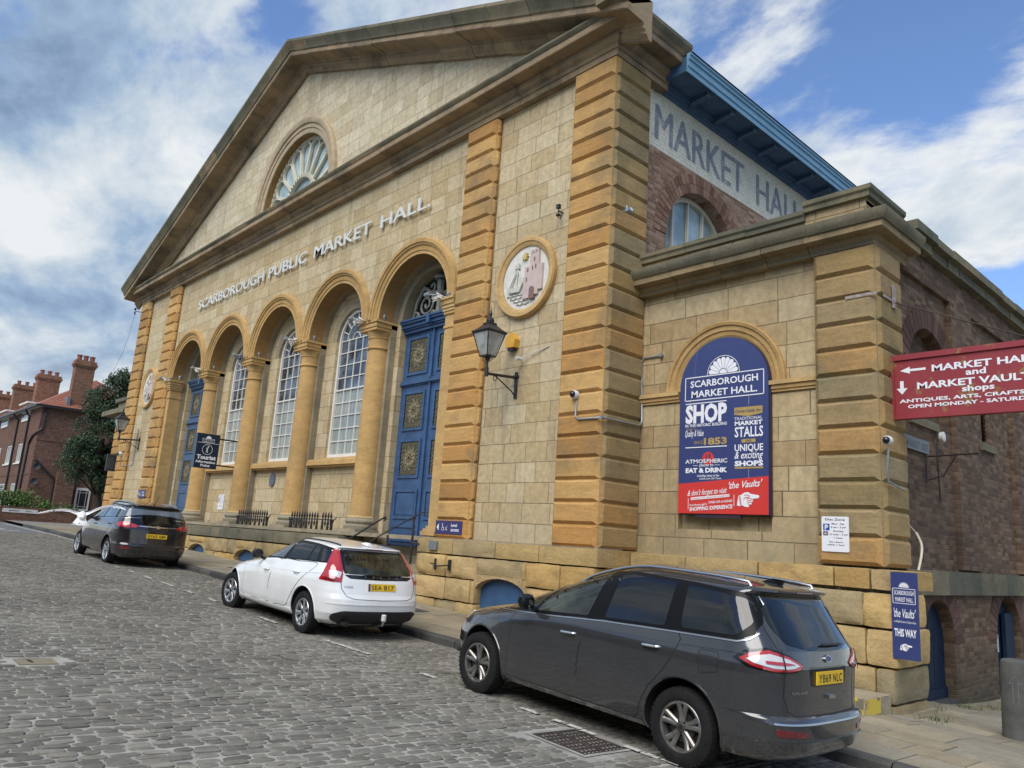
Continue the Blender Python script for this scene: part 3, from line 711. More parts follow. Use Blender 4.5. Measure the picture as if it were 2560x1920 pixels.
# fanlight
def flatring(mb, loop, w, y0, y1):
    """closed or open polyline in xz turned into a bar of width w"""
    n = len(loop)
    for i in range(n - 1):
        a, b = Vector(loop[i]), Vector(loop[i + 1]); d = (b - a)
        if d.length < 1e-6: continue
        d.normalize(); q = Vector((-d.y, d.x)) * w / 2; a2, b2 = a - d * w * .15, b + d * w * .15
        mb.prism([[tuple(a2 - q), tuple(b2 - q), tuple(b2 + q), tuple(a2 + q)]], y0, y1)
def fan_logo_paths(cx, cz, R, hub, petals):
    """outlines of a fan of round-headed petals (the fanlight pattern)"""
    out = []; da = PI / petals
    for k in range(petals):
        a = da * (k + .5); hw = math.tan(da / 2) * .93; r1 = R / (1 + hw * 1.02)
        c = (cx + r1 * math.cos(a), cz + r1 * math.sin(a)); pr = r1 * hw
        left = (cx + hub * math.cos(a + da * .40), cz + hub * math.sin(a + da * .40)); right = (cx + hub * math.cos(a - da * .40), cz + hub * math.sin(a - da * .40))
        out.append([right] + [(c[0] + pr * math.cos(a - PI / 2 + PI * i / 12), c[1] + pr * math.sin(a - PI / 2 + PI * i / 12)) for i in range(13)] + [left])
    return out
mb = MB(True)
flatring(mb, arcpts(C0, 10.93, 1.93, 0, PI, 36), .10, 9.30, 9.42)
flatring(mb, arcpts(C0, 10.93, .80, 0, PI, 20), .12, 9.28, 9.40)
for p in fan_logo_paths(C0, 10.93, 1.90, .84, 9): flatring(mb, p, .042, 9.31, 9.39)
mb.box(C0 - 1.97, C0 + 1.97, 9.3, 9.42, 10.7, 10.93)
fan = mb.build('fan_window', 'cream_paint', hall)
mb = MB(True); mb.prism([archloop(C0, 1.98, 10.7, 10.93, 30)], 9.41, 9.43); mb.build('pane', 'fan_glass', fan)
# windows in the arcade
def sash(cx):
    zb, sp, hw, yf = 3.37, 6.42, .76, 9.74
    mb = MB(True)
    mb.prism([archloop(cx, hw - .002, zb, sp, 24), archloop(cx, hw - .075, zb + .12, sp, 24)], yf, yf + .12)
    w = .021; x = [cx + (i - 2) * .335 for i in range(5)]
    for i in (1, 2, 3): mb.box(x[i] - w / 2, x[i] + w / 2, yf + .03, yf + .08, zb + .1, sp + (.05))
    nz = 9
    for j in range(1, nz + 1): mb.box(cx - hw + .06, cx + hw - .06, yf + .032 - (.01 if j == 5 else 0), yf + .078, zb + .12 + (sp - zb - .12) * j / nz - w / 2, zb + .12 + (sp - zb - .12) * j / nz + w / 2 + (.015 if j == 5 else 0))
    flatring(mb, arcpts(cx, sp, .17, 0, PI, 12), .024, yf + .034, yf + .076)
    flatring(mb, arcpts(cx, sp, .42, 0, PI, 20), .024, yf + .034, yf + .076)
    for k in range(1, 8):
        a = PI * k / 8; flatring(mb, [(cx + .42 * math.cos(a), sp + .42 * math.sin(a)), (cx + .70 * math.cos(a), sp + .70 * math.sin(a))], .022, yf + .036, yf + .074)
    fr = mb.build('sash_window', 'white_paint', hall)
    mb = MB(True); zc = zb + .12 + (sp - zb - .12) * 5 / 9
    mb.box(cx - hw + .02, cx + hw - .02, yf + .06, yf + .066, zb + .02, zc); mb.build('lower_pane', 'pane_curtain', fr)
    mb = MB(True); mb.prism([archloop(cx, hw - .02, zc, sp, 20)], yf + .06, yf + .066); mb.build('upper_pane', 'pane_upper', fr)
    mb = MB(True); mb.box(cx - 1.24, cx + 1.24, 9.52, 9.80, 3.16, 3.20); mb.box(cx - 1.26, cx + 1.26, 9.47, 9.80, 3.20, 3.30); mb.box(cx - 1.25, cx + 1.25, 9.50, 9.80, 3.30, 3.35)
    mb.box(cx - .78, cx + .78, 9.66, 9.86, 3.35, 3.40)
    mb.build('window_sill', 'dressed_orange', hall)
for i in (-1, 0, 1): sash(C0 + 3.24 * i)
# doors
def door(cx, mat):
    y = 9.83; dr = MB(True)
    dr.box(cx - 1.10, cx + 1.10, y, y + .08, 1.40, 6.25)
    for s in (-1, 1):      # leaves: raised stiles and mouldings round the panels
        xc = cx + s * .55
        for z0, z1 in ((5.2, 6.05), (3.93, 4.78), (2.88, 3.70)):
            for e, d in ((.02, .03), (-.04, .012)):
                dr.prism([[(xc - .37 - e, z0 - e), (xc + .37 + e, z0 - e), (xc + .37 + e, z1 + e), (xc - .37 - e, z1 + e)], [(xc - .33 + .0 - e * .0, z0 + .04), (xc + .33, z0 + .04), (xc + .33, z1 - .04), (xc - .33, z1 - .04)]], y - d, y)
        for z0, z1 in ((1.98, 2.62),):
            dr.prism([[(xc - .42, z0), (xc + .42, z0), (xc + .42, z1), (xc - .42, z1)], [(xc - .36, z0 + .06), (xc + .36, z0 + .06), (xc + .36, z1 - .06), (xc - .36, z1 - .06)]], y - .03, y)
            dr.box(xc - .33, xc + .33, y - .015, y, z0 + .09, z1 - .09)
        dr.box(xc - .42, xc + .42, y - .03, y, 1.80, 1.86); dr.box(xc - .42, xc + .42, y - .02, y, 1.50, 1.74)
    dr.box(cx - .012, cx + .03, y - .045, y, 1.42, 6.2)
    for e, z0, z1 in ((.03, 4.93, 4.96), (.07, 4.96, 5.02), (.045, 5.02, 5.06)): dr.box(cx - 1.09, cx + 1.09, y - e, y, z0, z1)
    d = dr.build('door', mat, hall)
    mb = MB(True)
    for e, z0, z1 in ((.08, 6.17, 6.24), (.12, 6.24, 6.28), (.16, 6.28, 6.36), (.21, 6.36, 6.41), (.24, 6.41, 6.45)): mb.box(cx - 1.095, cx + 1.095, y - e, y + .05, z0, z1)
    mb.box(cx - .05, cx + .05, y - .25, y, 6.26, 6.44); mb.build('door_cornice', mat, d)
    for s in (-1, 1):
        xc = cx + s * .55
        for z0, z1 in ((5.2, 6.05), (3.93, 4.78), (2.88, 3.70)):
            g = MB(True); zc = (z0 + z1) / 2
            g.prism([[(xc - .32, z0 + .05), (xc + .32, z0 + .05), (xc + .32, z1 - .05), (xc - .32, z1 - .05)]], y - .004, y - .001)
            g.cur = 1
            for k in range(10):
                a = 2 * PI * k / 10
                g.lathe([(.0, -.02), (.045, -.012), (.05, 0)], (xc + .14 * math.cos(a), y - .006, zc + .14 * math.sin(a)), 6, 'y')
                flatring(g, [(xc + .05 * math.cos(a), zc + .05 * math.sin(a)), (xc + .13 * math.cos(a), zc + .13 * math.sin(a))], .018, y - .02, y - .004)
                a += .3; flatring(g, [(xc + .21 * math.cos(a), zc + .21 * math.sin(a)), (xc + .26 * math.cos(a + .25), zc + .28 * math.sin(a + .25))], .02, y - .018, y - .004)
            flatring(g, circ(xc, zc, .055, None, 12) + [(xc + .055, zc)], .02, y - .022, y - .004)
            flatring(g, circ(xc, zc, .20, None, 20) + [(xc + .20, zc)], .016, y - .016, y - .004)
            for k in range(9):
                for zz in (z0 + .09, z1 - .09):
                    x_ = xc - .28 + .07 * k; flatring(g, [(x_ - .02, zz - .03), (x_ + .02, zz + .03)], .016, y - .016, y - .004)
            for k in range(7):
                for xx in (xc - .27, xc + .27):
                    z_ = z0 + .15 + (z1 - z0 - .3) * k / 6; flatring(g, [(xx - .025, z_ - .02), (xx + .025, z_ + .02)], .016, y - .016, y - .004)
            g.build('grille', ['grille_dark', 'grille_gold'], d)
    # carved fanlight over the door
    mb = MB(True); mb.prism([archloop(cx, 1.09, 6.40, 6.45, 20)], 9.93, 9.945); p = mb.build('fanlight_glass', 'pane_dark', d)
    mb = MB(True)
    def scroll(x0, z0, s, turns, r0, a0):
        pts = []
        for i in range(int(22 * turns) + 1):
            a = a0 + s * 2 * PI * i / 22; r = r0 * (1 - i / (22 * turns + 3)); pts.append((x0 + r * math.cos(a), 9.88, z0 + r * math.sin(a)))
        mb.tube(pts, [.035 * (1 - .5 * i / len(pts)) for i in range(len(pts))], 6)
        for i in range(2, len(pts) - 3, 3):
            mb.lathe([(0, -.02), (.045, 0), (0, .02)], pts[i], 5, 'y')
    for s in (-1, 1):
        scroll(cx + s * .50, 6.83, s, 1.9, .30, PI / 2); scroll(cx + s * .88, 6.58, -s, 1.2, .13, 0); scroll(cx + s * .33, 7.22, -s, 1.1, .17, PI / 2 * (1 - s)); scroll(cx + s * .22, 6.58, s, 1.2, .11, 0)
        mb.tube([(cx + s * .95, 9.88, 6.62), (cx + s * .86, 9.88, 6.95), (cx + s * .62, 9.88, 7.25), (cx + s * .36, 9.88, 7.10), (cx + s * .12, 9.88, 6.95)], [.03, .045, .06, .04, .03], 6)
    mb.tube([(cx, 9.88, 6.45), (cx, 9.88, 6.75), (cx, 9.88, 7.0), (cx, 9.88, 7.3)], [.10, .075, .085, .10], 8)
    for z_, w_ in ((7.38, .17), (7.0, .16), (6.5, .2)): mb.lathe([(w_, -.05), (w_ * 1.1, 0), (w_ * .6, .06)], (cx, 9.88, z_), 9, 'z')
    mb.build('fanlight_carving', 'relief_grey', d, smooth=True)
door(C0 + 6.48, 'door_blue'); door(C0 - 6.48, 'door_blue_pale')
# door steps
for cx in (C0 + 6.48, C0 - 6.48):
    mb = MB(True)
    for i in range(7): mb.box(cx - 1.45, cx + 1.25, 8.62 + i * .17, 10.0, .2, 1.40 - (6 - i) * .155)
    mb.build('door_steps', 'grey_stone', hall)
    mb = MB(True); mb.box(cx - 1.12, cx + 1.12, 9.8, 10.2, 1.0, 1.42); mb.build('threshold', 'interior_dark', hall)
# roundels with the harbour and castle relief
def roundel(cx):
    cz = 6.38; mb = MB(True); n = 48
    mb.arc([(.60, 9.149), (.60, 9.10), (.63, 9.08), (.67, 9.07), (.69, 9.05), (.745, 9.045), (.77, 9.08), (.77, 9.149)], cx, cz, 0, 2 * PI, n)
    rd = mb.build('roundel', 'dressed_orange', hall, smooth=30)
    mb = MB(True); mb.prism([circ(cx, cz, .605, None, 40)], 9.12, 9.149); disc = mb.build('relief', 'relief_white', rd)
    mb = MB(True)       # castle
    X = lambda u: cx + u
    for a, b, z0, z1 in ((-.02, .14, -.42, .0), (.14, .36, -.38, .42), (.02, .14, .0, .18), (.36, .46, -.3, .18)): mb.box(X(a), X(b), 9.075, 9.12, cz + z0, cz + z1)
    for a in (.15, .225, .30): mb.box(X(a), X(a + .05), 9.07, 9.12, cz + .42, cz + .48)
    mb.build('castle', 'relief_pink', disc)
    mb = MB(True); mb.prism([archloop(X(.22), .06, cz - .45, cz - .28, 8)], 9.06, 9.12); mb.build('castle_gate', 'relief_brown', disc)
    for a, z in ((.2, .1), (.28, .12), (.24, .26), (.06, -.1), (.08, .08)): mb = MB(True); mb.box(X(a), X(a + .025), 9.066, 9.12, cz + z, cz + z + .07); mb.build('castle_window', 'relief_brown', disc)
    mb = MB(True)       # ship and sea
    mb.tube([(X(-.22), 9.10, cz - .18), (X(-.20), 9.10, cz + .32)], .018, 6); mb.box(X(-.27), X(-.15), 9.075, 9.12, cz + .2, cz + .28)
    for a in (-.42, -.36, -.08, -.03): mb.tube([(X(-.2), 9.10, cz + .22), (X(a), 9.10, cz - .16)], .011, 5)
    mb.prism([[(X(-.45), cz - .1), (X(-.4), cz - .24), (X(-.12), cz - .26), (X(-.02), cz - .1), (X(-.1), cz - .16), (X(-.38), cz - .16)]], 9.07, 9.12)
    for k in range(4):
        z = cz - .30 - .065 * k; mb.tube([(X(-.46 + .09 * k + .04 * i), 9.11, z + .015 * math.sin(i * 1.9)) for i in range(12 - k)], .016, 5)
    mb.build('ship', 'relief_green', disc, smooth=True)
    mb = MB(True); st = []
    for i in range(16): rr = .085 if i % 2 == 0 else .04; st.append((X(-.02) + rr * math.cos(PI * i / 8), cz + .40 + rr * math.sin(PI * i / 8)))
    mb.prism([st], 9.08, 9.12); mb.build('star', 'relief_gold', disc)
roundel(-9.78); roundel(-29.90)
# lettering on the frieze
P = lambda u, v, w: (u, 9.10 - w, v)
for tx, a, b in (('SCARBOROUGH', -25.98, -21.02), ('PUBLIC', -20.72, -18.45), ('MARKET', -18.05, -15.30), ('HALL.', -14.88, -12.92)):
    mb = MB(True); put_text(mb, tx, a, b, 8.69, .33, P, depth=.03, bold=.010, res=4)
    mb.build('lettering', 'letter_white', hall, recalc=False)
# plinth: rock-faced stones
def rock(mb, x0, x1, y0, y1, z0, z1, rr=.05, amp=.03, seed=0, nmax=10, cell=.13):
    r = random.Random(seed); sx, sy, sz = x1 - x0, y1 - y0, z1 - z0
    nx, ny, nz = (max(2, min(nmax, int(q / cell) + 1)) for q in (sx, sy, sz)); rr = min(rr, sx * .35, sz * .35)
    vid = {}; vs = []; fs = []; off = Vector((r.uniform(0, 50), r.uniform(0, 50), r.uniform(0, 50)))
    def vert(i, j, k):
        key = (i, j, k)
        if key in vid: return vid[key]
        p = Vector((x0 + sx * i / nx, y0 + sy * j / ny, z0 + sz * k / nz))
        c = Vector((min(max(p.x, x0 + rr), x1 - rr), min(max(p.y, y0 + rr), y1), min(max(p.z, z0 + rr), z1 - rr))); d = p - c
        if d.length > 1e-6: p = c + d.normalized() * rr
        e = min(i, nx - i, 2) / 2 * min(k, nz - k, 2) / 2
        nrm = Vector((-.6 if i == 0 else .6 if i == nx else 0, -1 if j == 0 else 0, 0))
        nv = noise.noise(p * 2.6 + off) * 1.3 + noise.noise(p * 6 + off) * .8 + noise.noise(p * 14 + off) * .35
        p = p + nrm * (amp * (nv + .6) * (.35 + .65 * max(e, 0 if j == 0 else .5)))
        p += Vector((noise.noise(p * 5 + off), 0, noise.noise(p * 5 - off))) * amp * .3
        vid[key] = len(vs); vs.append(tuple(p)); return vid[key]
    for i in range(nx):
        for k in range(nz): fs.append((vert(i, 0, k), vert(i + 1, 0, k), vert(i + 1, 0, k + 1), vert(i, 0, k + 1)))
    for j in range(ny):
        for k in range(nz):
            fs.append((vert(0, j + 1, k), vert(0, j, k), vert(0, j, k + 1), vert(0, j + 1, k + 1))); fs.append((vert(nx, j, k), vert(nx, j + 1, k), vert(nx, j + 1, k + 1), vert(nx, j, k + 1)))
        for i in range(nx):
            fs.append((vert(i, j, nz), vert(i + 1, j, nz), vert(i + 1, j + 1, nz), vert(i, j + 1, nz))); fs.append((vert(i, j + 1, 0), vert(i + 1, j + 1, 0), vert(i + 1, j, 0), vert(i, j, 0)))
    mb.add(vs, fs)
def rock_wall(mb, x0, x1, yf, courses, seed, gaps=(), step=(.55, 1.25), depth=.35, amp=.035, right_ret=None):
    r = random.Random(seed)
    for ci, (z0, z1, ex) in enumerate(courses):
        x = x0; g = .006
        while x < x1 - .01:
            l = r.uniform(*step)
            if x1 - (x + l) < .3: l = x1 - x
            a, b = x, x + l
            za = z0
            for gx, gw, gz in gaps:        # low cellar arches
                if gz > z0 + .02 and abs((a + b) / 2 - gx) < gw + (b - a) / 2:
                    if b > gx - gw and a < gx - gw: b = gx - gw; l = b - a
                    elif a >= gx - gw - .01 and a < gx + gw: b = min(b, gx + gw); l = b - a; za = max(z0, min(z1, gz)) if gz < z1 else z1
            if z1 - za > .04 and b - a > .03: rock(mb, a + g, b - g, yf - ex + r.uniform(-.02, .02), yf + depth, za + g, z1 - g, .028, amp, seed * 100 + int(x * 37) + ci, nmax=14, cell=.075)
            x += max(l, .05)
# main corner plinth and pier
mb = MB(True)
rock_wall(mb, -12.06, -7.66, 8.93, [(.0, .17, .05), (.17, .56, .02), (.56, .95, .03), (.95, 1.34, .03)], 11, gaps=((-9.72, .62, 1.045),))
# wedge stones over the cellar arch
pl1 = mb.build('plinth', 'rock_stone', hall, smooth=60)
mb = MB(True); x = -12.1; r = random.Random(4)
for xb in (-11.05, -9.9, -8.85, -7.62): rock(mb, x + .004, xb - .004, 8.915, 9.3, 1.35, 1.615, .02, .018, int(x * 10)); x = xb
for yb0, yb1 in ((8.93, 9.4), (9.4, 10.0)): pass
mb.box(-8.0, -7.63, 9.25, 10.02, 1.35, 1.615); mb.box(-8.2, -7.68, 9.2, 10.0, -.2, 1.35)
mb.build('plinth_band', 'rock_stone', hall, smooth=60)
mb = MB(True); mb.box(-31.95, -7.72, 9.02, 9.6, 1.56, 1.64); mb.box(-12.0, -7.8, 9.12, 9.8, -.2, 1.6); mb.box(-28.2, -27.4, 8.95, 9.8, .3, 1.6); mb.build('plinth_core', 'grey_stone', hall)
def cellar_arch(cx, top, half, y=9.05, base=.1):
    mb = MB(True); mb.prism([archloop(cx, half, base, top - .28, 10)] if half <= .3 else [[(cx - half, base), (cx + half, base), (cx + half, top - .18)] + arcpts(cx, top - .18 - (half * half - .18 * .18) / (2 * .18) , (half * half + .18 * .18) / (2 * .18), math.asin((((half * half - .18 * .18) / (2 * .18))) / ((half * half + .18 * .18) / (2 * .18))), PI - math.asin((((half * half - .18 * .18) / (2 * .18))) / ((half * half + .18 * .18) / (2 * .18))), 10)[1:-1] + [(cx - half, top - .18)]], y, y + .05)
    return mb.build('cellar_shutter', 'shutter_blue', hall)
cellar_arch(-9.72, 1.06, .66)
def arch_stones(cx, yf):
    cv = [(cx + .635 * math.cos(a), .76 + .265 * math.sin(a)) for a in [PI * i / 12 for i in range(13)]]
    for k in range(6):
        mb = MB(True); a0, a1 = k * 2, k * 2 + 2; pts = cv[a0:a1 + 1]; top = [(pts[-1][0] + (.004 if k < 5 else -.03), 1.06 if k != 5 else 1.06), (pts[0][0] - (.004 if k else -.03), 1.06)]
        mb.prism([[(p[0] - (0), p[1]) for p in pts] + top], yf, yf + .22); mb.build('arch_stone', 'rock_stone', hall)
arch_stones(-9.72, 8.905)
# arcade plinth with coping ledge
mb = MB(True)
rock_wall(mb, -24.9, -14.95, 8.90, [(.3, .56, .04), (.56, .88, .03), (.88, 1.24, .03)], 21, gaps=((-22.65, .60, 1.045), (-19.45, .60, 1.045), (-16.2, .6, 1.045)), step=(.45, .95))
mb.build('plinth', 'rock_stone', hall, smooth=60)
for c in (-22.65, -19.45, -16.2): cellar_arch(c, 1.06, .64, 9.02, .2); arch_stones(c, 8.875)
mb = MB(True)
xs = [-24.95, -23.2, -21.75, -21.15, -19.9, -18.5, -17.95, -16.3, -14.9]
for a, b in zip(xs, xs[1:]): rock(mb, a + .004, b - .004, 8.86, 9.5, 1.26, 1.53, .025, .014, int(a * 9))
mb.build('plinth_band', 'coping_stone', hall, smooth=60)
mb = MB(True); mb.box(-24.9, -15.0, 9.05, 9.7, -.2, 1.545); mb.build('plinth_core', 'grey_stone', hall)
mb = MB(True)
rock_wall(mb, -32.1, -27.6, 8.93, [(.3, .65, .04), (.65, 1.0, .03)], 31, depth=.3); rock_wall(mb, -28.0, -27.6, 8.93, [(1.0, 1.6, .03)], 33)
mb.build('plinth', 'rock_stone', hall, smooth=60)
mb = MB(True); mb.box(-32.0, -27.4, 9.1, 9.5, -.2, 1.6); mb.build('plinth_core', 'grey_stone', hall)

# side wall of the hall with the painted name
mb = MB(True); HB = [(9.9, 5.0), (30, 5.0), (30, 8.84), (9.9, 8.84)]
mb.prism([HB, archloop(11.93, 1.16, 6.2, 7.28, 22)], -8.4, -7.9, 'x'); mb.prism([archloop(16.6, 1.16, 6.2, 7.28, 22)], -7.95, -7.895, 'x')
side = mb.build('brick_wall', 'brick_red', hall)
t = NT('painted_brick', .8, .3); geo = t.n('ShaderNodeNewGeometry'); sp = t.n('ShaderNodeSeparateXYZ'); t.l(geo.outputs['Position'], sp.inputs[0])
zi = t.math('DIVIDE', sp.outputs[2], .083); yi = t.math('ADD', t.math('DIVIDE', sp.outputs[1], .235), t.math('MULTIPLY', t.math('FLOOR', zi), .37))
fz = t.math('FRACT', zi); fy = t.math('FRACT', yi); dd = t.math('MINIMUM', t.math('MULTIPLY', t.math('MINIMUM', fz, t.math('SUBTRACT', 1, fz)), .083), t.math('MULTIPLY', t.math('MINIMUM', fy, t.math('SUBTRACT', 1, fy)), .235))
mr = t.n('ShaderNodeMapRange'); mr.inputs[2].default_value = .011; t.l(dd, mr.inputs[0]); nn = t.noise(geo.outputs['Position'], 4, 8, .7)
colr = t.ramp(nn, [(.28, (.26, .16, .12)), (.34, (.62, .58, .47)), (.6, (.76, .72, .60))])
colr = t.mix(mr.outputs[0], (.40, .37, .30), colr)
t.fin(colr, t.bump(mr.outputs[0], .6, .006))
t = NT('painted_letter', .8, .3); geo = t.n('ShaderNodeNewGeometry'); nn = t.noise(geo.outputs['Position'], 5, 8, .72)
t.fin(t.ramp(nn, [(.38, (.20, .22, .24)), (.58, (.27, .29, .31)), (.66, (.55, .52, .44))]))
mb = MB(True); mb.box(-8.4, -7.897, 9.9, 30, 8.84, 10.02); pb = mb.build('painted_sign_band', 'painted_brick', side)
mb = MB(True); P = lambda u, v, w: (-7.892 + w, u, v)
put_text(mb, 'MARKET', 10.36, 13.42, 9.03, .74, P)
for k in (-1, 1): put_text(mb, 'MARKET', 10.36 + k * .016, 13.42 + k * .016, 9.03, .74, lambda u, v, w: (-7.892 + .0004 * (k + 2), u, v))
mb.build('painted_lettering', 'painted_letter', pb, recalc=False); mb = MB(True)
for k in (-1, 0, 1): put_text(mb, 'HALL', 13.95 + k * .016, 15.95 + k * .016, 9.03, .74, lambda u, v, w: (-7.892 + .0004 * (k + 2), u, v))
mb.build('painted_lettering', 'painted_letter', pb, recalc=False)
# brick ring round the lunette
mb = MB(True)
for k in range(36):
    a0, a1 = PI * k / 36 + .006, PI * (k + 1) / 36 - .006
    for r0, r1 in ((1.165, 1.34), (1.35, 1.53)):
        lp = [(11.93 + r * math.cos(a), 7.28 + r * math.sin(a)) for r, a in ((r0, a0), (r1, a0), (r1, a1), (r0, a1))]
        mb.prism([lp], -7.9, -7.885, 'x')
island_stone('arch_brick', [(0, (.16, .085, .055)), (.5, (.25, .145, .10)), (1, (.33, .21, .15))], 5, damt=.5, dirt=(.12, .08, .06)); mb.build('brick_arch', 'arch_brick', side)
mb = MB(True)
mb.prism([archloop(11.93, 1.15, 6.3, 7.28, 22), archloop(11.93, 1.06, 6.4, 7.28, 22)], -8.22, -8.12, 'x')
for yy in (-.62, -.12, .38, .8): mb.box(-8.2, -8.14, 11.93 + yy - .022, 11.93 + yy + .022, 6.4, 7.28 + math.sqrt(max(.01, 1.08 ** 2 - yy * yy)))
lw = mb.build('lunette_window', 'cream_paint', side)
mb = MB(True); mb.prism([archloop(11.93, 1.1, 6.3, 7.28, 22)], -8.24, -8.21, 'x'); mb.build('pane', 'fan_glass', lw)
# eaves
mb = MB(True)
mb.sweep([(-.02, 9.98), (.04, 9.985), (.05, 10.03), (.09, 10.04), (.11, 10.09), (.15, 10.10), (.17, 10.16), (-.02, 10.16)], [(-7.9, 10.3, 1, 0), (-7.9, 30, 1, 0)])
mb.box(-7.9, -7.21, 10.4, 30, 10.16, 10.19)
ev = mb.build('eaves', 'eaves_blue_dark', hall)
mb = MB(True); mb.sweep([(0, 10.08), (.015, 10.08), (.02, 10.18), (.035, 10.195), (.035, 10.31), (.06, 10.325), (.06, 10.38), (.085, 10.40), (.085, 10.43), (0, 10.43)], [(-7.23, 10.35, 1, 0), (-7.23, 30, 1, 0)]); mb.build('fascia', 'eaves_blue_light', ev)
for k in range(24):
    y = 11.28 + .835 * k
    b = MB(True); b.prism([[(-7.75, 10.16), (-7.75, 10.04), (-7.55, 10.07), (-7.37, 10.09), (-7.37, 10.16)]], y - .06, y + .06); bo = b.build('bracket', 'eaves_blue_dark', ev)
    b = MB(True); b.box(-7.37, -7.35, y - .06, y + .06, 10.09, 10.155); b.build('bracket_end', 'eaves_blue_light', bo)
b = MB(True); b.tube([(-7.3, 16.45, 10.2), (-7.3, 16.5, 10.0), (-7.45, 16.5, 9.85), (-7.7, 16.5, 9.75), (-7.78, 16.5, 9.0)], .07, 8); b.build('rainwater_pipe', 'eaves_blue_light', ev, smooth=True)
mb = MB(True); mb.box(-7.9, -7.24, 10.36, 10.395, 10.10, 10.40); mb.build('eaves_end_board', 'eaves_blue_dark', ev)
mb = MB(True); mb.prism([[(-32.5, 10.38), (-7.18, 10.435), (-7.13, 10.455), (C0, 15.35), (-32.55, 10.42)]], 10.38, 30); mb.build('roof', 'slate', hall)

# low side bay (right) and its twin beyond the far corner
def bay(front_only=False, mirror=False):
    fx = (lambda x: 2 * C0 - x) if mirror else (lambda x: x)
    def bx(mb, x0, x1, *a): a0, a1 = sorted((fx(x0), fx(x1))); mb.box(a0, a1, *a)
    if mirror:
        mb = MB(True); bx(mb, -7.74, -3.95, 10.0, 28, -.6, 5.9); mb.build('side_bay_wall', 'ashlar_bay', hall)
        pilaster(fx(-3.88), fx(-4.70), 9.85, 10.65, ZB - 1, 5.80, 16, sx=(1,), seed=51)
        mb = MB(True); bx(mb, -8.0, -3.5, 9.3, 10.3, 5.8, 6.0); bx(mb, -8.0, -3.8, 9.82, 28, 6.0, 6.45); bx(mb, -8, -3.7, 9.7, 28, 6.45, 6.6); mb.build('side_bay_cornice', 'coping_stone', hall)
        return
    # front wall with blind arch
    mb = MB(True); mb.prism([[(-7.80, -.6), (-4.0, -.6), (-4.0, 5.95), (-7.80, 5.95)], archloop(-6.18, .77, 2.0, 4.12, 20)], 9.97, 10.3)
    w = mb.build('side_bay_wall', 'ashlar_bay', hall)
    mb = MB(True); mb.box(-7.1, -5.3, 10.08, 10.3, 1.4, 5.2); mb.build('blind_arch_back', 'ashlar_bay', w)
    mb = MB(True); mb.arc([(.765, 10.1), (.765, 9.965), (.80, 9.945), (.86, 9.945), (.87, 9.925), (.94, 9.925), (.95, 9.90), (.995, 9.89), (1.01, 9.91), (1.01, 9.969)], -6.18, 4.12, 0, PI, 36)
    mb.build('arch_moulding', 'dressed_orange', hall, smooth=25)
    for a, b in ((-7.74, -6.95), (-5.41, -4.72)):
        mb = MB(True)
        for e, z0, z1 in ((.03, 3.96, 4.0), (.05, 4.0, 4.06), (.08, 4.06, 4.12)): mb.box(a, b, 9.97 - e, 10.06, z0, z1)
        mb.build('impost', 'dressed_orange', hall)
    pilaster(-4.70, -3.88, 9.85, 10.65, ZB, 5.80, 12, sx=(1,), seed=41, mat='quoin_stone_weathered_shaded', name='quoin_pilaster')
    mb = MB(True); BC = [(-.1, 5.80), (.02, 5.80), (.03, 5.86), (.07, 5.90), (.08, 5.93), (.20, 5.93), (.22, 5.94), (.22, 6.03), (.24, 6.04), (.27, 6.08), (.29, 6.13), (.29, 6.17), (-.1, 6.20)]
    broken(mb, BC, [(-7.72, 9.85), (-3.90, 9.85), (-3.90, 10.95)], .75, 12)
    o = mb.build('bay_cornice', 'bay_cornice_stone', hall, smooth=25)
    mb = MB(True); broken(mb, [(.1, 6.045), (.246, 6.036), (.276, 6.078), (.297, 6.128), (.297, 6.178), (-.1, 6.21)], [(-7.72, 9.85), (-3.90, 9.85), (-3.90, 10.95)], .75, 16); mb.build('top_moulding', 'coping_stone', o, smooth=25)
    mb = MB(True); mb.box(-7.72, -3.97, 9.87, 10.3, 6.0, 6.46); mb.box(-4.3, -3.97, 10.3, 11.0, 6.0, 6.49); mb.box(-4.82, -3.97, 9.874, 10.3, 6.4, 6.49); mb.build('parapet', 'ashlar_bay', hall)
    mb = MB(True); CP = [(-.35, 6.37), (.05, 6.37), (.055, 6.43), (.085, 6.46), (.09, 6.52), (-.35, 6.57)]
    broken(mb, CP, [(-7.72, 9.87), (-4.82, 9.87)], .9, 13); broken(mb, [(a + .015, b + .12) for a, b in CP], [(-4.82, 9.87), (-3.97, 9.87), (-3.97, 11.0)], .9, 14)
    r = random.Random(6); y = 11.0
    while y < 27:
        l = r.uniform(.5, .9); j = r.uniform(-.02, .02); mb.box(-4.35, -3.72 + j * .5, y + .004, y + l - .004, 6.37 + j * .3, 6.50 + j); mb.box(-4.35, -3.82 + j, y + .003, y + l - .01, 6.22, 6.37 + j * .3); y += l
    mb.build('parapet_coping', 'coping_stone', hall)
    mb = MB(True); mb.box(-7.8, -4.2, 10.2, 27, 5.7, 6.0); mb.build('bay_roof', 'slate', hall)
    # lane wall
    ho = [archloop(12.03, .85, 3.75, 4.3, 16), archloop(11.95, .61, -.15, .62, 12), archloop(15.15, .66, -.5, .62, 12), [(14.32, 3.75), (14.72, 3.75), (14.72, 4.5), (14.32, 4.5)]]
    mb = MB(True); mb.prism([[(10.3, -1), (27, -1), (27, 6.3), (10.3, 6.3)]] + ho, -4.25, -4.0, 'x')
    for a, b, z0, z1 in ((12.85, 13.82, 1.66, 5.80), (15.9, 16.8, 1.66, 5.80), (19, 20, 1.66, 5.8)): mb.box(-4.0, -3.92, a, b, z0, z1)
    mb.box(-4.0, -3.93, 10.66, 27, 5.80, 6.3)
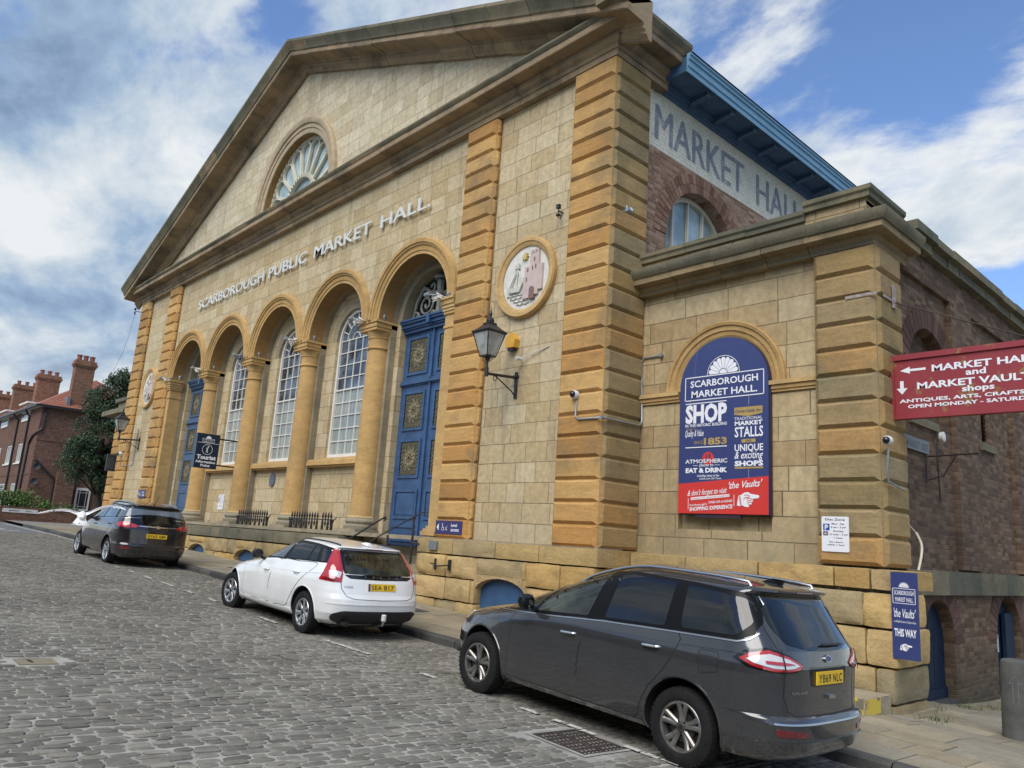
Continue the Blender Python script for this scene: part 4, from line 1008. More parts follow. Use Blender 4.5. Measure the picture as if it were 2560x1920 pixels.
    lw_ = mb.build('lane_wall', 'brick_dark', hall)
    mb = MB(True); mb.box(-4.3, -4.18, 11.1, 12.95, 3.6, 5.3); mb.build('blocked_window', 'brick_dark', lw_)
    for a in ((-4.2, -3.95, 11.15, 12.2, 3.62, 3.74), (-4.2, -3.94, 14.2, 14.9, 3.62, 3.75)): mb = MB(True); mb.box(*a); mb.build('stone_sill', 'coping_stone', lw_)
    mb = MB(True)
    for k in range(10): mb.add([(-4.03, 14.33, 3.80 + k * .07), (-4.03, 14.71, 3.80 + k * .07), (-4.13, 14.71, 3.86 + k * .07), (-4.13, 14.33, 3.86 + k * .07)], [(0, 1, 2, 3)])
    mb.box(-4.2, -4.15, 14.3, 14.75, 3.75, 4.5); mb.build('vent_louvre', 'vault_blue', lw_)
    mb = MB(True); y = 10.68; r = random.Random(77)
    while y < 26: l = r.uniform(.55, .95); mb.box(-4.05, -3.925 + r.uniform(-.008, .008), y + .004, y + l - .004, 1.30, 1.63); y += l
    mb.build('lane_band', 'coping_stone', lw_)
    island_stone('arch_brick_dark', [(0, (.075, .04, .03)), (.5, (.12, .065, .05)), (1, (.15, .09, .07))], 5, damt=.5, dirt=(.05, .04, .035))
    for cy, hw in ((11.95, .61), (15.15, .66), (12.03, .85)):
        mb = MB(True)
        sp_ = 4.3 if cy == 12.03 else .62
        for k in range(22):
            a0, a1 = PI * k / 22 + .008, PI * (k + 1) / 22 - .008
            mb.prism([[(cy + r_ * math.cos(a), sp_ + r_ * math.sin(a)) for r_, a in ((hw + .005, a0), (hw + .33, a0), (hw + .33, a1), (hw + .005, a1))]], -4.0, -3.988, 'x')
        mb.build('brick_arch', 'arch_brick_dark', lw_)
    def vault_door(cy, hw, zb, ajar):
        mb = MB(True); mb.prism([archloop(cy, hw, zb, .60, 12)], -4.20, -4.15, 'x')
        for k in range(1, 6): mb.box(-4.15, -4.146, cy - hw + 2 * hw * k / 6 - .006, cy - hw + 2 * hw * k / 6 + .006, zb + .2, .9)
        mb.box(-4.15, -4.12, cy - hw, cy + hw, zb, zb + .14)
        if ajar: mb.box(-4.12, -4.06, cy + .05, cy + .5, zb + .1, 1.0)
        d = mb.build('vault_door', 'vault_blue', lw_)
        mb = MB(True); mb.box(-4.145, -4.138, cy - .38, cy - .08, .38, .66); mb.build('paper_notice', 'paper', d)
        mb = MB(True); mb.box(-4.15, -3.98, cy - hw, cy + hw, zb - .12, zb); mb.build('door_sill', 'kerb_stone', d)
    vault_door(11.95, .61, -.12, False); vault_door(15.15, .66, -.35, True)
    # plinth of the bay: big quarry-faced stones
    mb = MB(True)
    for x0, x1 in ((-7.6, -6.6), (-6.6, -5.45), (-5.45, -4.42), (-4.42, -3.98)): rock(mb, x0 + .005, x1 - .005, 9.66, 10.2, 1.36, 1.60, .02, .012, int(x0 * 7))
    rock(mb, -3.97, -3.70, 9.67, 10.9, 1.36, 1.60, .02, .01, 3)
    for z0, z1, cuts in ((.93, 1.33, (-7.6, -6.5, -5.2, -4.05, -3.70)), (.50, .92, (-7.6, -6.9, -5.9, -4.75, -4.02, -3.66)), (.10, .49, (-7.6, -6.4, -5.5, -4.3, -3.92, -3.70)), (-.30, .09, (-7.6, -6.5, -5.6, -4.6, -3.95, -3.70))):
        for a, b in zip(cuts, cuts[1:]): rock(mb, a + .006, b - .006, 9.60, 10.6, z0, z1 - .008, .03, .032, int(a * 31 + z0 * 10), nmax=18, cell=.065)
    mb.build('plinth', 'rock_stone', hall, smooth=60)
    mb = MB(True); mb.box(-3.98, -3.66, 9.56, 10.75, -.5, -.02); mb.box(-7.7, -4.0, 9.8, 10.2, -.5, 1.6); mb.box(-4.3, -3.95, 9.9, 10.8, -.5, 1.6)
    mb.build('footing', 'grey_stone', hall)
bay(); bay(mirror=True)

# ------------------------------------------------------------------ cars
# local frame: x forward from the rear axle, y to the car's left, z up from the ground
class Car:
    def __init__(s, S): s.S = S
    def prof(s, key, z): P = s.S[key]; return float(np.interp(z, [p[0] for p in P], [p[1] for p in P]))
    def nexp(s, z):
        t = s.S['top']; k = min(1, max(0, (t - z) / .16)); return 3.0 + (s.S.get('n', 8) - 3.0) * k
    def side(s, x, z):
        xr, xf, w = s.prof('xr', z), s.prof('xf', z), s.prof('w', z); m = (xr + xf) / 2; a = (xf - xr) / 2
        u = min(.9999, abs((x - m) / a)); n = s.nexp(z)
        if x > m: return w * (1 - u ** min(n, s.S.get('nf', 5))) ** (1 / 2.2)
        return w * (1 - u ** n) ** (1 / 3.2)
    def rear(s, y, z):
        xr, xf, w = s.prof('xr', z), s.prof('xf', z), s.prof('w', z); m = (xr + xf) / 2; a = (xf - xr) / 2
        v = min(.9999, abs(y) / w); return m - a * (1 - v ** 3.2) ** (1 / s.nexp(z))
    def front(s, y, z):
        xr, xf, w = s.prof('xr', z), s.prof('xf', z), s.prof('w', z); m = (xr + xf) / 2; a = (xf - xr) / 2
        v = min(.9999, abs(y) / w); return m + a * (1 - v ** 2.2) ** (1 / min(s.nexp(z), s.S.get('nf', 5)))
    def body(s):
        S = s.S; zs = list(np.arange(S['zb'], S['top'] - .10, .022)) + list(np.linspace(S['top'] - .10, S['top'] - .0015, 16)); zs = sorted(set([round(float(q), 4) for q in zs] + [q[0] for key in ('w', 'xr', 'xf') for q in S[key] if S['zb'] < q[0] < S['top'] - .11]))
        rings = []; NP = 56
        for z in zs:
            xr, xf, w = s.prof('xr', z), s.prof('xf', z), s.prof('w', z); m = (xr + xf) / 2; a = (xf - xr) / 2
            half = []
            for sg, n, mm in ((-1, s.nexp(z), 3.2), (1, min(s.nexp(z), S.get('nf', 5)), 2.2)):
                pts = []
                for i in range(201):
                    th = PI / 2 * i / 200; pts.append((m + sg * a * math.cos(th) ** (2 / n), w * math.sin(th) ** (2 / mm)))
                P = np.array(pts); L = np.concatenate([[0], np.cumsum(np.hypot(*np.diff(P, axis=0).T))]); t = np.linspace(0, L[-1], NP)
                q = np.c_[np.interp(t, L, P[:, 0]), np.interp(t, L, P[:, 1])]; half.append(q if sg < 0 else q[::-1])
            h = np.vstack([half[0], half[1][1:]])
            full = [(x, y, z) for x, y in h] + [(x, -y, z) for x, y in h[::-1][1:-1]]
            rings.append(full)
        mb = MB(); mb.rings(rings); return mb
    def fin(s, name, mat, root):
        mb = s.body(); o = mb.build(name, [mat, 'arch_black'], root, smooth='all')
        bmc = bmesh.new(); bmc.from_mesh(o.data); bmesh.ops.recalc_face_normals(bmc, faces=bmc.faces); bmc.to_mesh(o.data); bmc.free()
        r = s.S['arch']; cuts = MB(); cuts.surv = False
        for ax in (0, s.S['wb']):
            for sg in (1, -1):
                n = 40; y0, y1 = sg * .60, sg * 1.2
                ring = lambda y: [(ax + r * math.cos(2 * PI * i / n) * 1.02, y, s.S['wr'] + .02 + r * math.sin(2 * PI * i / n)) for i in range(n)]
                cuts.rings([ring(min(y0, y1)), ring(max(y0, y1))])
        co = cuts.build('cutter', ['arch_black'])
        md = o.modifiers.new('b', 'BOOLEAN'); md.object = co; md.operation = 'DIFFERENCE'; md.solver = 'EXACT'
        try: md.material_mode = 'TRANSFER'
        except Exception: pass
        bpy.context.view_layer.update()
        dg = bpy.context.evaluated_depsgraph_get(); me = bpy.data.meshes.new_from_object(o.evaluated_get(dg)); o.modifiers.clear()
        old = o.data; o.data = me; bpy.data.meshes.remove(old); bpy.data.objects.remove(co)
        try: o.data.set_sharp_from_angle(angle=math.radians(38))
        except Exception: pass
        return o
    def outline(s, z):
        z = round(z, 3)
        if not hasattr(s, '_oc'): s._oc = {}
        if z in s._oc: return s._oc[z]
        xr, xf, w = s.prof('xr', z), s.prof('xf', z), s.prof('w', z); m = (xr + xf) / 2; a = (xf - xr) / 2; n = s.nexp(z)
        th = np.linspace(0, PI / 2, 900); x = m - a * np.cos(th) ** (2 / n); y = w * np.sin(th) ** (2 / 3.2); n2 = min(n, s.S.get('nf', 5)); x = np.concatenate([x, (m + a * np.cos(th) ** (2 / n2))[::-1][1:]]); y = np.concatenate([y, (w * np.sin(th) ** (2 / 2.2))[::-1][1:]])
        L = np.concatenate([[0], np.cumsum(np.hypot(np.diff(x), np.diff(y)))]); s._oc[z] = (L, x, y); return s._oc[z]
    def wrap(s, d, z):
        L, x, y = s.outline(z); f = lambda q: (float(np.interp(q, L, x)), float(np.interp(q, L, y)))
        p, a, b = f(d), f(max(0, d - .03)), f(d + .03); tx, ty = b[0] - a[0], b[1] - a[1]; k = math.hypot(tx, ty) or 1
        return p[0], p[1], -ty / k, tx / k
    def wrap_s(s, q):
        k, a, z = q; L, x, y = s.outline(z)
        return (float(np.interp(a, y[:900], L[:900])), z) if k == 'r' else (float(np.interp(a, x, L)), z)
    # conforming panels --------------------------------------------------
    def panel(s, name, poly, mat, parent, where='side', sg=1, off=.004, depth=.012, step=.07, holes=(), smooth=True, tilt=0):
        bm = bmesh.new()
        if where == 'side': poly = [('s', *q) for q in poly]; where = 'wrap'
        if where == 'wrap':
            dense = []
            for i, q in enumerate(poly):
                p = poly[(i + 1) % len(poly)]; dense.append(q)
                if p[0] == q[0]:
                    k = int(math.hypot(p[1] - q[1], p[2] - q[2]) / .05)
                    for j in range(1, k): dense.append((q[0], q[1] + (p[1] - q[1]) * j / k, q[2] + (p[2] - q[2]) * j / k))
            poly = [s.wrap_s(q) for q in dense]
        flat = []
        for q in poly:
            if not flat or (abs(q[0] - flat[-1][0]) + abs(q[1] - flat[-1][1])) > 2e-4: flat.append(q)
        if abs(flat[0][0] - flat[-1][0]) + abs(flat[0][1] - flat[-1][1]) < 2e-4: flat.pop()
        vs = [bm.verts.new((q[0], q[1], 0)) for q in flat]
        bm.faces.new(vs); bmesh.ops.triangulate(bm, faces=bm.faces[:], ngon_method='EAR_CLIP')
        xs = [q[0] for q in flat]; zs = [q[1] for q in flat]
        for ax, lo, hi in ((0, min(xs), max(xs)), (1, min(zs), max(zs))):
            ks = [lo + step * (i + 1) for i in range(int((hi - lo) / step))]
            if ax == 1: ks = sorted(ks + [q[0] for key in ('w', 'xr') for q in s.S[key]] + [q[0] + .0001 for q in s.S['xf']])
            for k in ks:
                if not lo < k < hi: continue
                pn = (1, 0, 0) if ax == 0 else (0, 1, 0); pc = (k, 0, 0) if ax == 0 else (0, k, 0)
                bmesh.ops.bisect_plane(bm, geom=bm.verts[:] + bm.edges[:] + bm.faces[:], plane_co=pc, plane_no=pn)
        bmesh.ops.remove_doubles(bm, verts=bm.verts[:], dist=1e-4)
        bm.verts.ensure_lookup_table(); bm.verts.index_update()
        def P(q, o):
            a, b = q
            if where == 'side': return (a, sg * (s.side(a, b) + o), b)
            if where == 'wrap':
                x, y, nx, ny = s.wrap(a, b); return (x + nx * o, sg * (y + ny * o), b)
            if where == 'rear': return (s.rear(a, b) - o, a, b)
            return (s.front(a, b) + o, a, b)
        V = [P(v.co[:2], off) for v in bm.verts]; n = len(V); F = [tuple(v.index for v in f.verts) for f in bm.faces]; sg_ = sg
        B = [(e.verts[0].index, e.verts[1].index) for e in bm.edges if len(e.link_faces) == 1]
        V += [P(v.co[:2], off - depth) for v in bm.verts]; F += [(a, b, b + n, a + n) for a, b in B]
        NR = []
        for v in bm.verts:
            a, b = v.co[:2]; h = .025; d1 = Vector(P((a + h, b), 0)) - Vector(P((a - h, b), 0)); d2 = Vector(P((a, b + h), 0)) - Vector(P((a, b - h), 0)); nn = d1.cross(d2)
            nn = nn.normalized() if nn.length > 1e-9 else Vector((-1, 0, 0)); p0 = Vector(V[v.index]); ref = Vector((-1, 0, 0)) if where == 'rear' else (Vector((1, 0, 0)) if where == 'front' else Vector((-.3 if p0.x < .3 else .1, sg, 0)))
            NR.append(nn if nn.dot(ref) > 0 else -nn)
        bm.free(); mb = MB(); mb.add(V, F); o = mb.build(name, mat, parent, smooth=smooth)
        if smooth:
            me = o.data; ln = []
            for pl in me.polygons:
                for vi in pl.vertices:
                    ln.append(tuple(NR[vi]) if all(q < n for q in pl.vertices) else tuple(pl.normal))
            pn = {}
            for pl in me.polygons:      # keep winding on the outside so the shading normals agree with it
                if all(q < n for q in pl.vertices) and pl.normal.dot(NR[pl.vertices[0]]) < 0: pn[pl.index] = 1
            if pn:
                bb = bmesh.new(); bb.from_mesh(me); bb.faces.ensure_lookup_table(); bmesh.ops.reverse_faces(bb, faces=[bb.faces[i] for i in pn]); bb.to_mesh(me); bb.free(); ln = []
                for pl in me.polygons:
                    for vi in pl.vertices: ln.append(tuple(NR[vi]) if all(q < n for q in pl.vertices) else tuple(pl.normal))
            me.normals_split_custom_set(ln)
        return o
    def strip(s, name, line, w, mat, parent, where='side', sg=1, off=.002, depth=.004):
        L = [Vector(p) for p in line]; a, b = [], []
        for i, p in enumerate(L):
            d = (L[min(i + 1, len(L) - 1)] - L[max(0, i - 1)]).normalized(); q = Vector((-d.y, d.x)) * w / 2; a.append(tuple(p + q)); b.append(tuple(p - q))
        return s.panel(name, a + b[::-1], mat, parent, where, sg, off, depth)
def rear_band(c, name, z0, z1, reach, mat, root, off=.006, depth=.012):
    for sg in (1, -1):
        q = lambda z: [('r', y, z) for y in (0, .2, .4, .6)] + [('s', c.prof('xr', z) + reach, z)]
        c.panel(name, q(z0) + q(z1)[::-1], mat, root, 'wrap', sg, off, depth, .05)
def smooth_poly(pts, n=4, closed=True):
    """Catmull-Rom rounding"""
    out = []; N = len(pts)
    rng = range(N) if closed else range(N - 1)
    for i in rng:
        g = lambda k: Vector(pts[k % N] if closed else pts[min(max(k, 0), N - 1)])
        p0, p1, p2, p3 = g(i - 1), g(i), g(i + 1), g(i + 2)
        for k in range(n):
            t = k / n; out.append(tuple(.5 * ((2 * p1) + (-p0 + p2) * t + (2 * p0 - 5 * p1 + 4 * p2 - p3) * t * t + (-p0 + 3 * p1 - 3 * p2 + p3) * t ** 3)))
    if not closed: out.append(tuple(pts[-1]))
    return out
def rounded(pts, r=.03, n=4):
    out = []; N = len(pts)
    for i in range(N):
        p, a, b = Vector(pts[i]), Vector(pts[i - 1]), Vector(pts[(i + 1) % N]); da, db = (a - p), (b - p); rr = min(r, da.length * .45, db.length * .45)
        s_, e_ = p + da.normalized() * rr, p + db.normalized() * rr
        for k in range(n + 1):
            t = k / n; out.append(tuple(s_ * (1 - t) ** 2 + p * 2 * t * (1 - t) + e_ * t ** 2))
    return out
def wheel(root, x, y, R, rim_r, w, spokes, style, steer=0, width_out=1, rim_mat='alloy_metal'):
    sg = 1 if y > 0 else -1
    mb = MB(); hw = w / 2; rr = rim_r
    prof = [(rr - .005, hw * .86), (rr + .012, hw * .98), (rr + .035, hw * 1.0), (R - .04, hw * .97), (R - .015, hw * .88), (R - .004, hw * .72), (R, hw * .4), (R, -hw * .4), (R - .004, -hw * .72), (R - .02, -hw * .9), (rr + .03, -hw), (rr, -hw * .9), (rr - .02, 0)]
    n = 56; rs = []
    for r_, h in prof: rs.append([(r_ * math.cos(2 * PI * i / n), sg * h, r_ * math.sin(2 * PI * i / n)) for i in range(n)])
    rs.append(rs[0]); mb.rings(rs, True, False)
    for k in range(44):     # tread blocks on the shoulders
        a = 2 * PI * k / 44
        for s2 in (-1, 1):
            c, s_ = math.cos(a), math.sin(a); t = .012
            vs = []
            for rad in (R - .012, R + .003):
                for da, yy in ((-t / R, .38 * hw), (t / R, .38 * hw), (t / R, .9 * hw), (-t / R, .9 * hw)):
                    rr2 = rad - (.010 if yy > .5 * hw else 0); vs.append((rr2 * math.cos(a + da), s2 * yy, rr2 * math.sin(a + da)))
            mb.add(vs, [(4, 5, 6, 7), (0, 1, 5, 4), (1, 2, 6, 5), (2, 3, 7, 6), (3, 0, 4, 7)])
    o = mb.build('wheel', 'rubber', root, smooth=35); o.location = (x, y, R - .004); o.rotation_euler = (0, 0, steer)
    mb = MB(); yo = sg * hw
    # barrel and lip
    for prof_, c in (([(rr, .90), (rr - .006, .95), (rr - .022, .93), (rr - .028, .80), (rr - .035, -.6), (rr - .01, -.6)], 0),):
        rs = [[(r_ * math.cos(2 * PI * i / n), yo * h, r_ * math.sin(2 * PI * i / n)) for i in range(n)] for r_, h in prof_]; mb.rings(rs, True, False)
    ins = rr - .026
    def spoke(a, w0, w1, y0, y1, da=0):
        c, s_ = math.cos(a), math.sin(a); c2, s2 = math.cos(a + da), math.sin(a + da)
        r0, r1 = .045, ins + .004; vs = []
        for (rad, ca, sa, ww, yy) in ((r0, c, s_, w0, y0), ((r0 + r1) / 2, (c + c2) / 2, (s_ + s2) / 2, (w0 + w1) / 2 * .9, (y0 + y1) / 2 + .008), (r1, c2, s2, w1, y1)):
            for tw, dy in ((-1, 0), (-.45, .012), (.45, .012), (1, 0), (.8, -.035), (-.8, -.035)):
                vs.append((rad * ca - tw * ww * sa, yo * 1.0 - sg * yy + sg * dy, rad * sa + tw * ww * ca))
        fs = []
        for k in range(2):
            for i in range(6): j = (i + 1) % 6; fs.append((k * 6 + i, k * 6 + j, k * 6 + 6 + j, k * 6 + 6 + i))
        mb.add(vs, fs)
    for k in range(spokes):
        a = 2 * PI * k / spokes + PI / 2
        if style == 'twin':
            spoke(a - .13, .023, .027, .035, .02, -.07); spoke(a + .13, .023, .027, .035, .02, .07)
        else: spoke(a, .026, .040, .035, .018)
    mb.lathe([(.0, sg * .018), (.032, sg * .016), (.036, sg * .004), (.060, -sg * .002), (.064, -sg * .02)], (0, yo - sg * .035, 0), 20, 'y')
    rim = mb.build('rim', rim_mat, o, smooth=35)
    mb = MB(); mb.lathe([(ins, -sg * .075), (.02, -sg * .075)], (0, yo, 0), 32, 'y'); mb.lathe([(.13, -sg * .07), (.13, -sg * .055), (.05, -sg * .055)], (0, yo, 0), 32, 'y', cap=False)
    mb.lathe([(.0, .001 * sg), (.026, 0)], (0, yo - sg * .016, 0), 16, 'y')
    for k in range(5):
        a = 2 * PI * (k + .5) / 5 + PI / 2; mb.lathe([(.009, sg * .01), (.009, -sg * .02)], (.052 * math.cos(a), yo - sg * .035, .052 * math.sin(a)), 8, 'y')
    mb.build('hub', 'rim_dark', rim, smooth=35)
    return o
def plate(c, root, txt, y0, y1, z0, z1, blue=True, off=.014, ang=0):
    mb = MB(); yc, zc = (y0 + y1) / 2, (z0 + z1) / 2; xr = c.rear(yc, zc); sl = (c.rear(yc, z1) - c.rear(yc, z0)) / (z1 - z0) * .5
    P = lambda u, v, w=0: (xr - off - w + sl * (v - zc), -u, v)          # u runs to the car's right, as read from behind
    U0, U1 = y0, y1
    q = [(U0, z0), (U1, z0), (U1, z1), (U0, z1)]
    mb.add([P(u, v, .002) for u, v in q] + [P(u, v, -.012) for u, v in q], [(0, 1, 2, 3), (0, 1, 5, 4), (1, 2, 6, 5), (2, 3, 7, 6), (3, 0, 4, 7)])
    o = mb.build('number_plate', 'plate_yellow', root)
    if blue:
        mb = MB(); q = [(U0 + .002, z0 + .002), (U0 + .04, z0 + .002), (U0 + .04, z1 - .002), (U0 + .002, z1 - .002)]; mb.add([P(u, v, .0035) for u, v in q], [(0, 1, 2, 3)]); mb.build('blue_strip', 'plate_blue', o)
    mb = MB(); a, b = txt.split(' '); W = U1 - U0; x0 = U0 + W * (.13 if blue else .06); x1 = U1 - W * .06; n = len(a) + len(b) + .6; cw = (x1 - x0) / n; h = (z1 - z0) * .66
    put_text(mb, a, x0, x0 + cw * len(a) * .97, z0 + h * .26, h, lambda u, v, w: P(u, v, .004), bold=.012, spacing=1.12); mb.build('registration', 'print_black', o, recalc=False); mb = MB()
    put_text(mb, b, x0 + cw * (len(a) + .6), x1, z0 + h * .26, h, lambda u, v, w: P(u, v, .004), bold=.012, spacing=1.12)
    mb.build('registration', 'print_black', o, recalc=False); return o
def place_car(root, x, y, pitch, roll=.03):
    z = road_z(x, 6.35) * .5 + road_z(x, 7.9) * .5 + .004
    root.location = (x, y, z); root.rotation_euler = (roll, -pitch, PI)
def mirror_part(root, c, x, z, size, mat_shell, mat_cap='trim_black'):
    for sg in (1, -1):
        y = c.side(x, z - .1); mb = MB()
        secs = []
        for t, k in ((0, .35), (.15, .85), (.5, 1), (.85, .95), (1, .6)):
            yy = y + .045 + .20 * size * t; ww, hh = .075 * k * size, .085 * k * size
            secs.append([(x + .02 + ww * .9 * math.cos(a) * (1.2 if math.cos(a) > 0 else .55), sg * yy, z + hh * math.sin(a)) for a in [2 * PI * i / 16 for i in range(16)]])
        mb.rings(secs); o = mb.build('door_mirror', mat_shell, root, smooth=True)
        mb = MB(); mb.tube([(x + .02, sg * (y - .01), z - .09), (x + .02, sg * (y + .06), z - .06)], .028, 8); mb.build('mirror_foot', mat_cap, o)
def handle(door, c, x, z, sg, mat, tilt=0, L=.20):
    mb = MB(); y = c.side(x, z); pts = [(x - L / 2, sg * (y + .004), z - tilt * L / 2), (x - L / 2 + .03, sg * (y + .030), z - tilt * L / 3), (x + L / 2 - .03, sg * (y + .030), z + tilt * L / 3), (x + L / 2, sg * (y + .004), z + tilt * L / 2)]
    mb.tube(smooth_poly3(pts), .014, 8); return mb.build('handle', mat, door, smooth=True)
def smooth_poly3(pts, n=4):
    out = []
    for i in range(len(pts) - 1):
        g = lambda k: Vector(pts[min(max(k, 0), len(pts) - 1)]); p0, p1, p2, p3 = g(i - 1), g(i), g(i + 1), g(i + 2)
        for k in range(n): t = k / n; out.append(tuple(.5 * ((2 * p1) + (-p0 + p2) * t + (2 * p0 - 5 * p1 + 4 * p2 - p3) * t * t + (-p0 + 3 * p1 - 3 * p2 + p3) * t ** 3)))
    out.append(tuple(pts[-1])); return out
def arch_lip(c, root, mat, seg=(0.0, 1.0)):
    S = c.S
    for ax in (0, S['wb']):
        for sg in (1, -1):
            pts = []; r = S['arch'] + .004
            for i in range(25):
                a = PI * (-.10 + 1.20 * i / 24); px_, pz = ax + r * math.cos(a) * 1.02, S['wr'] + .02 + r * math.sin(a)
                pts.append((px_, sg * (c.side(px_, max(pz, S['zb'])) - .004), pz))
            mb = MB(); mb.tube(pts, .013, 6); mb.build('wheel_arch_lip', mat, root, smooth=True)
def bar_rail(c, root, x0, x1, yin, zf, mat, r=.016, lift=.03):
    for sg in (1, -1):
        pts = []
        for i in range(15):
            t = i / 14; x = x0 + (x1 - x0) * t; e = min(1, min(t, 1 - t) / .08); pts.append((x, sg * yin(x), zf(x) + lift * e - .004))
        mb = MB(); mb.tube(pts, r, 8); mb.build('roof_rail', mat, root, smooth=True)
def roof_z(c, x, y):
    """height of the shell above a point"""
    lo, hi = 1.1, c.S['top'] - .002
    for _ in range(30):
        m = (lo + hi) / 2
        inside = c.prof('xr', m) < x < c.prof('xf', m) and abs(y) < c.side(x, m)
        if inside: lo = m
        else: hi = m
    return lo

def seams_and_doors(c, root, mat, doors, hmat, hz, sides=(1, -1), hL=.2):
    for sg in sides:
        for poly, hx, hz_ in doors:
            c.strip('door_seam', smooth_poly(poly, 3) + [smooth_poly(poly, 3)[0]], .011, 'interior_dark', root, 'side', sg, .0012, .004)
            inner = [tuple(Vector(p) + (Vector((sum(q[0] for q in poly) / len(poly), sum(q[1] for q in poly) / len(poly))) - Vector(p)).normalized() * .006) for p in smooth_poly(poly, 3)]
            d = c.panel('door', inner, mat, root, 'side', sg, .0030, .006, step=.05)
            cup = MB(); 
            handle(d, c, hx, hz_, sg, hmat, -.05, hL)

# ---- the grey people carrier nearest the camera
def people_carrier():
    S = dict(top=1.735, zb=.24, wb=2.85, arch=.405, wr=.345, n=14, nf=4.6,
             xr=[(.24, -.86), (.30, -.95), (.42, -1.0), (.56, -1.01), (.60, -.985), (.62, -.945), (.80, -.93), (1.0, -.92), (1.15, -.88), (1.22, -.83), (1.40, -.70), (1.58, -.58), (1.625, -.66), (1.645, -.665), (1.665, -.60), (1.70, -.15), (1.72, .45), (1.735, 1.0)],
             xf=[(.24, 3.60), (.35, 3.76), (.50, 3.83), (.62, 3.82), (.74, 3.74), (.86, 3.58), (.93, 3.35), (1.0, 3.05), (1.05, 2.80), (1.15, 2.55), (1.30, 2.18), (1.45, 1.78), (1.56, 1.45), (1.64, 1.18), (1.70, .95), (1.72, .90), (1.735, 1.05)],
             w=[(.24, .86), (.30, .92), (.42, .945), (.60, .955), (.80, .962), (.93, .966), (1.0, .955), (1.06, .935), (1.15, .905), (1.30, .862), (1.45, .812), (1.58, .760), (1.63, .725), (1.66, .68), (1.69, .60), (1.715, .46), (1.735, .12)])
    c = Car(S); root = thing('people_carrier', 'dark grey people carrier with silver roof rails parked nearest, beside the low side bay', 'car', group='cars parked along the kerb')
    b = c.fin('body', 'paint_grey', root)
    arch_lip(c, root, 'paint_grey')
    for sg in (1, -1):
        # black surround of the side glass, then each pane
        dlo = [(2.66, 1.00), (1.80, 1.06), (1.0, 1.125), (.2, 1.165), (-.50, 1.195), (-.63, 1.26), (-.645, 1.36), (-.57, 1.52), (-.50, 1.595), (.1, 1.628), (.75, 1.64), (1.1, 1.615), (1.45, 1.535), (1.85, 1.385), (2.25, 1.20)]
        c.panel('window_surround', dlo, 'pillar_black', root, 'side', sg, .004, .012)
        c.panel('side_window', rounded([(1.98, 1.075), (1.22, 1.135), (1.10, 1.60), (1.38, 1.53), (1.74, 1.40)], .03), 'car_glass_front', root, 'side', sg, .007, .008)
        c.panel('side_window', rounded([(2.58, 1.02), (2.05, 1.065), (1.85, 1.345), (2.2, 1.195)], .03), 'car_glass_front', root, 'side', sg, .007, .008)
        c.panel('side_window', rounded([(1.00, 1.15), (.27, 1.185), (.25, 1.60), (.92, 1.61)], .03), 'car_glass', root, 'side', sg, .007, .008)
        c.panel('side_window', rounded([(.09, 1.20), (-.48, 1.225), (-.60, 1.35), (-.49, 1.55), (.12, 1.595)], .05), 'car_glass', root, 'side', sg, .007, .008)
        c.strip('window_trim', [(2.72, .992), (1.80, 1.048), (1.0, 1.112), (.2, 1.152), (-.50, 1.182), (-.60, 1.215), (-.655, 1.275)], .012, 'satin_metal', root, 'side', sg, .010, .012)
        c.strip('sill_trim', [(2.42, .285), (1.2, .275), (.43, .275)], .05, 'paint_grey', root, 'side', sg, .010, .02)
        c.strip('shoulder_crease', [(3.1, .95), (2.2, 1.0), (1.2, 1.03), (.2, 1.055), (-.6, 1.10)], .010, 'paint_grey', root, 'side', sg, .006, .012)
        c.panel('fuel_flap' if sg > 0 else 'quarter_panel', rounded([(-.16, 1.045), (-.34, 1.05), (-.36, .90), (-.18, .86)], .03), 'paint_grey', root, 'side', sg, .0035, .006)
        if sg > 0: c.strip('flap_seam', rounded([(-.15, 1.055), (-.35, 1.06), (-.372, .895), (-.175, .848)], .03) + [rounded([(-.15, 1.055), (-.35, 1.06), (-.372, .895), (-.175, .848)], .03)[0]], .006, 'interior_dark', root, 'side', sg, .0015, .003)
    rear_arc = [(.46 * math.cos(a) * 1.0, .365 + .46 * math.sin(a)) for a in [math.radians(d) for d in (8, 25, 42, 58)]]
    D1 = [(2.28, 1.015), (2.32, .75), (2.34, .45), (2.32, .30), (1.8, .29), (1.29, .285), (1.29, .55), (1.26, .85), (1.17, 1.105), (1.7, 1.06)]
    D2 = [(1.165, 1.105), (1.255, .85), (1.285, .55), (1.285, .285), (.85, .285), (.53, .30), (.47, .42), (.40, .58), (.24, .77), (.12, .95), (.10, 1.15), (.6, 1.13)]
    seams_and_doors(c, root, 'paint_grey', [(D1, 1.42, .93), (D2, .36, .99)], 'chrome', 0)
    # back: tailgate glass, lamps, plate
    g = [(-.60, 1.20), (-.68, 1.34), (-.66, 1.59), (.66, 1.59), (.68, 1.34), (.60, 1.20), (.3, 1.155), (0, 1.145), (-.3, 1.155)]
    c.panel('rear_window', rounded(g, .04), 'car_glass', root, 'rear', 1, .004, .012)
    c.strip('tailgate_seam', [(-.70, 1.56), (-.735, 1.30), (-.72, 1.14), (-.70, .95), (-.70, .78), (-.66, .66), (-.56, .625), (0, .615), (.56, .625), (.66, .66), (.70, .78), (.70, .95), (.72, 1.14), (.735, 1.30), (.70, 1.56)], .010, 'interior_dark', root, 'rear', 1, .0015, .004)
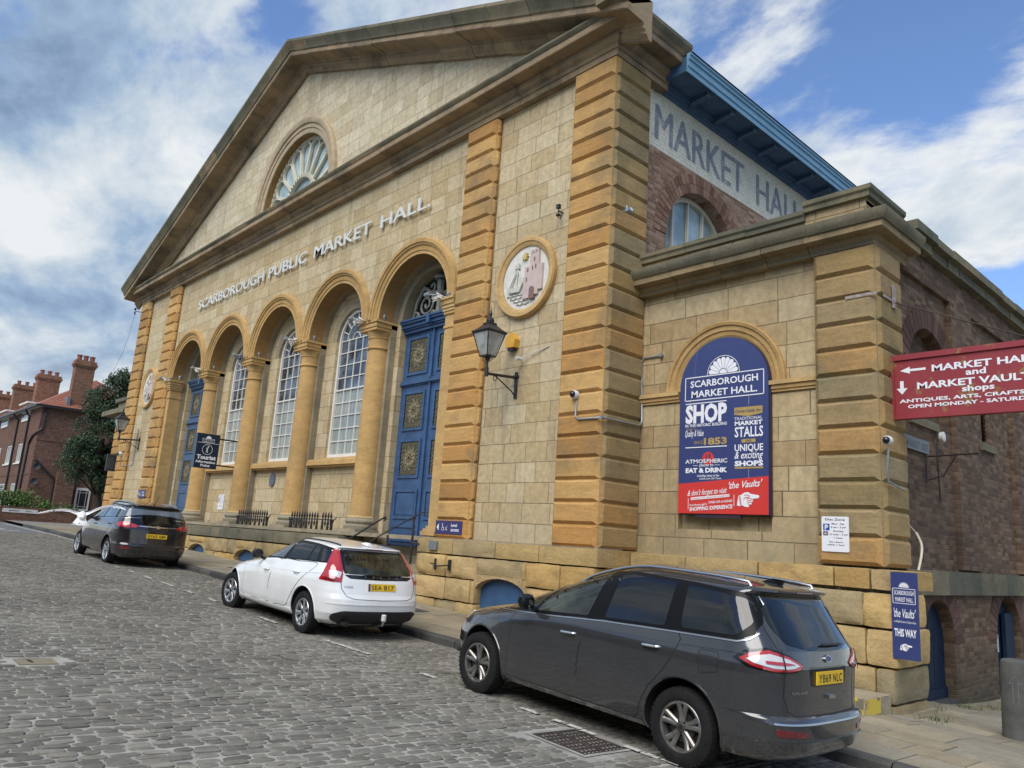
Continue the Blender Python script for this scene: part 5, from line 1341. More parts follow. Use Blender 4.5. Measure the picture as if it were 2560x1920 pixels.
    for s_ in (1, -1):
        # lamp cluster wraps from the flank on to the tailgate
        R_ = lambda *P: [('r', *p) if len(p) == 2 else p for p in P]; S_ = lambda x, z: ('s', x, z)
        o = c.panel('tail_light', [('r', .44, 1.035), ('r', .50, .99), ('r', .62, .972), ('r', .80, .968), S_(-.62, .995), S_(-.49, 1.05), S_(-.58, 1.125), ('r', .80, 1.168), ('r', .62, 1.118)], 'gloss_black', root, 'wrap', s_, .004, .014, .035)
        c.panel('lens', [('r', .46, 1.035), ('r', .52, 1.0), ('r', .64, .985), ('r', .80, .982), S_(-.66, 1.01), S_(-.55, 1.055), S_(-.62, 1.108), ('r', .80, 1.150), ('r', .62, 1.10)], 'lamp_red', o, 'wrap', s_, .012, .008, .02)
        c.panel('clear_lens', [('r', .52, 1.035), ('r', .60, 1.015), ('r', .70, 1.008), ('r', .80, 1.01), S_(-.68, 1.035), S_(-.61, 1.06), S_(-.66, 1.09), ('r', .80, 1.122), ('r', .64, 1.085)], 'lamp_clear', o, 'wrap', s_, .020, .008, .02)
        c.panel('lens', [('r', .58, 1.048), ('r', .70, 1.038), ('r', .84, 1.042), ('r', .84, 1.066), ('r', .70, 1.064)], 'lamp_red', o, 'wrap', s_, .027, .008, .02)
        c.panel('lamp_gap', [('r', .700, .965), ('r', .710, .965), ('r', .710, 1.15), ('r', .700, 1.15)], 'interior_dark', o, 'wrap', s_, .029, .006, .02)
        f = lambda P: [(s_ * a, b) for a, b in P]
        c.panel('reflector', rounded(f([(.80, .47), (.48, .455), (.46, .50), (.80, .53)]), .02), 'lamp_red_dark', root, 'rear', 1, .006, .012, .05)
    rear_band(c, 'rear_bumper_trim', .562, .576, .16, 'satin_metal', root, .007, .01)
    c.panel('plate_recess', rounded([(-.36, 1.02), (.36, 1.02), (.33, .855), (-.33, .855)], .03), 'gloss_black', root, 'rear', 1, .003, .006)
    plate(c, root, 'YB69 NLC', -.26, .26, .87, .98, False, .016)
    o = c.panel('badge', circ(0, 1.085, .062, .030, 20), 'satin_metal', root, 'rear', 1, .018, .02)
    c.panel('badge_field', circ(0, 1.085, .052, .023, 20), 'access_purple', o, 'rear', 1, .020, .004)
    mb = MB(); put_text(mb, 'GALAXY', .40, .62, .80, .026, lambda u, v, w: (c.rear(1.02 - u, v) - .010, 1.02 - u, v), bold=.01)
    mb.build('model_lettering', 'satin_metal', root, recalc=False)
    mb = MB(); mb.box(c.rear(0, .76) - .03, c.rear(0, .76) + .02, -.06, .06, .75, .78); mb.build('boot_handle', 'satin_metal', root)
    c.panel('lower_bumper', rounded([(-.90, .42), (.90, .42), (.85, .27), (-.85, .27)], .03), 'paint_grey', root, 'rear', 1, .010, .014)
    mb = MB(); mb.tube([(c.rear(y, 1.19) - .02, y, 1.20) for y in (0.05, -.15, -.35)], .012, 6); mb.build('rear_wiper', 'trim_black', root)
    c.panel('high_brake_light', [(-.16, 1.622), (.16, 1.622), (.16, 1.640), (-.16, 1.640)], 'lamp_red_dark', root, 'rear', 1, .004, .01)
    bar_rail(c, root, -.58, 1.62, lambda x: .60 + .03 * (1 - ((x - .5) / 1.2) ** 2), lambda x: roof_z(c, x, .62), 'satin_metal', .016, .035)
    mb = MB(); mb.rings([[(-.42, -.02, 1.66), (-.42, .02, 1.66), (-.22, .03, 1.69), (-.22, -.03, 1.69)], [(-.46, -.015, 1.73), (-.46, .015, 1.73), (-.34, .012, 1.735), (-.34, -.012, 1.735)]]); mb.build('aerial_fin', 'gloss_black', root)
    mirror_part(root, c, 1.98, 1.16, 1.0, 'gloss_black')
    mb = MB(); mb.box(c.S['wb'] + .6, c.S['wb'] + .9, -.5, .5, .3, .34); mb.box(-.6, 3.3, -.7, .7, .20, .30); mb.build('underbody', 'interior_dark', root)
    for s_ in (1, -1):
        c.panel('headlight', rounded([(3.58, .88), (3.30, .93), (3.42, .76), (3.62, .70)], .02), 'lamp_clear', root, 'side', s_, .006, .012)
        for ax, st in ((0, 0), (2.85, .0)): wheel(root, ax, s_ * .825, .345, .222, .235, 5, 'twin')
    place_car(root, -4.34, 7.22, .046, .02)
    return root
people_carrier()

# ---- the white estate
def estate():
    S = dict(top=1.484, zb=.22, wb=2.776, arch=.385, wr=.328, n=12, nf=4.2,
             xr=[(.22, -.70), (.30, -.84), (.40, -.915), (.55, -.925), (.62, -.915), (.70, -.87), (.80, -.835), (.90, -.80), (1.00, -.755), (1.10, -.675), (1.25, -.53), (1.36, -.43), (1.39, -.49), (1.405, -.47), (1.42, -.36), (1.45, .05), (1.47, .5), (1.484, .9)],
             xf=[(.22, 3.50), (.35, 3.62), (.50, 3.69), (.60, 3.68), (.70, 3.60), (.80, 3.35), (.88, 3.0), (.94, 2.65), (1.0, 2.30), (1.05, 2.10), (1.15, 1.85), (1.28, 1.50), (1.38, 1.20), (1.44, 1.05), (1.47, 1.0), (1.484, .98)],
             w=[(.22, .80), (.28, .88), (.40, .91), (.60, .925), (.75, .93), (.86, .925), (.92, .915), (1.0, .885), (1.06, .855), (1.15, .815), (1.28, .752), (1.36, .70), (1.40, .655), (1.43, .60), (1.455, .50), (1.475, .35), (1.484, .1)])
    c = Car(S); root = thing('estate_car', 'white estate car with tall red tail lights and a tow ball, parked in the middle', 'car', group='cars parked along the kerb')
    c.fin('body', 'paint_white', root); arch_lip(c, root, 'paint_white')
    for sg in (1, -1):
        dlo = [(1.86, 1.035), (.96, 1.075), (.1, 1.115), (-.45, 1.135), (-.60, 1.17), (-.62, 1.24), (-.50, 1.32), (-.25, 1.372), (.2, 1.402), (.70, 1.41), (.95, 1.39), (1.25, 1.305), (1.55, 1.185)]
        c.panel('window_surround', smooth_poly(dlo, 2), 'pillar_black', root, 'side', sg, .003, .01)
        c.panel('side_window', rounded([(1.70, 1.065), (.97, 1.095), (.88, 1.375), (1.2, 1.295), (1.50, 1.18)], .03), 'pane_mid', root, 'side', sg, .007, .008)
        c.panel('side_window', rounded([(.83, 1.10), (.19, 1.13), (.19, 1.365), (.78, 1.38)], .025), 'car_glass', root, 'side', sg, .007, .008)
        c.panel('side_window', rounded([(.14, 1.132), (-.13, 1.14), (.0, 1.352), (.14, 1.362)], .025), 'car_glass', root, 'side', sg, .007, .008)
        c.panel('side_window', rounded([(-.22, 1.145), (-.47, 1.16), (-.57, 1.20), (-.56, 1.25), (-.42, 1.31), (-.09, 1.345)], .05), 'car_glass', root, 'side', sg, .007, .008)
        c.strip('sill_trim', [(2.36, .30), (1.2, .285), (.42, .29)], .07, 'paint_white', root, 'side', sg, .010, .02)
        c.strip('shoulder_crease', [(3.0, .80), (2.2, .86), (1.2, .895), (.2, .93), (-.5, .985), (-.75, 1.0)], .012, 'paint_white', root, 'side', sg, .006, .012)
    D1 = [(2.18, .985), (2.24, .75), (2.26, .45), (2.22, .335), (1.7, .33), (1.24, .33), (1.245, .55), (1.20, .80), (1.0, 1.06), (1.6, 1.03)]
    D2 = [(.99, 1.06), (1.195, .80), (1.24, .55), (1.235, .33), (.85, .335), (.57, .35), (.47, .47), (.35, .62), (.15, .82), (-.08, .98), (-.17, 1.105), (.4, 1.085)]
    seams_and_doors(c, root, 'paint_white', [(D1, 1.36, .86), (D2, .31, .92)], 'paint_white', 0, hL=.18)
    g = [(-.63, .975), (-.655, 1.10), (-.62, 1.25), (-.555, 1.355), (.555, 1.355), (.62, 1.25), (.655, 1.10), (.63, .975), (.55, .935), (0, .925), (-.55, .935)]
    c.panel('rear_window', rounded(g, .03), 'gloss_black', root, 'rear', 1, .004, .012)
    c.panel('rear_glass', rounded([(-.585, 1.0), (-.61, 1.1), (-.575, 1.25), (-.52, 1.33), (.52, 1.33), (.575, 1.25), (.61, 1.1), (.585, 1.0)], .03), 'car_glass_front', root, 'rear', 1, .007, .006)
    c.strip('tailgate_seam', [(-.70, .90), (-.69, .78), (-.62, .67), (-.5, .635), (0, .625), (.5, .635), (.62, .67), (.69, .78), (.70, .90)], .009, 'interior_dark', root, 'rear', 1, .0015, .004)
    for s_ in (1, -1):
        f = lambda P: [(s_ * a, b) for a, b in P]
        S_ = lambda d, z: ('s', c.prof('xr', z) + d, z)
        o = c.panel('tail_light', [('r', .69, .875), ('r', .80, .872), S_(.40, .885), S_(.34, .915), S_(.22, .975), S_(.15, 1.05), S_(.14, 1.13), S_(.13, 1.22), S_(.125, 1.355), ('r', .615, 1.362), ('r', .600, 1.33), ('r', .648, 1.22), ('r', .682, 1.10), ('r', .655, 1.02), ('r', .70, .93)], 'lamp_red', root, 'wrap', s_, .010, .022, .03)
        c.panel('clear_lens', [('r', .715, .935), ('r', .80, .965), ('r', .82, 1.03), ('r', .74, 1.045), ('r', .672, 1.022)], 'lamp_clear', o, 'wrap', s_, .016, .006, .03)
        c.panel('dark_lens', [('r', .71, .885), ('r', .80, .885), S_(.30, .897), S_(.26, .935), ('r', .80, .93)], 'lamp_red_dark', o, 'wrap', s_, .0135, .003, .03)
    plate(c, root, 'SEA 817', -.26, .26, .765, .875, True, .014)
    for k, ch in enumerate('VOLVO'):
        y = .30 - .15 * k; mb = MB(); put_text(mb, ch, y - .018, y + .018, .955, .032, lambda u, v, w, y=y: (c.rear(y, .95) - .014, 2 * y - u, v), bold=.01); mb.build('tailgate_letter', 'satin_metal', root, recalc=False)
    mb = MB(); put_text(mb, 'V60', .52, .66, .80, .03, lambda u, v, w: (c.rear(1.18 - u, v) - .010, 1.18 - u, v), bold=.01)
    mb.build('model_lettering', 'satin_metal', root, recalc=False)
    rear_band(c, 'bumper_crease', .545, .562, .30, 'paint_white', root)
    c.panel('rear_diffuser', rounded([(-.80, .40), (-.66, .455), (.66, .455), (.80, .40), (.78, .30), (.6, .235), (-.6, .235), (-.78, .30)], .05), 'trim_black', root, 'rear', 1, .008, .02)
    mb = MB(); mb.tube([(-.55, .0, .24), (-.86, 0, .235), (-.98, 0, .26), (-1.0, 0, .33)], .02, 8); mb.tube([(-1.0, 0, .31), (-1.0, 0, .40), (-1.0, 0, .41)], [.032, .032, .02], 12); mb.build('tow_ball', 'satin_metal', root, smooth=True)
    mb = MB(); mb.tube([(-1.0, 0, .33), (-1.0, 0, .415), (-1.0, 0, .425)], [.040, .040, .025], 12); mb.build('tow_ball_cap', 'plastic_white', root, smooth=True)
    mb = MB(); mb.tube([(-.6, .60, .26), (-.90, .60, .26)], .035, 12); mb.build('exhaust', 'rim_dark', root, smooth=True)
    mb = MB(); mb.tube([(c.rear(y, .99) - .02, y, .995 + .02 * abs(y)) for y in (.0, -.2, -.4)], .010, 6); mb.build('rear_wiper', 'trim_black', root)
    c.panel('high_brake_light', [(-.17, 1.375), (.17, 1.375), (.17, 1.395), (-.17, 1.395)], 'lamp_red_dark', root, 'rear', 1, .006, .01)
    bar_rail(c, root, -.42, 1.0, lambda x: .555, lambda x: roof_z(c, x, .56), 'trim_black', .014, .012)
    mb = MB(); mb.rings([[(-.34, -.05, 1.43), (-.34, .05, 1.43), (-.10, .035, 1.46), (-.10, -.035, 1.46)], [(-.32, -.012, 1.485), (-.32, .012, 1.485), (-.20, .008, 1.49), (-.20, -.008, 1.49)]]); mb.build('aerial_fin', 'paint_white', root)
    mirror_part(root, c, 1.62, 1.09, .95, 'trim_black')
    mb = MB(); mb.box(-.6, 3.1, -.66, .66, .18, .28); mb.build('underbody', 'interior_dark', root)
    for s_ in (1, -1):
        c.panel('headlight', rounded([(3.45, .74), (3.05, .82), (3.30, .66), (3.50, .62)], .02), 'lamp_clear', root, 'side', s_, .006, .012)
        wheel(root, 0, s_ * .795, .328, .215, .215, 7, 'single', 0, rim_mat='alloy_bright'); wheel(root, 2.776, s_ * .795, .328, .215, .215, 7, 'single', .10, rim_mat='alloy_bright')
    place_car(root, -11.57, 7.24, .035, .02)
    return root
estate()

# ---- the dark compact MPV up the street
def compact_mpv():
    S = dict(top=1.66, zb=.23, wb=2.76, arch=.40, wr=.338, n=12, nf=4.2,
             xr=[(.23, -.80), (.32, -.92), (.45, -.965), (.55, -.965), (.60, -.93), (.75, -.92), (.95, -.905), (1.05, -.88), (1.15, -.83), (1.35, -.68), (1.52, -.55), (1.555, -.62), (1.575, -.60), (1.60, -.40), (1.63, .1), (1.65, .5), (1.66, .9)],
             xf=[(.23, 3.55), (.38, 3.66), (.52, 3.70), (.65, 3.66), (.78, 3.50), (.90, 3.22), (1.0, 2.92), (1.06, 2.68), (1.2, 2.35), (1.35, 1.98), (1.48, 1.62), (1.56, 1.38), (1.61, 1.2), (1.64, 1.05), (1.66, .95)],
             w=[(.23, .82), (.30, .90), (.42, .93), (.60, .938), (.80, .942), (.92, .94), (1.0, .925), (1.08, .90), (1.2, .86), (1.35, .80), (1.48, .735), (1.55, .68), (1.585, .62), (1.615, .53), (1.645, .36), (1.66, .1)])
    c = Car(S); root = thing('compact_mpv', 'dark purple-grey family car with silver roof rails parked furthest up the street', 'car', group='cars parked along the kerb')
    c.fin('body', 'paint_dark', root); arch_lip(c, root, 'paint_dark')
    for sg in (1, -1):
        dlo = [(2.45, 1.06), (1.6, 1.11), (.7, 1.155), (-.1, 1.19), (-.55, 1.21), (-.72, 1.26), (-.76, 1.36), (-.68, 1.47), (-.5, 1.525), (0, 1.545), (.6, 1.555), (1.0, 1.53), (1.4, 1.44), (1.9, 1.27)]
        c.panel('window_surround', smooth_poly(dlo, 2), 'pillar_black', root, 'side', sg, .003, .01)
        for P in ([(1.85, 1.12), (.86, 1.17), (.78, 1.52), (1.1, 1.49), (1.5, 1.36)], [(.78, 1.175), (-.10, 1.205), (-.06, 1.505), (.70, 1.525)], [(-.26, 1.215), (-.55, 1.235), (-.68, 1.30), (-.68, 1.38), (-.60, 1.47), (-.22, 1.50)], [(2.3, 1.085), (1.93, 1.115), (1.70, 1.29), (2.0, 1.20)]):
            c.panel('side_window', rounded(P, .03), 'pane_mid', root, 'side', sg, .007, .008)
        c.strip('window_trim', [(2.45, 1.05), (1.6, 1.10), (.7, 1.145), (-.1, 1.18), (-.55, 1.20), (-.74, 1.25)], .014, 'chrome', root, 'side', sg, .010, .012)
        c.strip('shoulder_crease', [(1.7, .92), (.8, .97), (.0, 1.03), (-.5, 1.09)], .012, 'paint_dark', root, 'side', sg, .006, .012)
        if sg > 0: c.panel('fuel_flap', circ(-.22, .87, .085, None, 18), 'paint_dark', root, 'side', sg, .005, .01)
    D1 = [(2.15, 1.04), (2.22, .75), (2.22, .40), (2.15, .30), (1.6, .29), (1.12, .29), (1.11, .55), (1.05, .85), (.87, 1.14), (1.5, 1.10)]
    D2 = [(.86, 1.14), (1.04, .85), (1.10, .55), (1.11, .29), (.8, .29), (.56, .31), (.47, .45), (.38, .60), (.18, .80), (-.12, 1.0), (-.17, 1.17), (.3, 1.16)]
    seams_and_doors(c, root, 'paint_dark', [(D1, 1.28, .96), (D2, .10, 1.03)], 'paint_dark', 0)
    g = [(-.66, 1.08), (-.72, 1.25), (-.68, 1.42), (-.60, 1.525), (.60, 1.525), (.68, 1.42), (.72, 1.25), (.66, 1.08), (.4, 1.06), (-.4, 1.06)]
    c.panel('rear_window', rounded(g, .04), 'car_glass', root, 'rear', 1, .004, .012)
    c.strip('tailgate_seam', [(-.66, 1.02), (-.65, .75), (-.58, .60), (-.4, .57), (.4, .57), (.58, .60), (.65, .75), (.66, 1.02)], .010, 'interior_dark', root, 'rear', 1, .0015, .004)
    for s_ in (1, -1):
        f = lambda P: [(s_ * a, b) for a, b in P]
        S_ = lambda x, z: ('s', x, z)
        o = c.panel('tail_light', [('r', .45, 1.04), ('r', .56, 1.0), ('r', .72, .985), S_(-.62, .99), S_(-.42, 1.065), S_(-.60, 1.12), ('r', .74, 1.125), ('r', .56, 1.08)], 'lamp_red', root, 'wrap', s_, .009, .020, .03)
        c.panel('lamp_gap', [('r', .655, .98), ('r', .667, .98), ('r', .667, 1.115), ('r', .655, 1.115)], 'interior_dark', o, 'wrap', s_, .012, .006, .03)
        c.panel('reflector', rounded(f([(.82, .45), (.62, .44), (.62, .50), (.82, .52)]), .02), 'lamp_red_dark', root, 'rear', 1, .006, .012, .05)
    c.strip('chrome_bar', [(-.46, 1.045), (0, 1.04), (.46, 1.045)], .032, 'chrome', root, 'rear', 1, .014, .02)
    o = c.panel('badge', circ(0, 1.04, .055, .042, 20), 'chrome', root, 'rear', 1, .028, .02)
    plate(c, root, 'SY65 XMR', -.26, .26, .75, .86, False, .014)
    rear_band(c, 'bumper_crease', .515, .53, .30, 'paint_dark', root)
    mb = MB(); mb.tube([(c.rear(y, 1.11) - .02, y, 1.105) for y in (.1, -.1, -.3)], .012, 6); mb.build('rear_wiper', 'trim_black', root)
    bar_rail(c, root, -.40, 1.35, lambda x: .575, lambda x: roof_z(c, x, .58), 'satin_metal', .022, .03)
    mb = MB(); mb.tube([(-.3, 0, 1.60), (-.55, 0, 1.84)], .006, 5); mb.lathe([(.03, 0), (.02, .03)], (-.3, 0, 1.60), 8); mb.build('aerial', 'trim_black', root)
    mirror_part(root, c, 1.86, 1.17, 1.0, 'gloss_black')
    mb = MB(); mb.box(-.6, 3.1, -.68, .68, .19, .29); mb.build('underbody', 'interior_dark', root)
    for s_ in (1, -1):
        c.panel('headlight', rounded([(3.48, .82), (3.05, .95), (3.35, .70), (3.55, .68)], .02), 'lamp_clear', root, 'side', s_, .006, .012)
        for ax in (0, 2.76): wheel(root, ax, s_ * .805, .338, .238, .225, 5, 'twin', rim_mat='alloy_bright')
    place_car(root, -22.3, 7.28, .032, .02)
    return root
compact_mpv()

# ------------------------------------------------------------------ fittings on the hall
def FP(y): return lambda u, v, w=0: (u, y - w, v)          # a sign plane facing the street (survey units)
def lantern(x, z, label, grp):
    yw = 9.15; yl = 8.43; root = thing('wall_lantern', label, 'wall lantern', S3((x, yw, z)), grp)
    mb = MB(True); mb.box(x - .03, x + .03, yw - .03, yw, z - .32, z + .16); mb.box(x - .06, x + .06, yw - .05, yw, z + .06, z + .10)
    mb.tube([(x, yw, z + .06), (x, yl, z)], .026, 8); mb.tube([(x, yw - .02, z - .28), (x, yw - .12, z - .2), (x, yl + .2, z - .0)], .012, 6)
    mb.tube([(x, yl + .2 + .04 * math.cos(a), z - .05 + .04 * math.sin(a)) for a in [i * .6 for i in range(11)]], .008, 5)
    mb.lathe([(.035, -.05), (.035, .10), (.02, .12), (.02, .22), (.045, .25), (.05, .29)], (x, yl, z), 12)
    mb.build('bracket', 'iron_black', root, smooth=30)
    mb = MB(True); zb = z + .29
    def sq(h, hw): return [(x - hw, yl - hw, h), (x + hw, yl - hw, h), (x + hw, yl + hw, h), (x - hw, yl + hw, h)]
    mb.rings([sq(zb, .10), sq(zb + .025, .10)]); b, t = .095, .20
    for sx in (-1, 1):
        for sy in (-1, 1): mb.tube([(x + sx * b, yl + sy * b, zb), (x + sx * t, yl + sy * t, zb + .42)], .010, 5)
    mb.rings([sq(zb + .42, .215), sq(zb + .44, .225), sq(zb + .455, .22), sq(zb + .51, .15), sq(zb + .58, .085), sq(zb + .60, .09), sq(zb + .62, .07)])
    mb.lathe([(.06, .60), (.075, .64), (.07, .68), (.04, .71), (.02, .74), (.035, .77), (.028, .80), (.008, .85), (.002, .92)], (x, yl, zb), 12)
    for s_ in (-1, 1): mb.tube([(x + s_ * .03, yl, z + .2), (x + s_ * .13, yl, z + .24), (x + s_ * .12, yl, z + .31)], .008, 5)
    mb.build('frame', 'iron_black', root, smooth=30)
    mb = MB(True); mb.rings([sq(zb + .03, .088), sq(zb + .415, .192)], True, False); mb.build('glass', 'lamp_glass', root)
    mb = MB(True); mb.lathe([(.02, .05), (.025, .12), (.03, .2), (.015, .26)], (x, yl, zb), 10); mb.build('bulb', 'plastic_white', root, smooth=True)
lantern(-9.88, 4.46, 'black iron street lantern on a wall bracket between the right-hand door and the corner pilaster', 'wall lanterns on the front')
lantern(-30.08, 4.38, 'black iron street lantern on the far left panel of the hall, near the tree', 'wall lanterns on the front')
# alarm box
mb = MB(True); x, z = -9.99, 5.17; mb.prism([[(x - .11, z - .10), (x + .11, z - .10), (x + .13, z + .05), (x, z + .19), (x - .13, z + .05)]], 9.02, 9.15)
o = mb.build('alarm_box', 'alarm_yellow', None, S3((x, 9.1, z))); tag(o, 'yellow alarm box behind the right-hand lantern', 'alarm box')
mb = MB(True); mb.box(x - .07, x + .07, 9.04, 9.13, z - .15, z - .102); mb.build('strobe', 'plastic_dark', o)
def sign_board(name, label, cat, loops, y0, y1, mat, org, group=None):
    mb = MB(True); mb.prism(loops, y0, y1); o = mb.build(name, mat, None, S3(org)); return tag(o, label, cat, group)
def rect(x0, x1, z0, z1): return [(x0, z0), (x1, z0), (x1, z1), (x0, z1)]
def person_chair(mb, P, x, z, s):
    """wheelchair user and pushchair pictograms"""
    ring = arcpts(x, z, .30 * s, PI * .75, PI * 2.1, 12)
    def bar(pts, w):
        for a, b in zip(pts, pts[1:]):
            a, b = Vector(a), Vector(b); d = (b - a).normalized(); q = Vector((-d.y, d.x)) * w / 2
            mb.add([P(*p) for p in (a - q, b - q, b + q, a + q)], [(0, 1, 2, 3)])
    bar(ring, .08 * s); bar([(x - .05 * s, z + .62 * s), (x, z + .25 * s), (x + .28 * s, z + .22 * s), (x + .40 * s, z - .22 * s)], .15 * s)
    mb.add([P(*p) for p in circ(x - .07 * s, z + .82 * s, .12 * s, None, 10)], [tuple(range(10))])
    x2 = x + 1.05 * s
    for dx in (-.18, .22): bar(circ(x2 + dx * s, z - .18 * s, .09 * s, None, 8) + [(x2 + dx * s + .09 * s, z - .18 * s)], .06 * s)
    bar([(x2 - .22 * s, z - .1 * s), (x2 + .2 * s, z + .42 * s), (x2 + .36 * s, z + .5 * s)], .07 * s); bar([(x2 + .2 * s, z - .1 * s), (x2 - .2 * s, z + .2 * s)], .07 * s); bar([(x2 - .2 * s, z + .22 * s), (x2 + .1 * s, z + .15 * s)], .18 * s)
def level_sign(x0, x1, z0, z1, yf, label, flip):
    o = sign_board('access_sign', label, 'sign', [rect(x0, x1, z0, z1)], yf - .012, yf, 'access_purple', ((x0 + x1) / 2, yf, z0), 'level access signs')
    mb = MB(True); P = FP(yf - .014); w, h = x1 - x0, z1 - z0
    mb.add([P(x0 + w * .05, z0 + h * .5), P(x0 + w * .13, z0 + h * .22), P(x0 + w * .13, z0 + h * .78)], [(0, 1, 2)])
    person_chair(mb, P, x0 + w * .28, z0 + h * .38, h * .42)
    put_text(mb, 'Level', x0 + w * .60, x0 + w * .82, z0 + h * .56, h * .24, P, bold=.02); put_text(mb, 'access', x0 + w * .60, x0 + w * .90, z0 + h * .22, h * .20, P, bold=.02)
    mb.build('lettering', 'print_white', o, recalc=False)
level_sign(-11.65, -10.88, 1.71, 1.95, 8.975, 'purple level access sign low on the pilaster right of the near blue door', 0)
level_sign(-28.76, -28.0, 2.33, 2.60, 8.975, 'purple level access sign behind the furthest car, left of the far blue door', 1)
mb = MB(True); mb.box(-11.70, -11.46, 8.87, 8.90, 1.41, 1.57); o = mb.build('wall_plate', 'lead_grey', None, S3((-11.58, 8.9, 1.41))); tag(o, 'small grey metal plate on the plinth under the level access sign', 'plate')
# tethering iron on the pier
mb = MB(True)
for x in (-11.42, -11.02): mb.box(x - .025, x + .025, 8.84, 8.88, 1.07, 1.26)
mb.tube([(-11.50, 8.80, 1.17), (-11.42, 8.82, 1.16), (-11.22, 8.76, 1.135), (-11.02, 8.82, 1.16), (-11.02, 8.86, 1.16)], .014, 6)
o = mb.build('wall_iron', 'iron_black', None, S3((-11.2, 8.85, 1.1))); tag(o, 'bent black iron bar in two holders on the stone pier beside the door steps', 'iron bar')
# tourist information box
root = thing('information_sign', 'dark blue tourist information box sign projecting from the second column', 'sign', S3((-21.62, 8.4, 3.6)))
mb = MB(True); X1, Y0, Y1, ZA, ZC = -21.5, 8.02, 8.66, 3.10, 4.06
mb.box(X1 - .16, X1, Y0, Y1, ZA, ZC); mb.build('case', 'info_navy', root)
mb = MB(True); mb.box(X1 - .1, X1 - .06, Y1, 9.2, ZC - .12, ZC - .08); mb.box(X1 - .1, X1 - .06, Y1, 9.2, ZA + .10, ZA + .14); mb.build('bracket', 'iron_black', root)
P = lambda u, v, w=0: (X1 + .004 + w, u, v)
mb = MB(True); mb.add([P(Y0 + .02, ZC - .265), P(Y1 - .02, ZC - .265), P(Y1 - .02, ZC - .255), P(Y0 + .02, ZC - .255)], [(0, 1, 2, 3)])
def barp(mb, P, pts, w):
    for a, b in zip(pts, pts[1:]):
        a, b = Vector(a), Vector(b)
        if (b - a).length < 1e-6: continue
        d = (b - a).normalized(); q = Vector((-d.y, d.x)) * w / 2; a, b = a - d * w * .2, b + d * w * .2
        mb.add([P(*p) for p in (a - q, b - q, b + q, a + q)], [(0, 1, 2, 3)])
barp(mb, P, circ(8.34, 3.62, .14, None, 28) + [(8.48, 3.62)], .014)
mb.add([P(*p) for p in circ(8.36, 3.70, .022, None, 12)], [tuple(range(12))]); barp(mb, P, [(8.31, 3.655), (8.35, 3.655), (8.32, 3.55), (8.36, 3.55)], .028)
put_text(mb, 'Tourist', 8.07, 8.61, 3.35, .115, P, bold=.045); put_text(mb, 'Information', 8.07, 8.61, 3.245, .07, P, bold=.035); put_text(mb, 'Point', 8.21, 8.47, 3.145, .07, P, bold=.035)
barp(mb, P, [(8.17, 3.82), (8.51, 3.82), (8.51, 3.92), (8.17, 3.92), (8.17, 3.82)], .008)
put_text(mb, 'SCARBOROUGH', 8.19, 8.49, 3.878, .028, P, bold=.01); put_text(mb, 'MARKET HALL', 8.20, 8.48, 3.832, .028, P, bold=.01)
mb.add([P(*p) for p in arcpts(8.34, 3.925, .075, 0, PI, 12)], [tuple(range(13))])
mb.build('lettering', 'print_white', root, recalc=False)
# parking notice, blue plaque, little pink plate
def notice(name, label, x0, x1, z0, z1, yf, full, org=None):
    o = sign_board(name, label, 'parking sign', [rounded(rect(x0, x1, z0, z1), .02)], yf - .012, yf, 'print_white', ((x0 + x1) / 2, yf, z0), 'parking notices on the hall')
    P = FP(yf - .0135); w, h = x1 - x0, z1 - z0; X = lambda t: x0 + w * t; Z = lambda t: z0 + h * t
    mb = MB(True)
    for tx, a, b, z, s in (('Disc Zone', .14, .86, .885, .065), ('Mon - Sat', .38, .84, .77, .048), ('9 am - 5 pm', .35, .90, .675, .048), ('Sunday', .43, .82, .565, .048), ('12 noon - 5 pm', .29, .97, .47, .048), ('1 hour', .46, .78, .37, .05), ('No return', .28, .77, .255, .048), ('within 1 hour', .20, .85, .175, .048)):
        put_text(mb, tx, X(a), X(b), Z(z), h * s, P, bold=.012)
    mb.build('lettering', 'print_black', o, recalc=False)
    mb = MB(True); mb.add([P(X(.06), Z(.60)), P(X(.30), Z(.60)), P(X(.30), Z(.79)), P(X(.06), Z(.79))], [(0, 1, 2, 3)]); pb_ = mb.build('parking_symbol', 'print_blue', o)
    mb = MB(True); put_text(mb, 'P', X(.12), X(.25), Z(.625), h * .14, FP(yf - .0145), bold=.03); mb.build('letter', 'print_white', pb_, recalc=False)
    mb = MB(True); mb.add([P(X(.06), Z(.455)), P(X(.24), Z(.455)), P(X(.24), Z(.57)), P(X(.06), Z(.57))], [(0, 1, 2, 3)]); pb_ = mb.build('zone_symbol', 'print_black', o)
    mb = MB(True); put_text(mb, 'A1', X(.09), X(.21), Z(.48), h * .065, FP(yf - .0145), bold=.03); mb.build('letter', 'print_white', pb_, recalc=False)
notice('parking_notice', 'white disc zone parking notice low on the right-hand bay, left of its corner', -4.62, -4.27, 1.78, 2.22, 9.795, True)
notice('parking_notice', 'white parking notice between the first two columns, behind the dark car', -23.42, -23.04, 2.04, 2.49, 9.655, True)
mb = MB(True); mb.prism([circ(-20.0, 2.89, .16, .185, 28)], 9.63, 9.66); o = mb.build('wall_plaque', 'plaque_blue', None, S3((-20, 9.65, 2.7))); tag(o, 'oval blue-grey plaque below the middle window', 'plaque')
mb = MB(True); P = FP(9.628); barp(mb, P, circ(-20.0, 2.89, .14, .165, 24) + [(-19.86, 2.89)], .012)
for k, wd in enumerate((.12, .18, .2, .18, .12)): mb.add([P(-20 - wd / 2, 2.97 - k * .04), P(-20 + wd / 2, 2.97 - k * .04), P(-20 + wd / 2, 2.985 - k * .04), P(-20 - wd / 2, 2.985 - k * .04)], [(0, 1, 2, 3)])
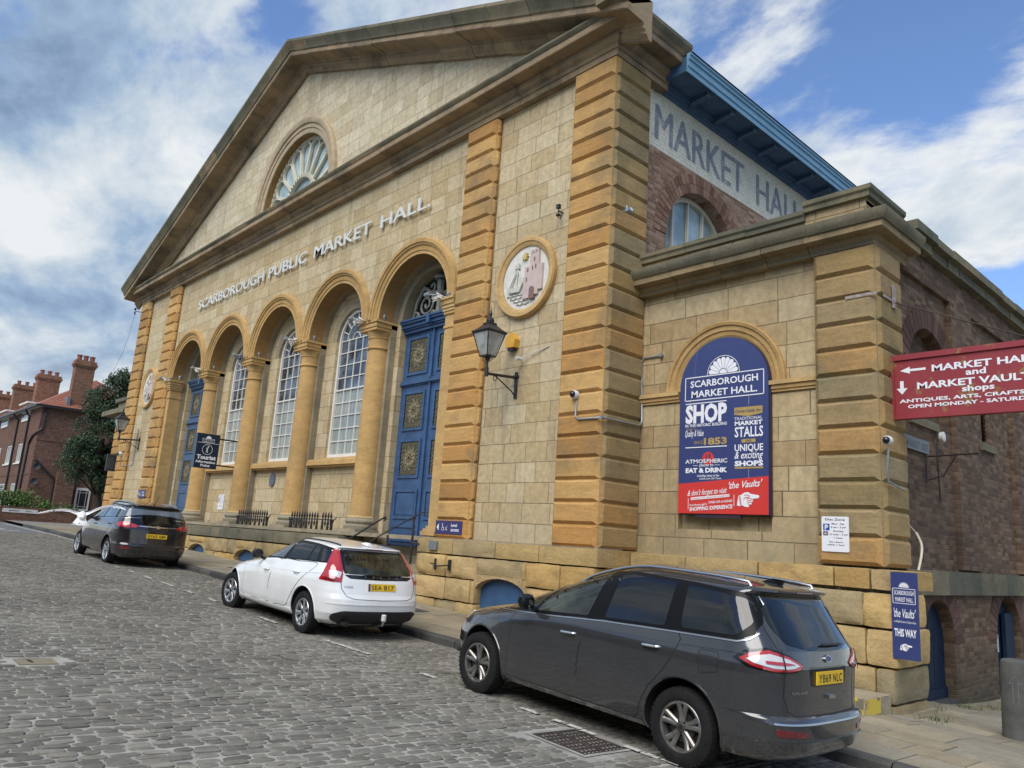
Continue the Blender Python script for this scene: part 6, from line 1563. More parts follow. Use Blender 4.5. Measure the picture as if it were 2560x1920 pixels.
mb.build('raised_rim', 'lead_grey', o)
mb = MB(True); mb.box(-24.05, -23.92, 9.64, 9.66, 1.70, 1.86); o = mb.build('wall_plate', 'relief_pink', None, S3((-24, 9.65, 1.7))); tag(o, 'small dull pink plate low beside the first column', 'plate')
# spearhead railings on the ledge
def railing(x0, x1, y, label):
    root = thing('iron_railing', label, 'railing', S3(((x0 + x1) / 2, y, 1.53)), 'railings on the ledge')
    mb = MB(True); mb.box(x0 - .02, x1 + .02, y - .02, y + .02, 1.86, 1.885); mb.tube([(x1, y, 1.875), (x1 + .14, y, 1.875), (x1 + .24, y - .02, 1.92)], .012, 6); mb.tube([(x0, y, 1.875), (x0 - .14, y, 1.88)], .010, 6); mb.build('top_rail', 'iron_black', root)
    n = int((x1 - x0) / .125); r = random.Random(int(x0))
    for i in range(n + 1):
        x = x0 + .02 + (x1 - x0 - .04) * i / n
        if (i == int(n * .75)) and r.random() < .9: continue
        b = MB(True)
        if i % 2 == 0: b.lathe([(.034, 1.53), (.036, 1.56), (.022, 1.58), (.026, 1.62), (.03, 1.70), (.024, 1.78), (.034, 1.80), (.02, 1.83), (.02, 1.86)], (x, y, 0), 8)
        else: b.lathe([(.001, 1.70), (.028, 1.78), (.014, 1.83), (.014, 1.86)], (x, y, 0), 8)
        b.lathe([(.012, 1.88), (.016, 1.91), (.026, 1.94), (.022, 1.98), (.001, 2.06)], (x, y, 0), 8)
        b.build('baluster', 'iron_black', root)
    for x in (x0 - .02, x1 + .02):
        b = MB(True); b.lathe([(.05, 1.53), (.05, 1.57), (.035, 1.60), (.035, 1.80), (.05, 1.84), (.05, 1.87)], (x, y, 0), 8); b.build('post', 'iron_black', root)
railing(-20.65, -18.95, 9.12, 'black spearhead railing below the middle window, with a gap in its bars')
railing(-17.62, -15.72, 9.12, 'black spearhead railing below the right-hand window, behind the white car')
# hand rails at the near door steps
root = thing('handrail', 'plain dark iron handrail with two posts up the steps to the near blue door', 'handrail', S3((-12.6, 9.0, 1.2)))
mb = MB(True); pts = [(-13.10, 8.55, 1.42), (-13.12, 8.6, 1.52), (-12.35, 9.0, 2.02), (-12.2, 9.1, 2.10), (-12.1, 9.15, 2.08), (-12.12, 9.12, 2.0)]
mb.tube(smooth_poly3(pts), .014, 8); mb.build('rail', 'iron_rust', root, smooth=True)
mb = MB(True); mb.tube([(-12.4, 9.0, 1.1), (-12.4, 9.0, 2.02)], .022, 8); mb.tube([(-12.4, 9.0, 1.50), (-12.02, 8.88, 1.50)], .016, 6); mb.tube([(-12.4, 9.0, 1.52), (-12.1, 9.4, 1.72)], .014, 6); mb.build('post', 'iron_rust', root)
mb = MB(True); mb.tube([(-13.02, 8.85, .95), (-13.02, 8.85, 1.62)], .022, 8); mb.build('post', 'iron_rust', root)
mb = MB(True); mb.tube(smooth_poly3([(-14.4, 8.62, 1.35), (-14.3, 8.66, 1.42), (-13.6, 9.05, 1.93), (-13.52, 9.1, 1.96), (-13.55, 9.08, 1.90)]), .018, 8)
o = mb.build('handrail', 'iron_black', None, S3((-14, 9, 1.3)), smooth=True); tag(o, 'short black handrail against the fourth column', 'handrail')
# spotlights on the capitals, wrapped in old nests, and small round lamps behind
SPOT = ['far left half column head', 'first full column head from the left', 'second column head', 'third column head', 'fourth column head', 'right-hand half column head by the near door']
for k, x in enumerate((-27.62, C0 - 4.86, C0 - 1.62, C0 + 1.62, C0 + 4.86, -12.02)):
    fl = thing('spotlight', 'small spotlight tangled in nest scraps on the ' + SPOT[k], 'spotlight', S3((x - .2, 9.05, 6.42)), 'spotlights on the capitals')
    r = random.Random(k + 40); y = 9.06
    mb = MB(True); mb.tube([(x - .05, y, 6.44), (x - .26, y - .08, 6.50), (x - .42, y - .16, 6.52)], .014, 6)
    mb.lathe([(.045, -.10), (.05, -.02), (.05, .04), (.02, .05)], (x - .44, y - .16, 6.53), 10, 'x'); mb.lathe([(.035, -.06), (.04, .05), (.02, .06)], (x + .02, y + .02, 6.49), 8, 'x'); mb.build('lamp_head', 'galvanised', fl, smooth=30)
    mb = MB(True)
    for i in range(16):
        a = r.uniform(0, 6.28); px_, py_, pz_ = x - .24 + r.uniform(-.13, .13), y - .07 + r.uniform(-.05, .05), 6.45 + r.uniform(-.05, .05)
        mb.tube([(px_, py_, pz_), (px_ + .07 * math.cos(a), py_ + .04 * math.sin(a), pz_ + r.uniform(-.05, .05)), (px_ + .12 * math.cos(a + .8), py_, pz_ + r.uniform(-.07, .03))], [.012, .02, .006], 5)
    mb.build('nest_scraps', 'relief_white' if k != 2 else 'plaque_blue', fl)
    if k < 5:
        mb = MB(True); mb.lathe([(.02, 0), (.05, .01), (.035, .03), (.05, .06), (.058, .10), (.05, .14), (.02, .16)], (x + .34, y + .22, 6.42), 10)
        o = mb.build('round_lamp', 'galvanised', None, S3((x + .34, y + .22, 6.42)), smooth=True); tag(o, 'small dirty round lamp at the back of the ' + SPOT[k], 'lamp', 'round lamps on the capitals')
# cameras and conduits
def dome(x, y, z, s=1, dx=0, dy=-1):
    mb = MB(True); ax = 'y' if dy else 'x'; sg = dy or dx
    mb.lathe([(.075 * s, 0), (.075 * s, sg * .06 * s), (.06 * s, sg * .085 * s)], (x, y, z), 16, ax); o = mb.build('security_camera', 'plastic_white', None, S3((x, y, z)), smooth=40)
    mb = MB(True); mb.lathe([(.058 * s, sg * .08 * s), (.05 * s, sg * .115 * s), (.03 * s, sg * .135 * s), (.001, sg * .14 * s)], (x, y, z), 16, ax); mb.build('lens_dome', 'gloss_black', o, smooth=True); return o
tag(dome(-8.26, 8.975, 4.02, .95), 'white dome camera with black eye on the front of the corner pilaster', 'camera', 'dome cameras')
tag(dome(-31.35, 8.96, 3.95, 1.2), 'white dome camera near the top of the grey box sign at the far left pilaster', 'camera', 'dome cameras')
tag(dome(-3.76, 9.80, 3.16, .8), 'white dome camera high on the outer corner of the low bay', 'camera', 'dome cameras')
def conduit(pts, label, r=.016, joints=()):
    mb = MB(True); mb.tube(pts, r, 8)
    for p in joints: mb.lathe([(.032, -.03), (.032, .03)], p, 8, 'y')
    o = mb.build('conduit', 'galvanised', None, S3(pts[0]), smooth=True); tag(o, label, 'conduit', 'cable conduits')
conduit([(-8.24, 8.97, 3.92), (-8.24, 8.96, 3.68), (-8.18, 8.955, 3.62), (-7.72, 8.955, 3.61), (-7.665, 9.0, 3.61), (-7.665, 9.85, 3.62), (-7.67, 9.92, 3.66), (-7.68, 9.95, 3.72), (-7.72, 9.95, 4.70), (-7.66, 9.95, 4.76), (-7.32, 9.95, 4.76)],
        'galvanised conduit bending round the corner pilaster from the dome camera on to the bay', .016, [(-7.68, 8.955, 3.61), (-7.32, 9.94, 4.76)])
conduit([(-3.76, 9.80, 3.08), (-3.79, 9.8, 2.80), (-3.79, 9.84, 2.66), (-3.78, 10.1, 2.62), (-3.78, 10.3, 2.60)], 'short grey conduit below the camera on the low bay corner', .013)
conduit([(-31.3, 8.96, 3.85), (-31.3, 8.96, 3.55), (-31.25, 8.96, 3.5), (-30.5, 9.13, 3.52), (-30.4, 9.13, 3.6), (-30.38, 9.13, 4.9)], 'thin conduit climbing the far left panel behind the lantern', .013)
mb = MB(True); mb.tube([(-7.62, 9.2, 7.08), (-7.45, 9.2, 7.10), (-7.42, 9.2, 7.04)], .018, 6); mb.lathe([(.032, -.07), (.036, .07)], (-7.45, 9.16, 7.04), 10, 'y'); mb.lathe([(.02, -.035), (.02, .035)], (-7.54, 9.2, 7.13), 8, 'z')
o = mb.build('security_camera', 'galvanised', None, S3((-7.62, 9.2, 7.08)), smooth=40); tag(o, 'small bullet camera on the shaded flank of the corner pilaster', 'camera')
def insulator(x, y, z, dx, dy, label):
    mb = MB(True); e = (x + dx, y + dy, z); mb.tube([(x, y, z), e], .014, 6); mb.tube([(e[0], e[1], z + .1), (e[0], e[1], z - .12), (e[0] + .05, e[1], z - .17), (e[0] + .09, e[1], z - .1)], .012, 6)
    for h in (.06, .1, -.08): mb.lathe([(.02, -.02), (.045, -.01), (.045, .015), (.015, .03)], (e[0], e[1], z + h), 8)
    o = mb.build('insulator_bracket', 'iron_black', None, S3((x, y, z))); tag(o, label, 'cable bracket')
insulator(-8.95, 9.15, 7.42, 0, -.12, 'small black cable bracket high between the roundel and the corner pilaster')
insulator(-31.96, 9.1, 9.66, -.05, -.32, 'black cable bracket sticking out at the far left top corner of the hall')
mb = MB(True); mb.tube([(-32.0, 8.78, 9.5), (-32.1, 8.75, 8.8), (-32.4, 8.7, 8.0), (-32.9, 8.6, 7.3)], .005, 4); o = mb.build('loose_cable', 'iron_black', None, S3((-32, 8.8, 9.5))); tag(o, 'loose thin cable hanging from the bracket at the far left corner', 'cable')
mb = MB(True); mb.tube([(-9.1, 9.14, 5.0), (-9.6, 9.1, 4.88), (-9.75, 9.08, 4.82)], .01, 5); mb.lathe([(.03, -.06), (.035, .06)], (-9.72, 9.02, 4.83), 8, 'y'); o = mb.build('wall_sensor', 'plastic_white', None, S3((-9.7, 9.1, 4.8))); tag(o, 'tiny white sensor with a cable just above the right-hand lantern arm', 'sensor')
mb = MB(True); mb.box(-32.26, -32.16, 8.72, 9.06, 3.32, 3.96); o = mb.build('box_sign', 'grey_panel', None, S3((-32.2, 9.06, 3.3))); tag(o, 'dark grey back of a box sign projecting from the far left pilaster', 'sign')
mb = MB(True); mb.box(-32.155, -32.15, 8.72, 9.06, 3.88, 3.90); mb.box(-32.155, -32.15, 8.72, 9.06, 3.38, 3.40); mb.box(-32.2, -31.9, 8.98, 9.02, 3.8, 3.84); mb.build('edge_seam', 'info_navy', o)

# ------------------------------------------------------------------ big banner in the blind arch
def fan_mark(mb, P, cx, cz, R, hub, n=9, w=.008, fill=True):
    for p in fan_logo_paths(cx, cz, R * .93, hub * 1.15, n):
        if fill: mb.add([P(*q) for q in p], [tuple(range(len(p)))])
    barp(mb, P, arcpts(cx, cz, R, 0, PI, 24), w)
    mb.add([P(*q) for q in arcpts(cx, cz, hub, 0, PI, 12)], [tuple(range(13))])
def pointing_hand(mb, P, cx, cz, s, fill, line):
    """side view of a hand with an extended forefinger, pointing right; fill and line are two mesh builders"""
    out = [(-1.0, -.45), (-.85, .35), (-.62, .42), (-.30, .62), (.05, .66), (.25, .52), (1.0, .40), (1.06, .28), (.98, .16), (.42, .10), (.50, -.02), (.44, -.14), (.34, -.18), (.38, -.30), (.28, -.40), (.16, -.42), (.14, -.52), (.02, -.58), (-.25, -.55), (-.55, -.42), (-.72, -.50)]
    fill.add([P(cx + s * a, cz + s * b) for a, b in out], [tuple(range(len(out)))])
    for pts in ([(.42, .10), (.05, .16), (-.12, .05)], [(.42, -.02), (.10, -.02), (-.02, -.10)], [(.34, -.18), (.08, -.2), (-.02, -.28)], [(.28, -.38), (.05, -.38)], [(-.30, .40), (.0, .42), (.18, .34), (.10, .24), (-.2, .22), (-.38, .05)], [(-.78, .28), (-.66, -.40)], [(-.70, .32), (-.58, -.38)]):
        barp(line, lambda u, v: P(u, v, .0015), [(cx + s * a, cz + s * b) for a, b in pts], s * .055)
x0, x1, zb = -6.90, -5.41, 2.23; cxb = (x0 + x1) / 2; hw = (x1 - x0) / 2
lp = [(x0, zb), (x1, zb)] + arcpts(cxb, 4.12, hw, 0, PI, 32)
mb = MB(True); mb.prism([lp], 9.885, 9.915); ban = mb.build('market_banner', 'banner_navy', None, S3((cxb, 9.9, zb)))
tag(ban, 'tall arched navy and red advertising board filling the blind arch of the bay', 'advertising board')
mb = MB(True); mb.prism([[(x0 + .03, zb - .01), (x1 + .025, zb - .01)] + arcpts(cxb + .02, 4.12, hw, 0, PI, 32)[:-1] + [(x0 + .03, 4.1)]], 9.917, 9.95); mb.build('edge_frame', 'frame_dark', ban)
mb = MB(True); mb.box(-6.6, -5.85, 9.9, 9.96, 2.17, 2.22); mb.build('rest_batten', 'frame_dark', ban)
P = FP(9.884)
mb = MB(True); mb.add([P(x0, zb), P(x1, zb), P(x1, 2.765), P(x0, 2.67)], [(0, 1, 2, 3)]); redp = mb.build('red_panel', 'banner_red', ban)
mb = MB(True); mb.add([P(*q) for q in circ(-6.385, 3.04, .10, None, 24)], [tuple(range(24))]); mb.build('red_disc', 'banner_red', ban)
P = FP(9.882)
mb = MB(True)
def tan_part(): global mb; mb.build('tan_print', 'banner_tan', ban, recalc=False); mb = MB(True)
mb.add([P(-5.95, 3.77), P(-5.95, 3.665), P(-5.72, 3.63), P(-5.50, 3.665), P(-5.50, 3.77)], [(0, 1, 2, 3, 4)]); tan_part(); mb.add([P(-5.83, 3.25), P(-5.61, 3.25), P(-5.61, 3.30), P(-5.83, 3.30)], [(0, 1, 2, 3)]); tan_part(); mb.add([P(-5.94, 2.875), P(-5.49, 2.875), P(-5.49, 2.90), P(-5.94, 2.90)], [(0, 1, 2, 3)])
tan_part(); put_text(mb, '1853', -6.46, -6.07, 3.25, .10, P, bold=.04); tan_part(); put_text(mb, 'SINCE', -6.63, -6.48, 3.265, .05, P); tan_part(); put_text(mb, 'HOME TO', -6.78, -6.59, 3.475, .035, P)
tanp = mb.build('tan_lettering', 'banner_tan', ban, recalc=False)
mb = MB(True); P = FP(9.880)
for tx, a, b, z, h, bo, sh in (('SCARBOROUGH', -6.71, -5.57, 4.145, .105, .02, 0), ('MARKET HALL.', -6.69, -5.58, 3.985, .105, .02, 0), ('SHOP', -6.79, -6.07, 3.60, .27, .045, 0), ('IN THIS HISTORIC BUILDING', -6.79, -6.07, 3.53, .045, .02, 0), ('Quality & Value', -6.79, -6.07, 3.385, .10, .01, .35),
    ('ATMOSPHERIC', -6.78, -6.06, 2.975, .06, .02, 0), ('places to', -6.53, -6.29, 2.925, .035, .01, 0), ('EAT & DRINK', -6.77, -6.06, 2.835, .068, .05, 0), ('including views of the', -6.57, -6.19, 2.77, .028, .01, .35), ('Castle and Old Town.', -6.53, -6.15, 2.73, .028, .01, .35),
    ('TRADITIONAL', -5.95, -5.50, 3.58, .048, .0, 0), ('MARKET', -5.94, -5.50, 3.505, .060, .04, 0), ('STALLS', -5.94, -5.49, 3.335, .15, .02, 0), ('UNIQUE', -5.94, -5.49, 3.13, .10, .02, 0), ('& exciting', -5.94, -5.49, 3.02, .085, .01, .3), ('SHOPS', -5.94, -5.49, 2.915, .072, .05, 0),
    ("& don't forget to visit", -6.73, -6.06, 2.53, .065, .01, .35), ("'the Vaults'", -6.03, -5.50, 2.585, .10, .015, .35), ("Scarborough's", -6.69, -6.39, 2.375, .034, .01, 0), ('ONE-OF-A-KIND', -6.37, -5.97, 2.395, .034, .02, 0), ('SHOPPING EXPERIENCE', -6.69, -5.97, 2.305, .055, .03, 0)):
    if 'forget' in tx or 'Vaults' in tx or 'Scarb' in tx or 'ONE' in tx or 'EXPER' in tx: PP = lambda u, v, w=0: P(u, v + (u + 6.1) * .07, w)
    else: PP = P
    put_text(mb, tx, a, b, z, h, PP, bold=bo, shear=sh, res=2)
barp(mb, P, [(-6.80, 3.94), (-5.48, 3.94), (-5.48, 4.30), (-6.80, 4.30), (-6.80, 3.94)], .014)
for a, b, z in ((-6.79, -6.08, 3.89), (-6.78, -6.07, 3.215)): barp(mb, P, [(a, z), (b, z)], .014)
for a, b in ((-6.64, -6.56), (-6.27, -6.18)): barp(mb, P, [(a, 2.94), (b, 2.94)], .006)
for k in range(9): barp(mb, P, [(-5.715, 3.80 + k * .014), (-5.715, 3.806 + k * .014)], .005); barp(mb, P, [(-5.715, 2.74 + k * .014), (-5.715, 2.746 + k * .014)], .005)
for a in (-6.715, -5.945): barp(mb, P, [(a, 2.29 + (a + 6.7) * .07), (a, 2.45 + (a + 6.7) * .07)], .008)
mb.add([P(-6.67, 2.425), P(-6.02, 2.475), P(-6.02, 2.515), P(-6.67, 2.465)], [(0, 1, 2, 3)])
fan_mark(mb, P, -6.14, 4.315, .27, .065, 9, .010)
hand_line = MB(True); pointing_hand(mb, P, -5.73, 2.43, .17, mb, hand_line)
mb.build('white_lettering', 'print_white', ban, recalc=False); hand_line.build('hand_lines', 'banner_red', ban, recalc=False)
mb = MB(True); P = FP(9.8785); put_text(mb, 'Come inside for', -5.93, -5.52, 3.69, .05, P, shear=.3); put_text(mb, 'AND', -5.77, -5.67, 3.262, .028, P)
mb.add([P(*q) for q in [(-6.42, 3.10), (-6.405, 3.10), (-6.405, 2.98), (-6.42, 2.98)]], [(0, 1, 2, 3)]); mb.add([P(*q) for q in circ(-6.36, 3.085, .016, .03, 10)], [tuple(range(10))]); mb.add([P(*q) for q in [(-6.365, 3.06), (-6.355, 3.06), (-6.355, 2.99), (-6.365, 2.99)]], [(0, 1, 2, 3)])
mb.build('navy_lettering', 'banner_navy', ban, recalc=False)
mb = MB(True); P = FP(9.8785)
def tilt(u, v, w=0): return P(u, v + (u + 6.67) * .077, w)
put_text(mb, 'ORIGINALLY A VICTORIAN BONDING WAREHOUSE', -6.66, -6.03, 2.435, .020, tilt, res=1); mb.build('red_lettering', 'banner_red', ban, recalc=False)
# vaults board on the corner
x0, x1, z0, z1 = -3.71, -3.415, .62, 1.585
o = sign_board('vaults_sign', 'narrow navy board pointing right, fixed on the stone corner above the pavement', 'sign', [rect(x0, x1, z0, z1)], 9.585, 9.605, 'banner_navy', (x0, 9.6, z0))
P = FP(9.584); mb = MB(True)
fan_mark(mb, P, -3.565, 1.415, .055, .014, 9, .004); barp(mb, P, [(-3.69, 1.235), (-3.445, 1.235), (-3.445, 1.40), (-3.69, 1.40), (-3.69, 1.235)], .006)
for tx, a, b, z, h, bo, sh in (('SCARBOROUGH', -3.675, -3.46, 1.33, .05, .01, 0), ('MARKET HALL.', -3.665, -3.465, 1.255, .05, .01, 0), ("'the Vaults'", -3.685, -3.445, 1.08, .10, .01, .3), ("an Aladdin's cave of unique shops", -3.685, -3.445, 1.02, .028, 0, .35), ('THIS WAY', -3.685, -3.445, .87, .085, .03, 0)): put_text(mb, tx, a, b, z, h, P, bold=bo, shear=sh, res=2)
hl = MB(True); pointing_hand(mb, P, -3.565, .75, .065, mb, hl); mb.build('lettering', 'print_white', o, recalc=False); hl.build('hand_lines', 'banner_navy', o, recalc=False)
# the red hanging board over the lane
yf = 10.2; root = thing('hanging_sign', 'mossy red board with white lettering jutting over the lane from the bay corner', 'sign', S3((-2.9, yf, 3.9)))
mb = MB(True); mb.box(-3.81, -1.85, yf, yf + .06, 3.53, 4.26); mb.build('board', 'rust_red_sign', root)
mb = MB(True)
for a, b, c, d in ((-3.86, -1.80, 4.26, 4.33), (-3.86, -1.80, 3.49, 3.53)): mb.box(a, b, yf - .025, yf + .08, c, d)
mb.box(-3.86, -3.81, yf - .025, yf + .08, 3.53, 4.26); mb.box(-1.85, -1.80, yf - .025, yf + .08, 3.53, 4.26)
mb.build('frame', 'rust_red_sign', root)
P = FP(yf - .003); mb = MB(True)
for tx, a, b, z, h in (('MARKET HALL', -3.36, -2.22, 4.075, .085), ('and', -2.98, -2.76, 3.985, .06), ('MARKET VAULTS', -3.54, -2.22, 3.865, .085), ('shops', -3.03, -2.68, 3.785, .055), ('ANTIQUES, ARTS, CRAFTS ETC', -3.76, -2.13, 3.70, .045), ('OPEN MONDAY - SATURDAY', -3.66, -2.22, 3.625, .045)): put_text(mb, tx, a, b, z, h, P, bold=.03, res=2)
mb.add([P(*q) for q in [(-3.74, 4.12), (-3.62, 4.165), (-3.62, 4.135), (-3.43, 4.135), (-3.43, 4.105), (-3.62, 4.105), (-3.62, 4.075)]], [(0, 1, 2), (0, 2, 5), (0, 5, 6), (2, 3, 4, 5)])
mb.add([P(*q) for q in [(-3.745, 3.985), (-3.70, 3.985), (-3.70, 3.89), (-3.655, 3.89), (-3.722, 3.81), (-3.79, 3.89), (-3.745, 3.89)]], [(0, 1, 2, 6), (3, 4, 5)])
mb.build('lettering', 'print_white', root, recalc=False)
mb = MB(True); mb.box(-3.95, -3.80, yf + .01, yf + .05, 4.15, 4.2); mb.box(-3.95, -3.80, yf + .01, yf + .05, 3.6, 3.65); mb.build('wall_fixing', 'iron_rust', root)
mb = MB(True); mb.tube([(-3.84, 10.3, 5.10), (-2.3, yf + .03, 4.36)], .008, 5); mb.build('stay_wire', 'iron_rust', root)
mb = MB(True); mb.box(-3.82, -3.80, 10.24, 10.33, 5.0, 5.32); mb.box(-4.25, -3.84, 9.79, 9.80, 5.08, 5.12); mb.box(-3.82, -3.81, 9.95, 10.2, 5.08, 5.12)
o = mb.build('metal_strap', 'satin_rust', None, S3((-3.8, 10.2, 5.1))); tag(o, 'rusty white metal strap and plate bolted round the bay corner above the red board', 'strap')
# street name plate of the lane, round vent, old bracket, bent pipe
mb = MB(True); mb.box(-3.985, -3.965, 10.86, 11.78, 3.24, 3.42); o = mb.build('street_nameplate', 'lead_grey', None, S3((-3.98, 11.3, 3.24))); tag(o, 'weathered street nameplate on the lane wall behind the dome camera', 'nameplate')
mb = MB(True); P = lambda u, v, w=0: (-3.963 + w, u, v); put_text(mb, 'MARKET SIDE', 10.90, 11.74, 3.275, .10, P, bold=.01); mb.build('lettering', 'print_black', o, recalc=False)
mb = MB(True); mb.lathe([(.07, 0), (.075, .05), (.05, .06), (.02, .06)], (-3.92, 12.12, 3.54), 14, 'x'); o = mb.build('wall_vent', 'plastic_white', None, S3((-3.92, 12.12, 3.54)), smooth=40); tag(o, 'round white vent on the lane wall right of the nameplate', 'vent')
mb = MB(True); mb.tube([(-3.95, 12.1, 3.5), (-3.95, 12.05, 3.2), (-3.95, 12.1, 2.6)], .012, 5); mb.build('cable', 'iron_black', o)
mb = MB(True); mb.tube([(-3.96, 11.66, 3.22), (-3.96, 11.62, 2.82)], .014, 6); mb.tube([(-3.96, 11.66, 3.20), (-3.3, 11.66, 3.22)], .014, 6); mb.tube([(-3.96, 11.63, 2.86), (-3.75, 11.65, 2.92), (-3.58, 11.66, 3.2)], .01, 6)
o = mb.build('old_sign_bracket', 'iron_rust', None, S3((-3.96, 11.66, 3.2))); tag(o, 'empty rusty sign bracket on the lane wall under the nameplate', 'bracket')
mb = MB(True); mb.tube(smooth_poly3([(-3.80, 10.72, 1.62), (-3.78, 10.78, 1.80), (-3.80, 10.86, 1.95), (-3.86, 10.86, 2.1)]), .016, 8); mb.tube([(-3.86, 10.86, 2.1), (-3.93, 10.8, 2.2), (-3.95, 10.68, 2.25)], .008, 5); o = mb.build('bent_pipe', 'cream_paint', None, S3((-3.8, 10.75, 1.6)), smooth=True); tag(o, 'bent plastic pipe standing on the stone band behind the vaults board', 'pipe')
# bollard
bz = pave_z(-3.15, 12.05); mb = MB(); mb.lathe([(.175, -.05), (.17, .3), (.162, .7), (.158, .90), (.150, .95), (.12, .975), (.05, .985)], (-3.15, 12.05, bz), 28)
o = mb.build('bollard', 'concrete', None, (-3.15, 12.05, bz), smooth=35); tag(o, 'dark grey stone bollard at the right edge in the mouth of the lane', 'bollard')
d = Vector((3.15, -12.05)).normalized(); a0 = math.atan2(d.y, d.x)
mb = MB()
def BP(u, v, w=0): a = a0 + u / .17; return (-3.15 + .168 * math.cos(a), 12.05 + .168 * math.sin(a), bz + v)
barp(mb, BP, [(-.03, .45), (-.03, .70), (-.07, .68), (0, .78), (.07, .68), (.03, .70), (.03, .45), (-.05, .47)], .005); mb.build('scratched_arrow', 'lead_grey', o)
# yellow edged step by the bay
mb = MB(); zt = pave_z(-4.8, 10.9) + .19; mb.box(-6.4, -4.48, 10.62, 11.45, zt - .35, zt); o = mb.build('kerb_step', 'grey_stone', None, (-5.4, 11, zt)); tag(o, 'stone step with worn yellow paint at the foot of the low bay', 'step')
mb = MB(); mb.box(-6.38, -4.50, 10.612, 10.619, zt - .20, zt - .005); mb.box(-4.479, -4.472, 10.64, 11.1, zt - .20, zt - .005); mb.box(-6.38, -4.5, 10.62, 10.68, zt + .001, zt + .004); mb.build('yellow_paint', 'kerb_yellow', o)
# gully grate in the setts
gx0, gx1, gy0, gy1 = GRATE; zc = lambda x, y: road_z(x, y) + .002
root = thing('gully_grate', 'rusty cast iron double gully grate in the setts beside the grey people carrier', 'drain grate', (gx0, gy0, zc(gx0, gy0)))
mb = MB(); mb.add([(x, y, zc(x, y) - .06) for x, y in ((gx0, gy0), (gx1, gy0), (gx1, gy1), (gx0, gy1))], [(0, 1, 2, 3)]); mb.build('pit', 'interior_dark', root)
mb = MB()
def gbar(xa, ya, xb, yb, w, h=.03):
    d = Vector((xb - xa, yb - ya)).normalized(); q = Vector((-d.y, d.x)) * w / 2
    P4 = [(xa - q.x, ya - q.y), (xb - q.x, yb - q.y), (xb + q.x, yb + q.y), (xa + q.x, ya + q.y)]
    mb.add([(a, b, zc(a, b) - h) for a, b in P4] + [(a, b, zc(a, b)) for a, b in P4], [(4, 5, 6, 7), (0, 1, 5, 4), (1, 2, 6, 5), (2, 3, 7, 6), (3, 0, 4, 7)])
ym = (gy0 + gy1) / 2
for a, b, c, d in ((gx0, gy0, gx1, gy0), (gx0, gy1, gx1, gy1), (gx0, gy0, gx0, gy1), (gx1, gy0, gx1, gy1), (gx0, ym - .01, gx1, ym - .01), (gx0, ym + .012, gx1, ym + .012)): gbar(a, b, c, d, .022)
for s0, s1 in ((gy0, ym), (ym, gy1)):
    for k in range(8):
        x = gx0 + (gx1 - gx0) * (k + .5) / 8
        gbar(x - .02, s0 + .02, x - .02, s1 - .02, .014)
        for j in range(5):
            y = s0 + (s1 - s0) * (j + .6) / 5.4; gbar(x - .055, y - .015 * (-1) ** k, x + .02, y + .02 * (-1) ** k, .016)
mb.build('bars', 'grate_iron', root)
mb = MB()
for a, b, c, d in ((gx0 - .06, gx1 + .06, gy0 - .055, gy0 - .01), (gx0 - .06, gx1 + .06, gy1 + .01, gy1 + .055), (gx0 - .06, gx0 - .012, gy0 - .01, gy1 + .01), (gx1 + .012, gx1 + .06, gy0 - .01, gy1 + .01)):
    mb.add([(x, y, zc(x, y) - .001) for x, y in ((a, c), (b, c), (b, d), (a, d))], [(0, 1, 2, 3)])
mb.build('mortar_bed', 'joint_fill', root)
cx0, cx1, cy0, cy1 = COVER; mb = MB(); q = [(cx0 + .02, cy0 + .02), (cx1 - .02, cy0 + .02), (cx1 - .02, cy1 - .02), (cx0 + .02, cy1 - .02)]
mb.add([(x, y, road_z(x, y) - .05) for x, y in q] + [(x, y, road_z(x, y) + .003) for x, y in q], [(4, 5, 6, 7), (0, 1, 5, 4), (1, 2, 6, 5), (2, 3, 7, 6), (3, 0, 4, 7)])
o = mb.build('access_cover', 'flagstone', None, (cx0, cy0, road_z(cx0, cy0))); tag(o, 'pale rectangular access cover set in the setts at the lower left', 'cover')
mb = MB(); mb.add([(x, y, road_z(x, y) + .005) for x, y in ((cx0 + .1, cy0 + .12), (cx1 - .1, cy0 + .14), (cx1 - .1, cy0 + .17), (cx0 + .1, cy0 + .16))], [(0, 1, 2, 3)]); mb.build('lifting_slot', 'interior_dark', o)
# weeds at the lane door
mb = MB(); r = random.Random(8)
for cx_, cy_, n in ((-4.55, 14.5, 60), (-4.5, 15.6, 50), (-4.15, 11.9, 40), (-4.6, 13.2, 30)):
    for i in range(n):
        x, y = cx_ + r.uniform(-.10, .22), cy_ + r.uniform(-.35, .35); z = pave_z(x, y); a = r.uniform(0, 6.28); h = r.uniform(.03, .13); w = .012
        mb.add([(x, y, z), (x + w * math.cos(a), y + w * math.sin(a), z), (x + h * .6 * math.cos(a + 1), y + h * .6 * math.sin(a + 1), z + h)], [(0, 1, 2)])
o = mb.build('weeds', 'weed_green', None, recalc=False); tag(o, 'thin green weeds along the foot of the lane wall', 'weeds'); o['kind'] = 'stuff'

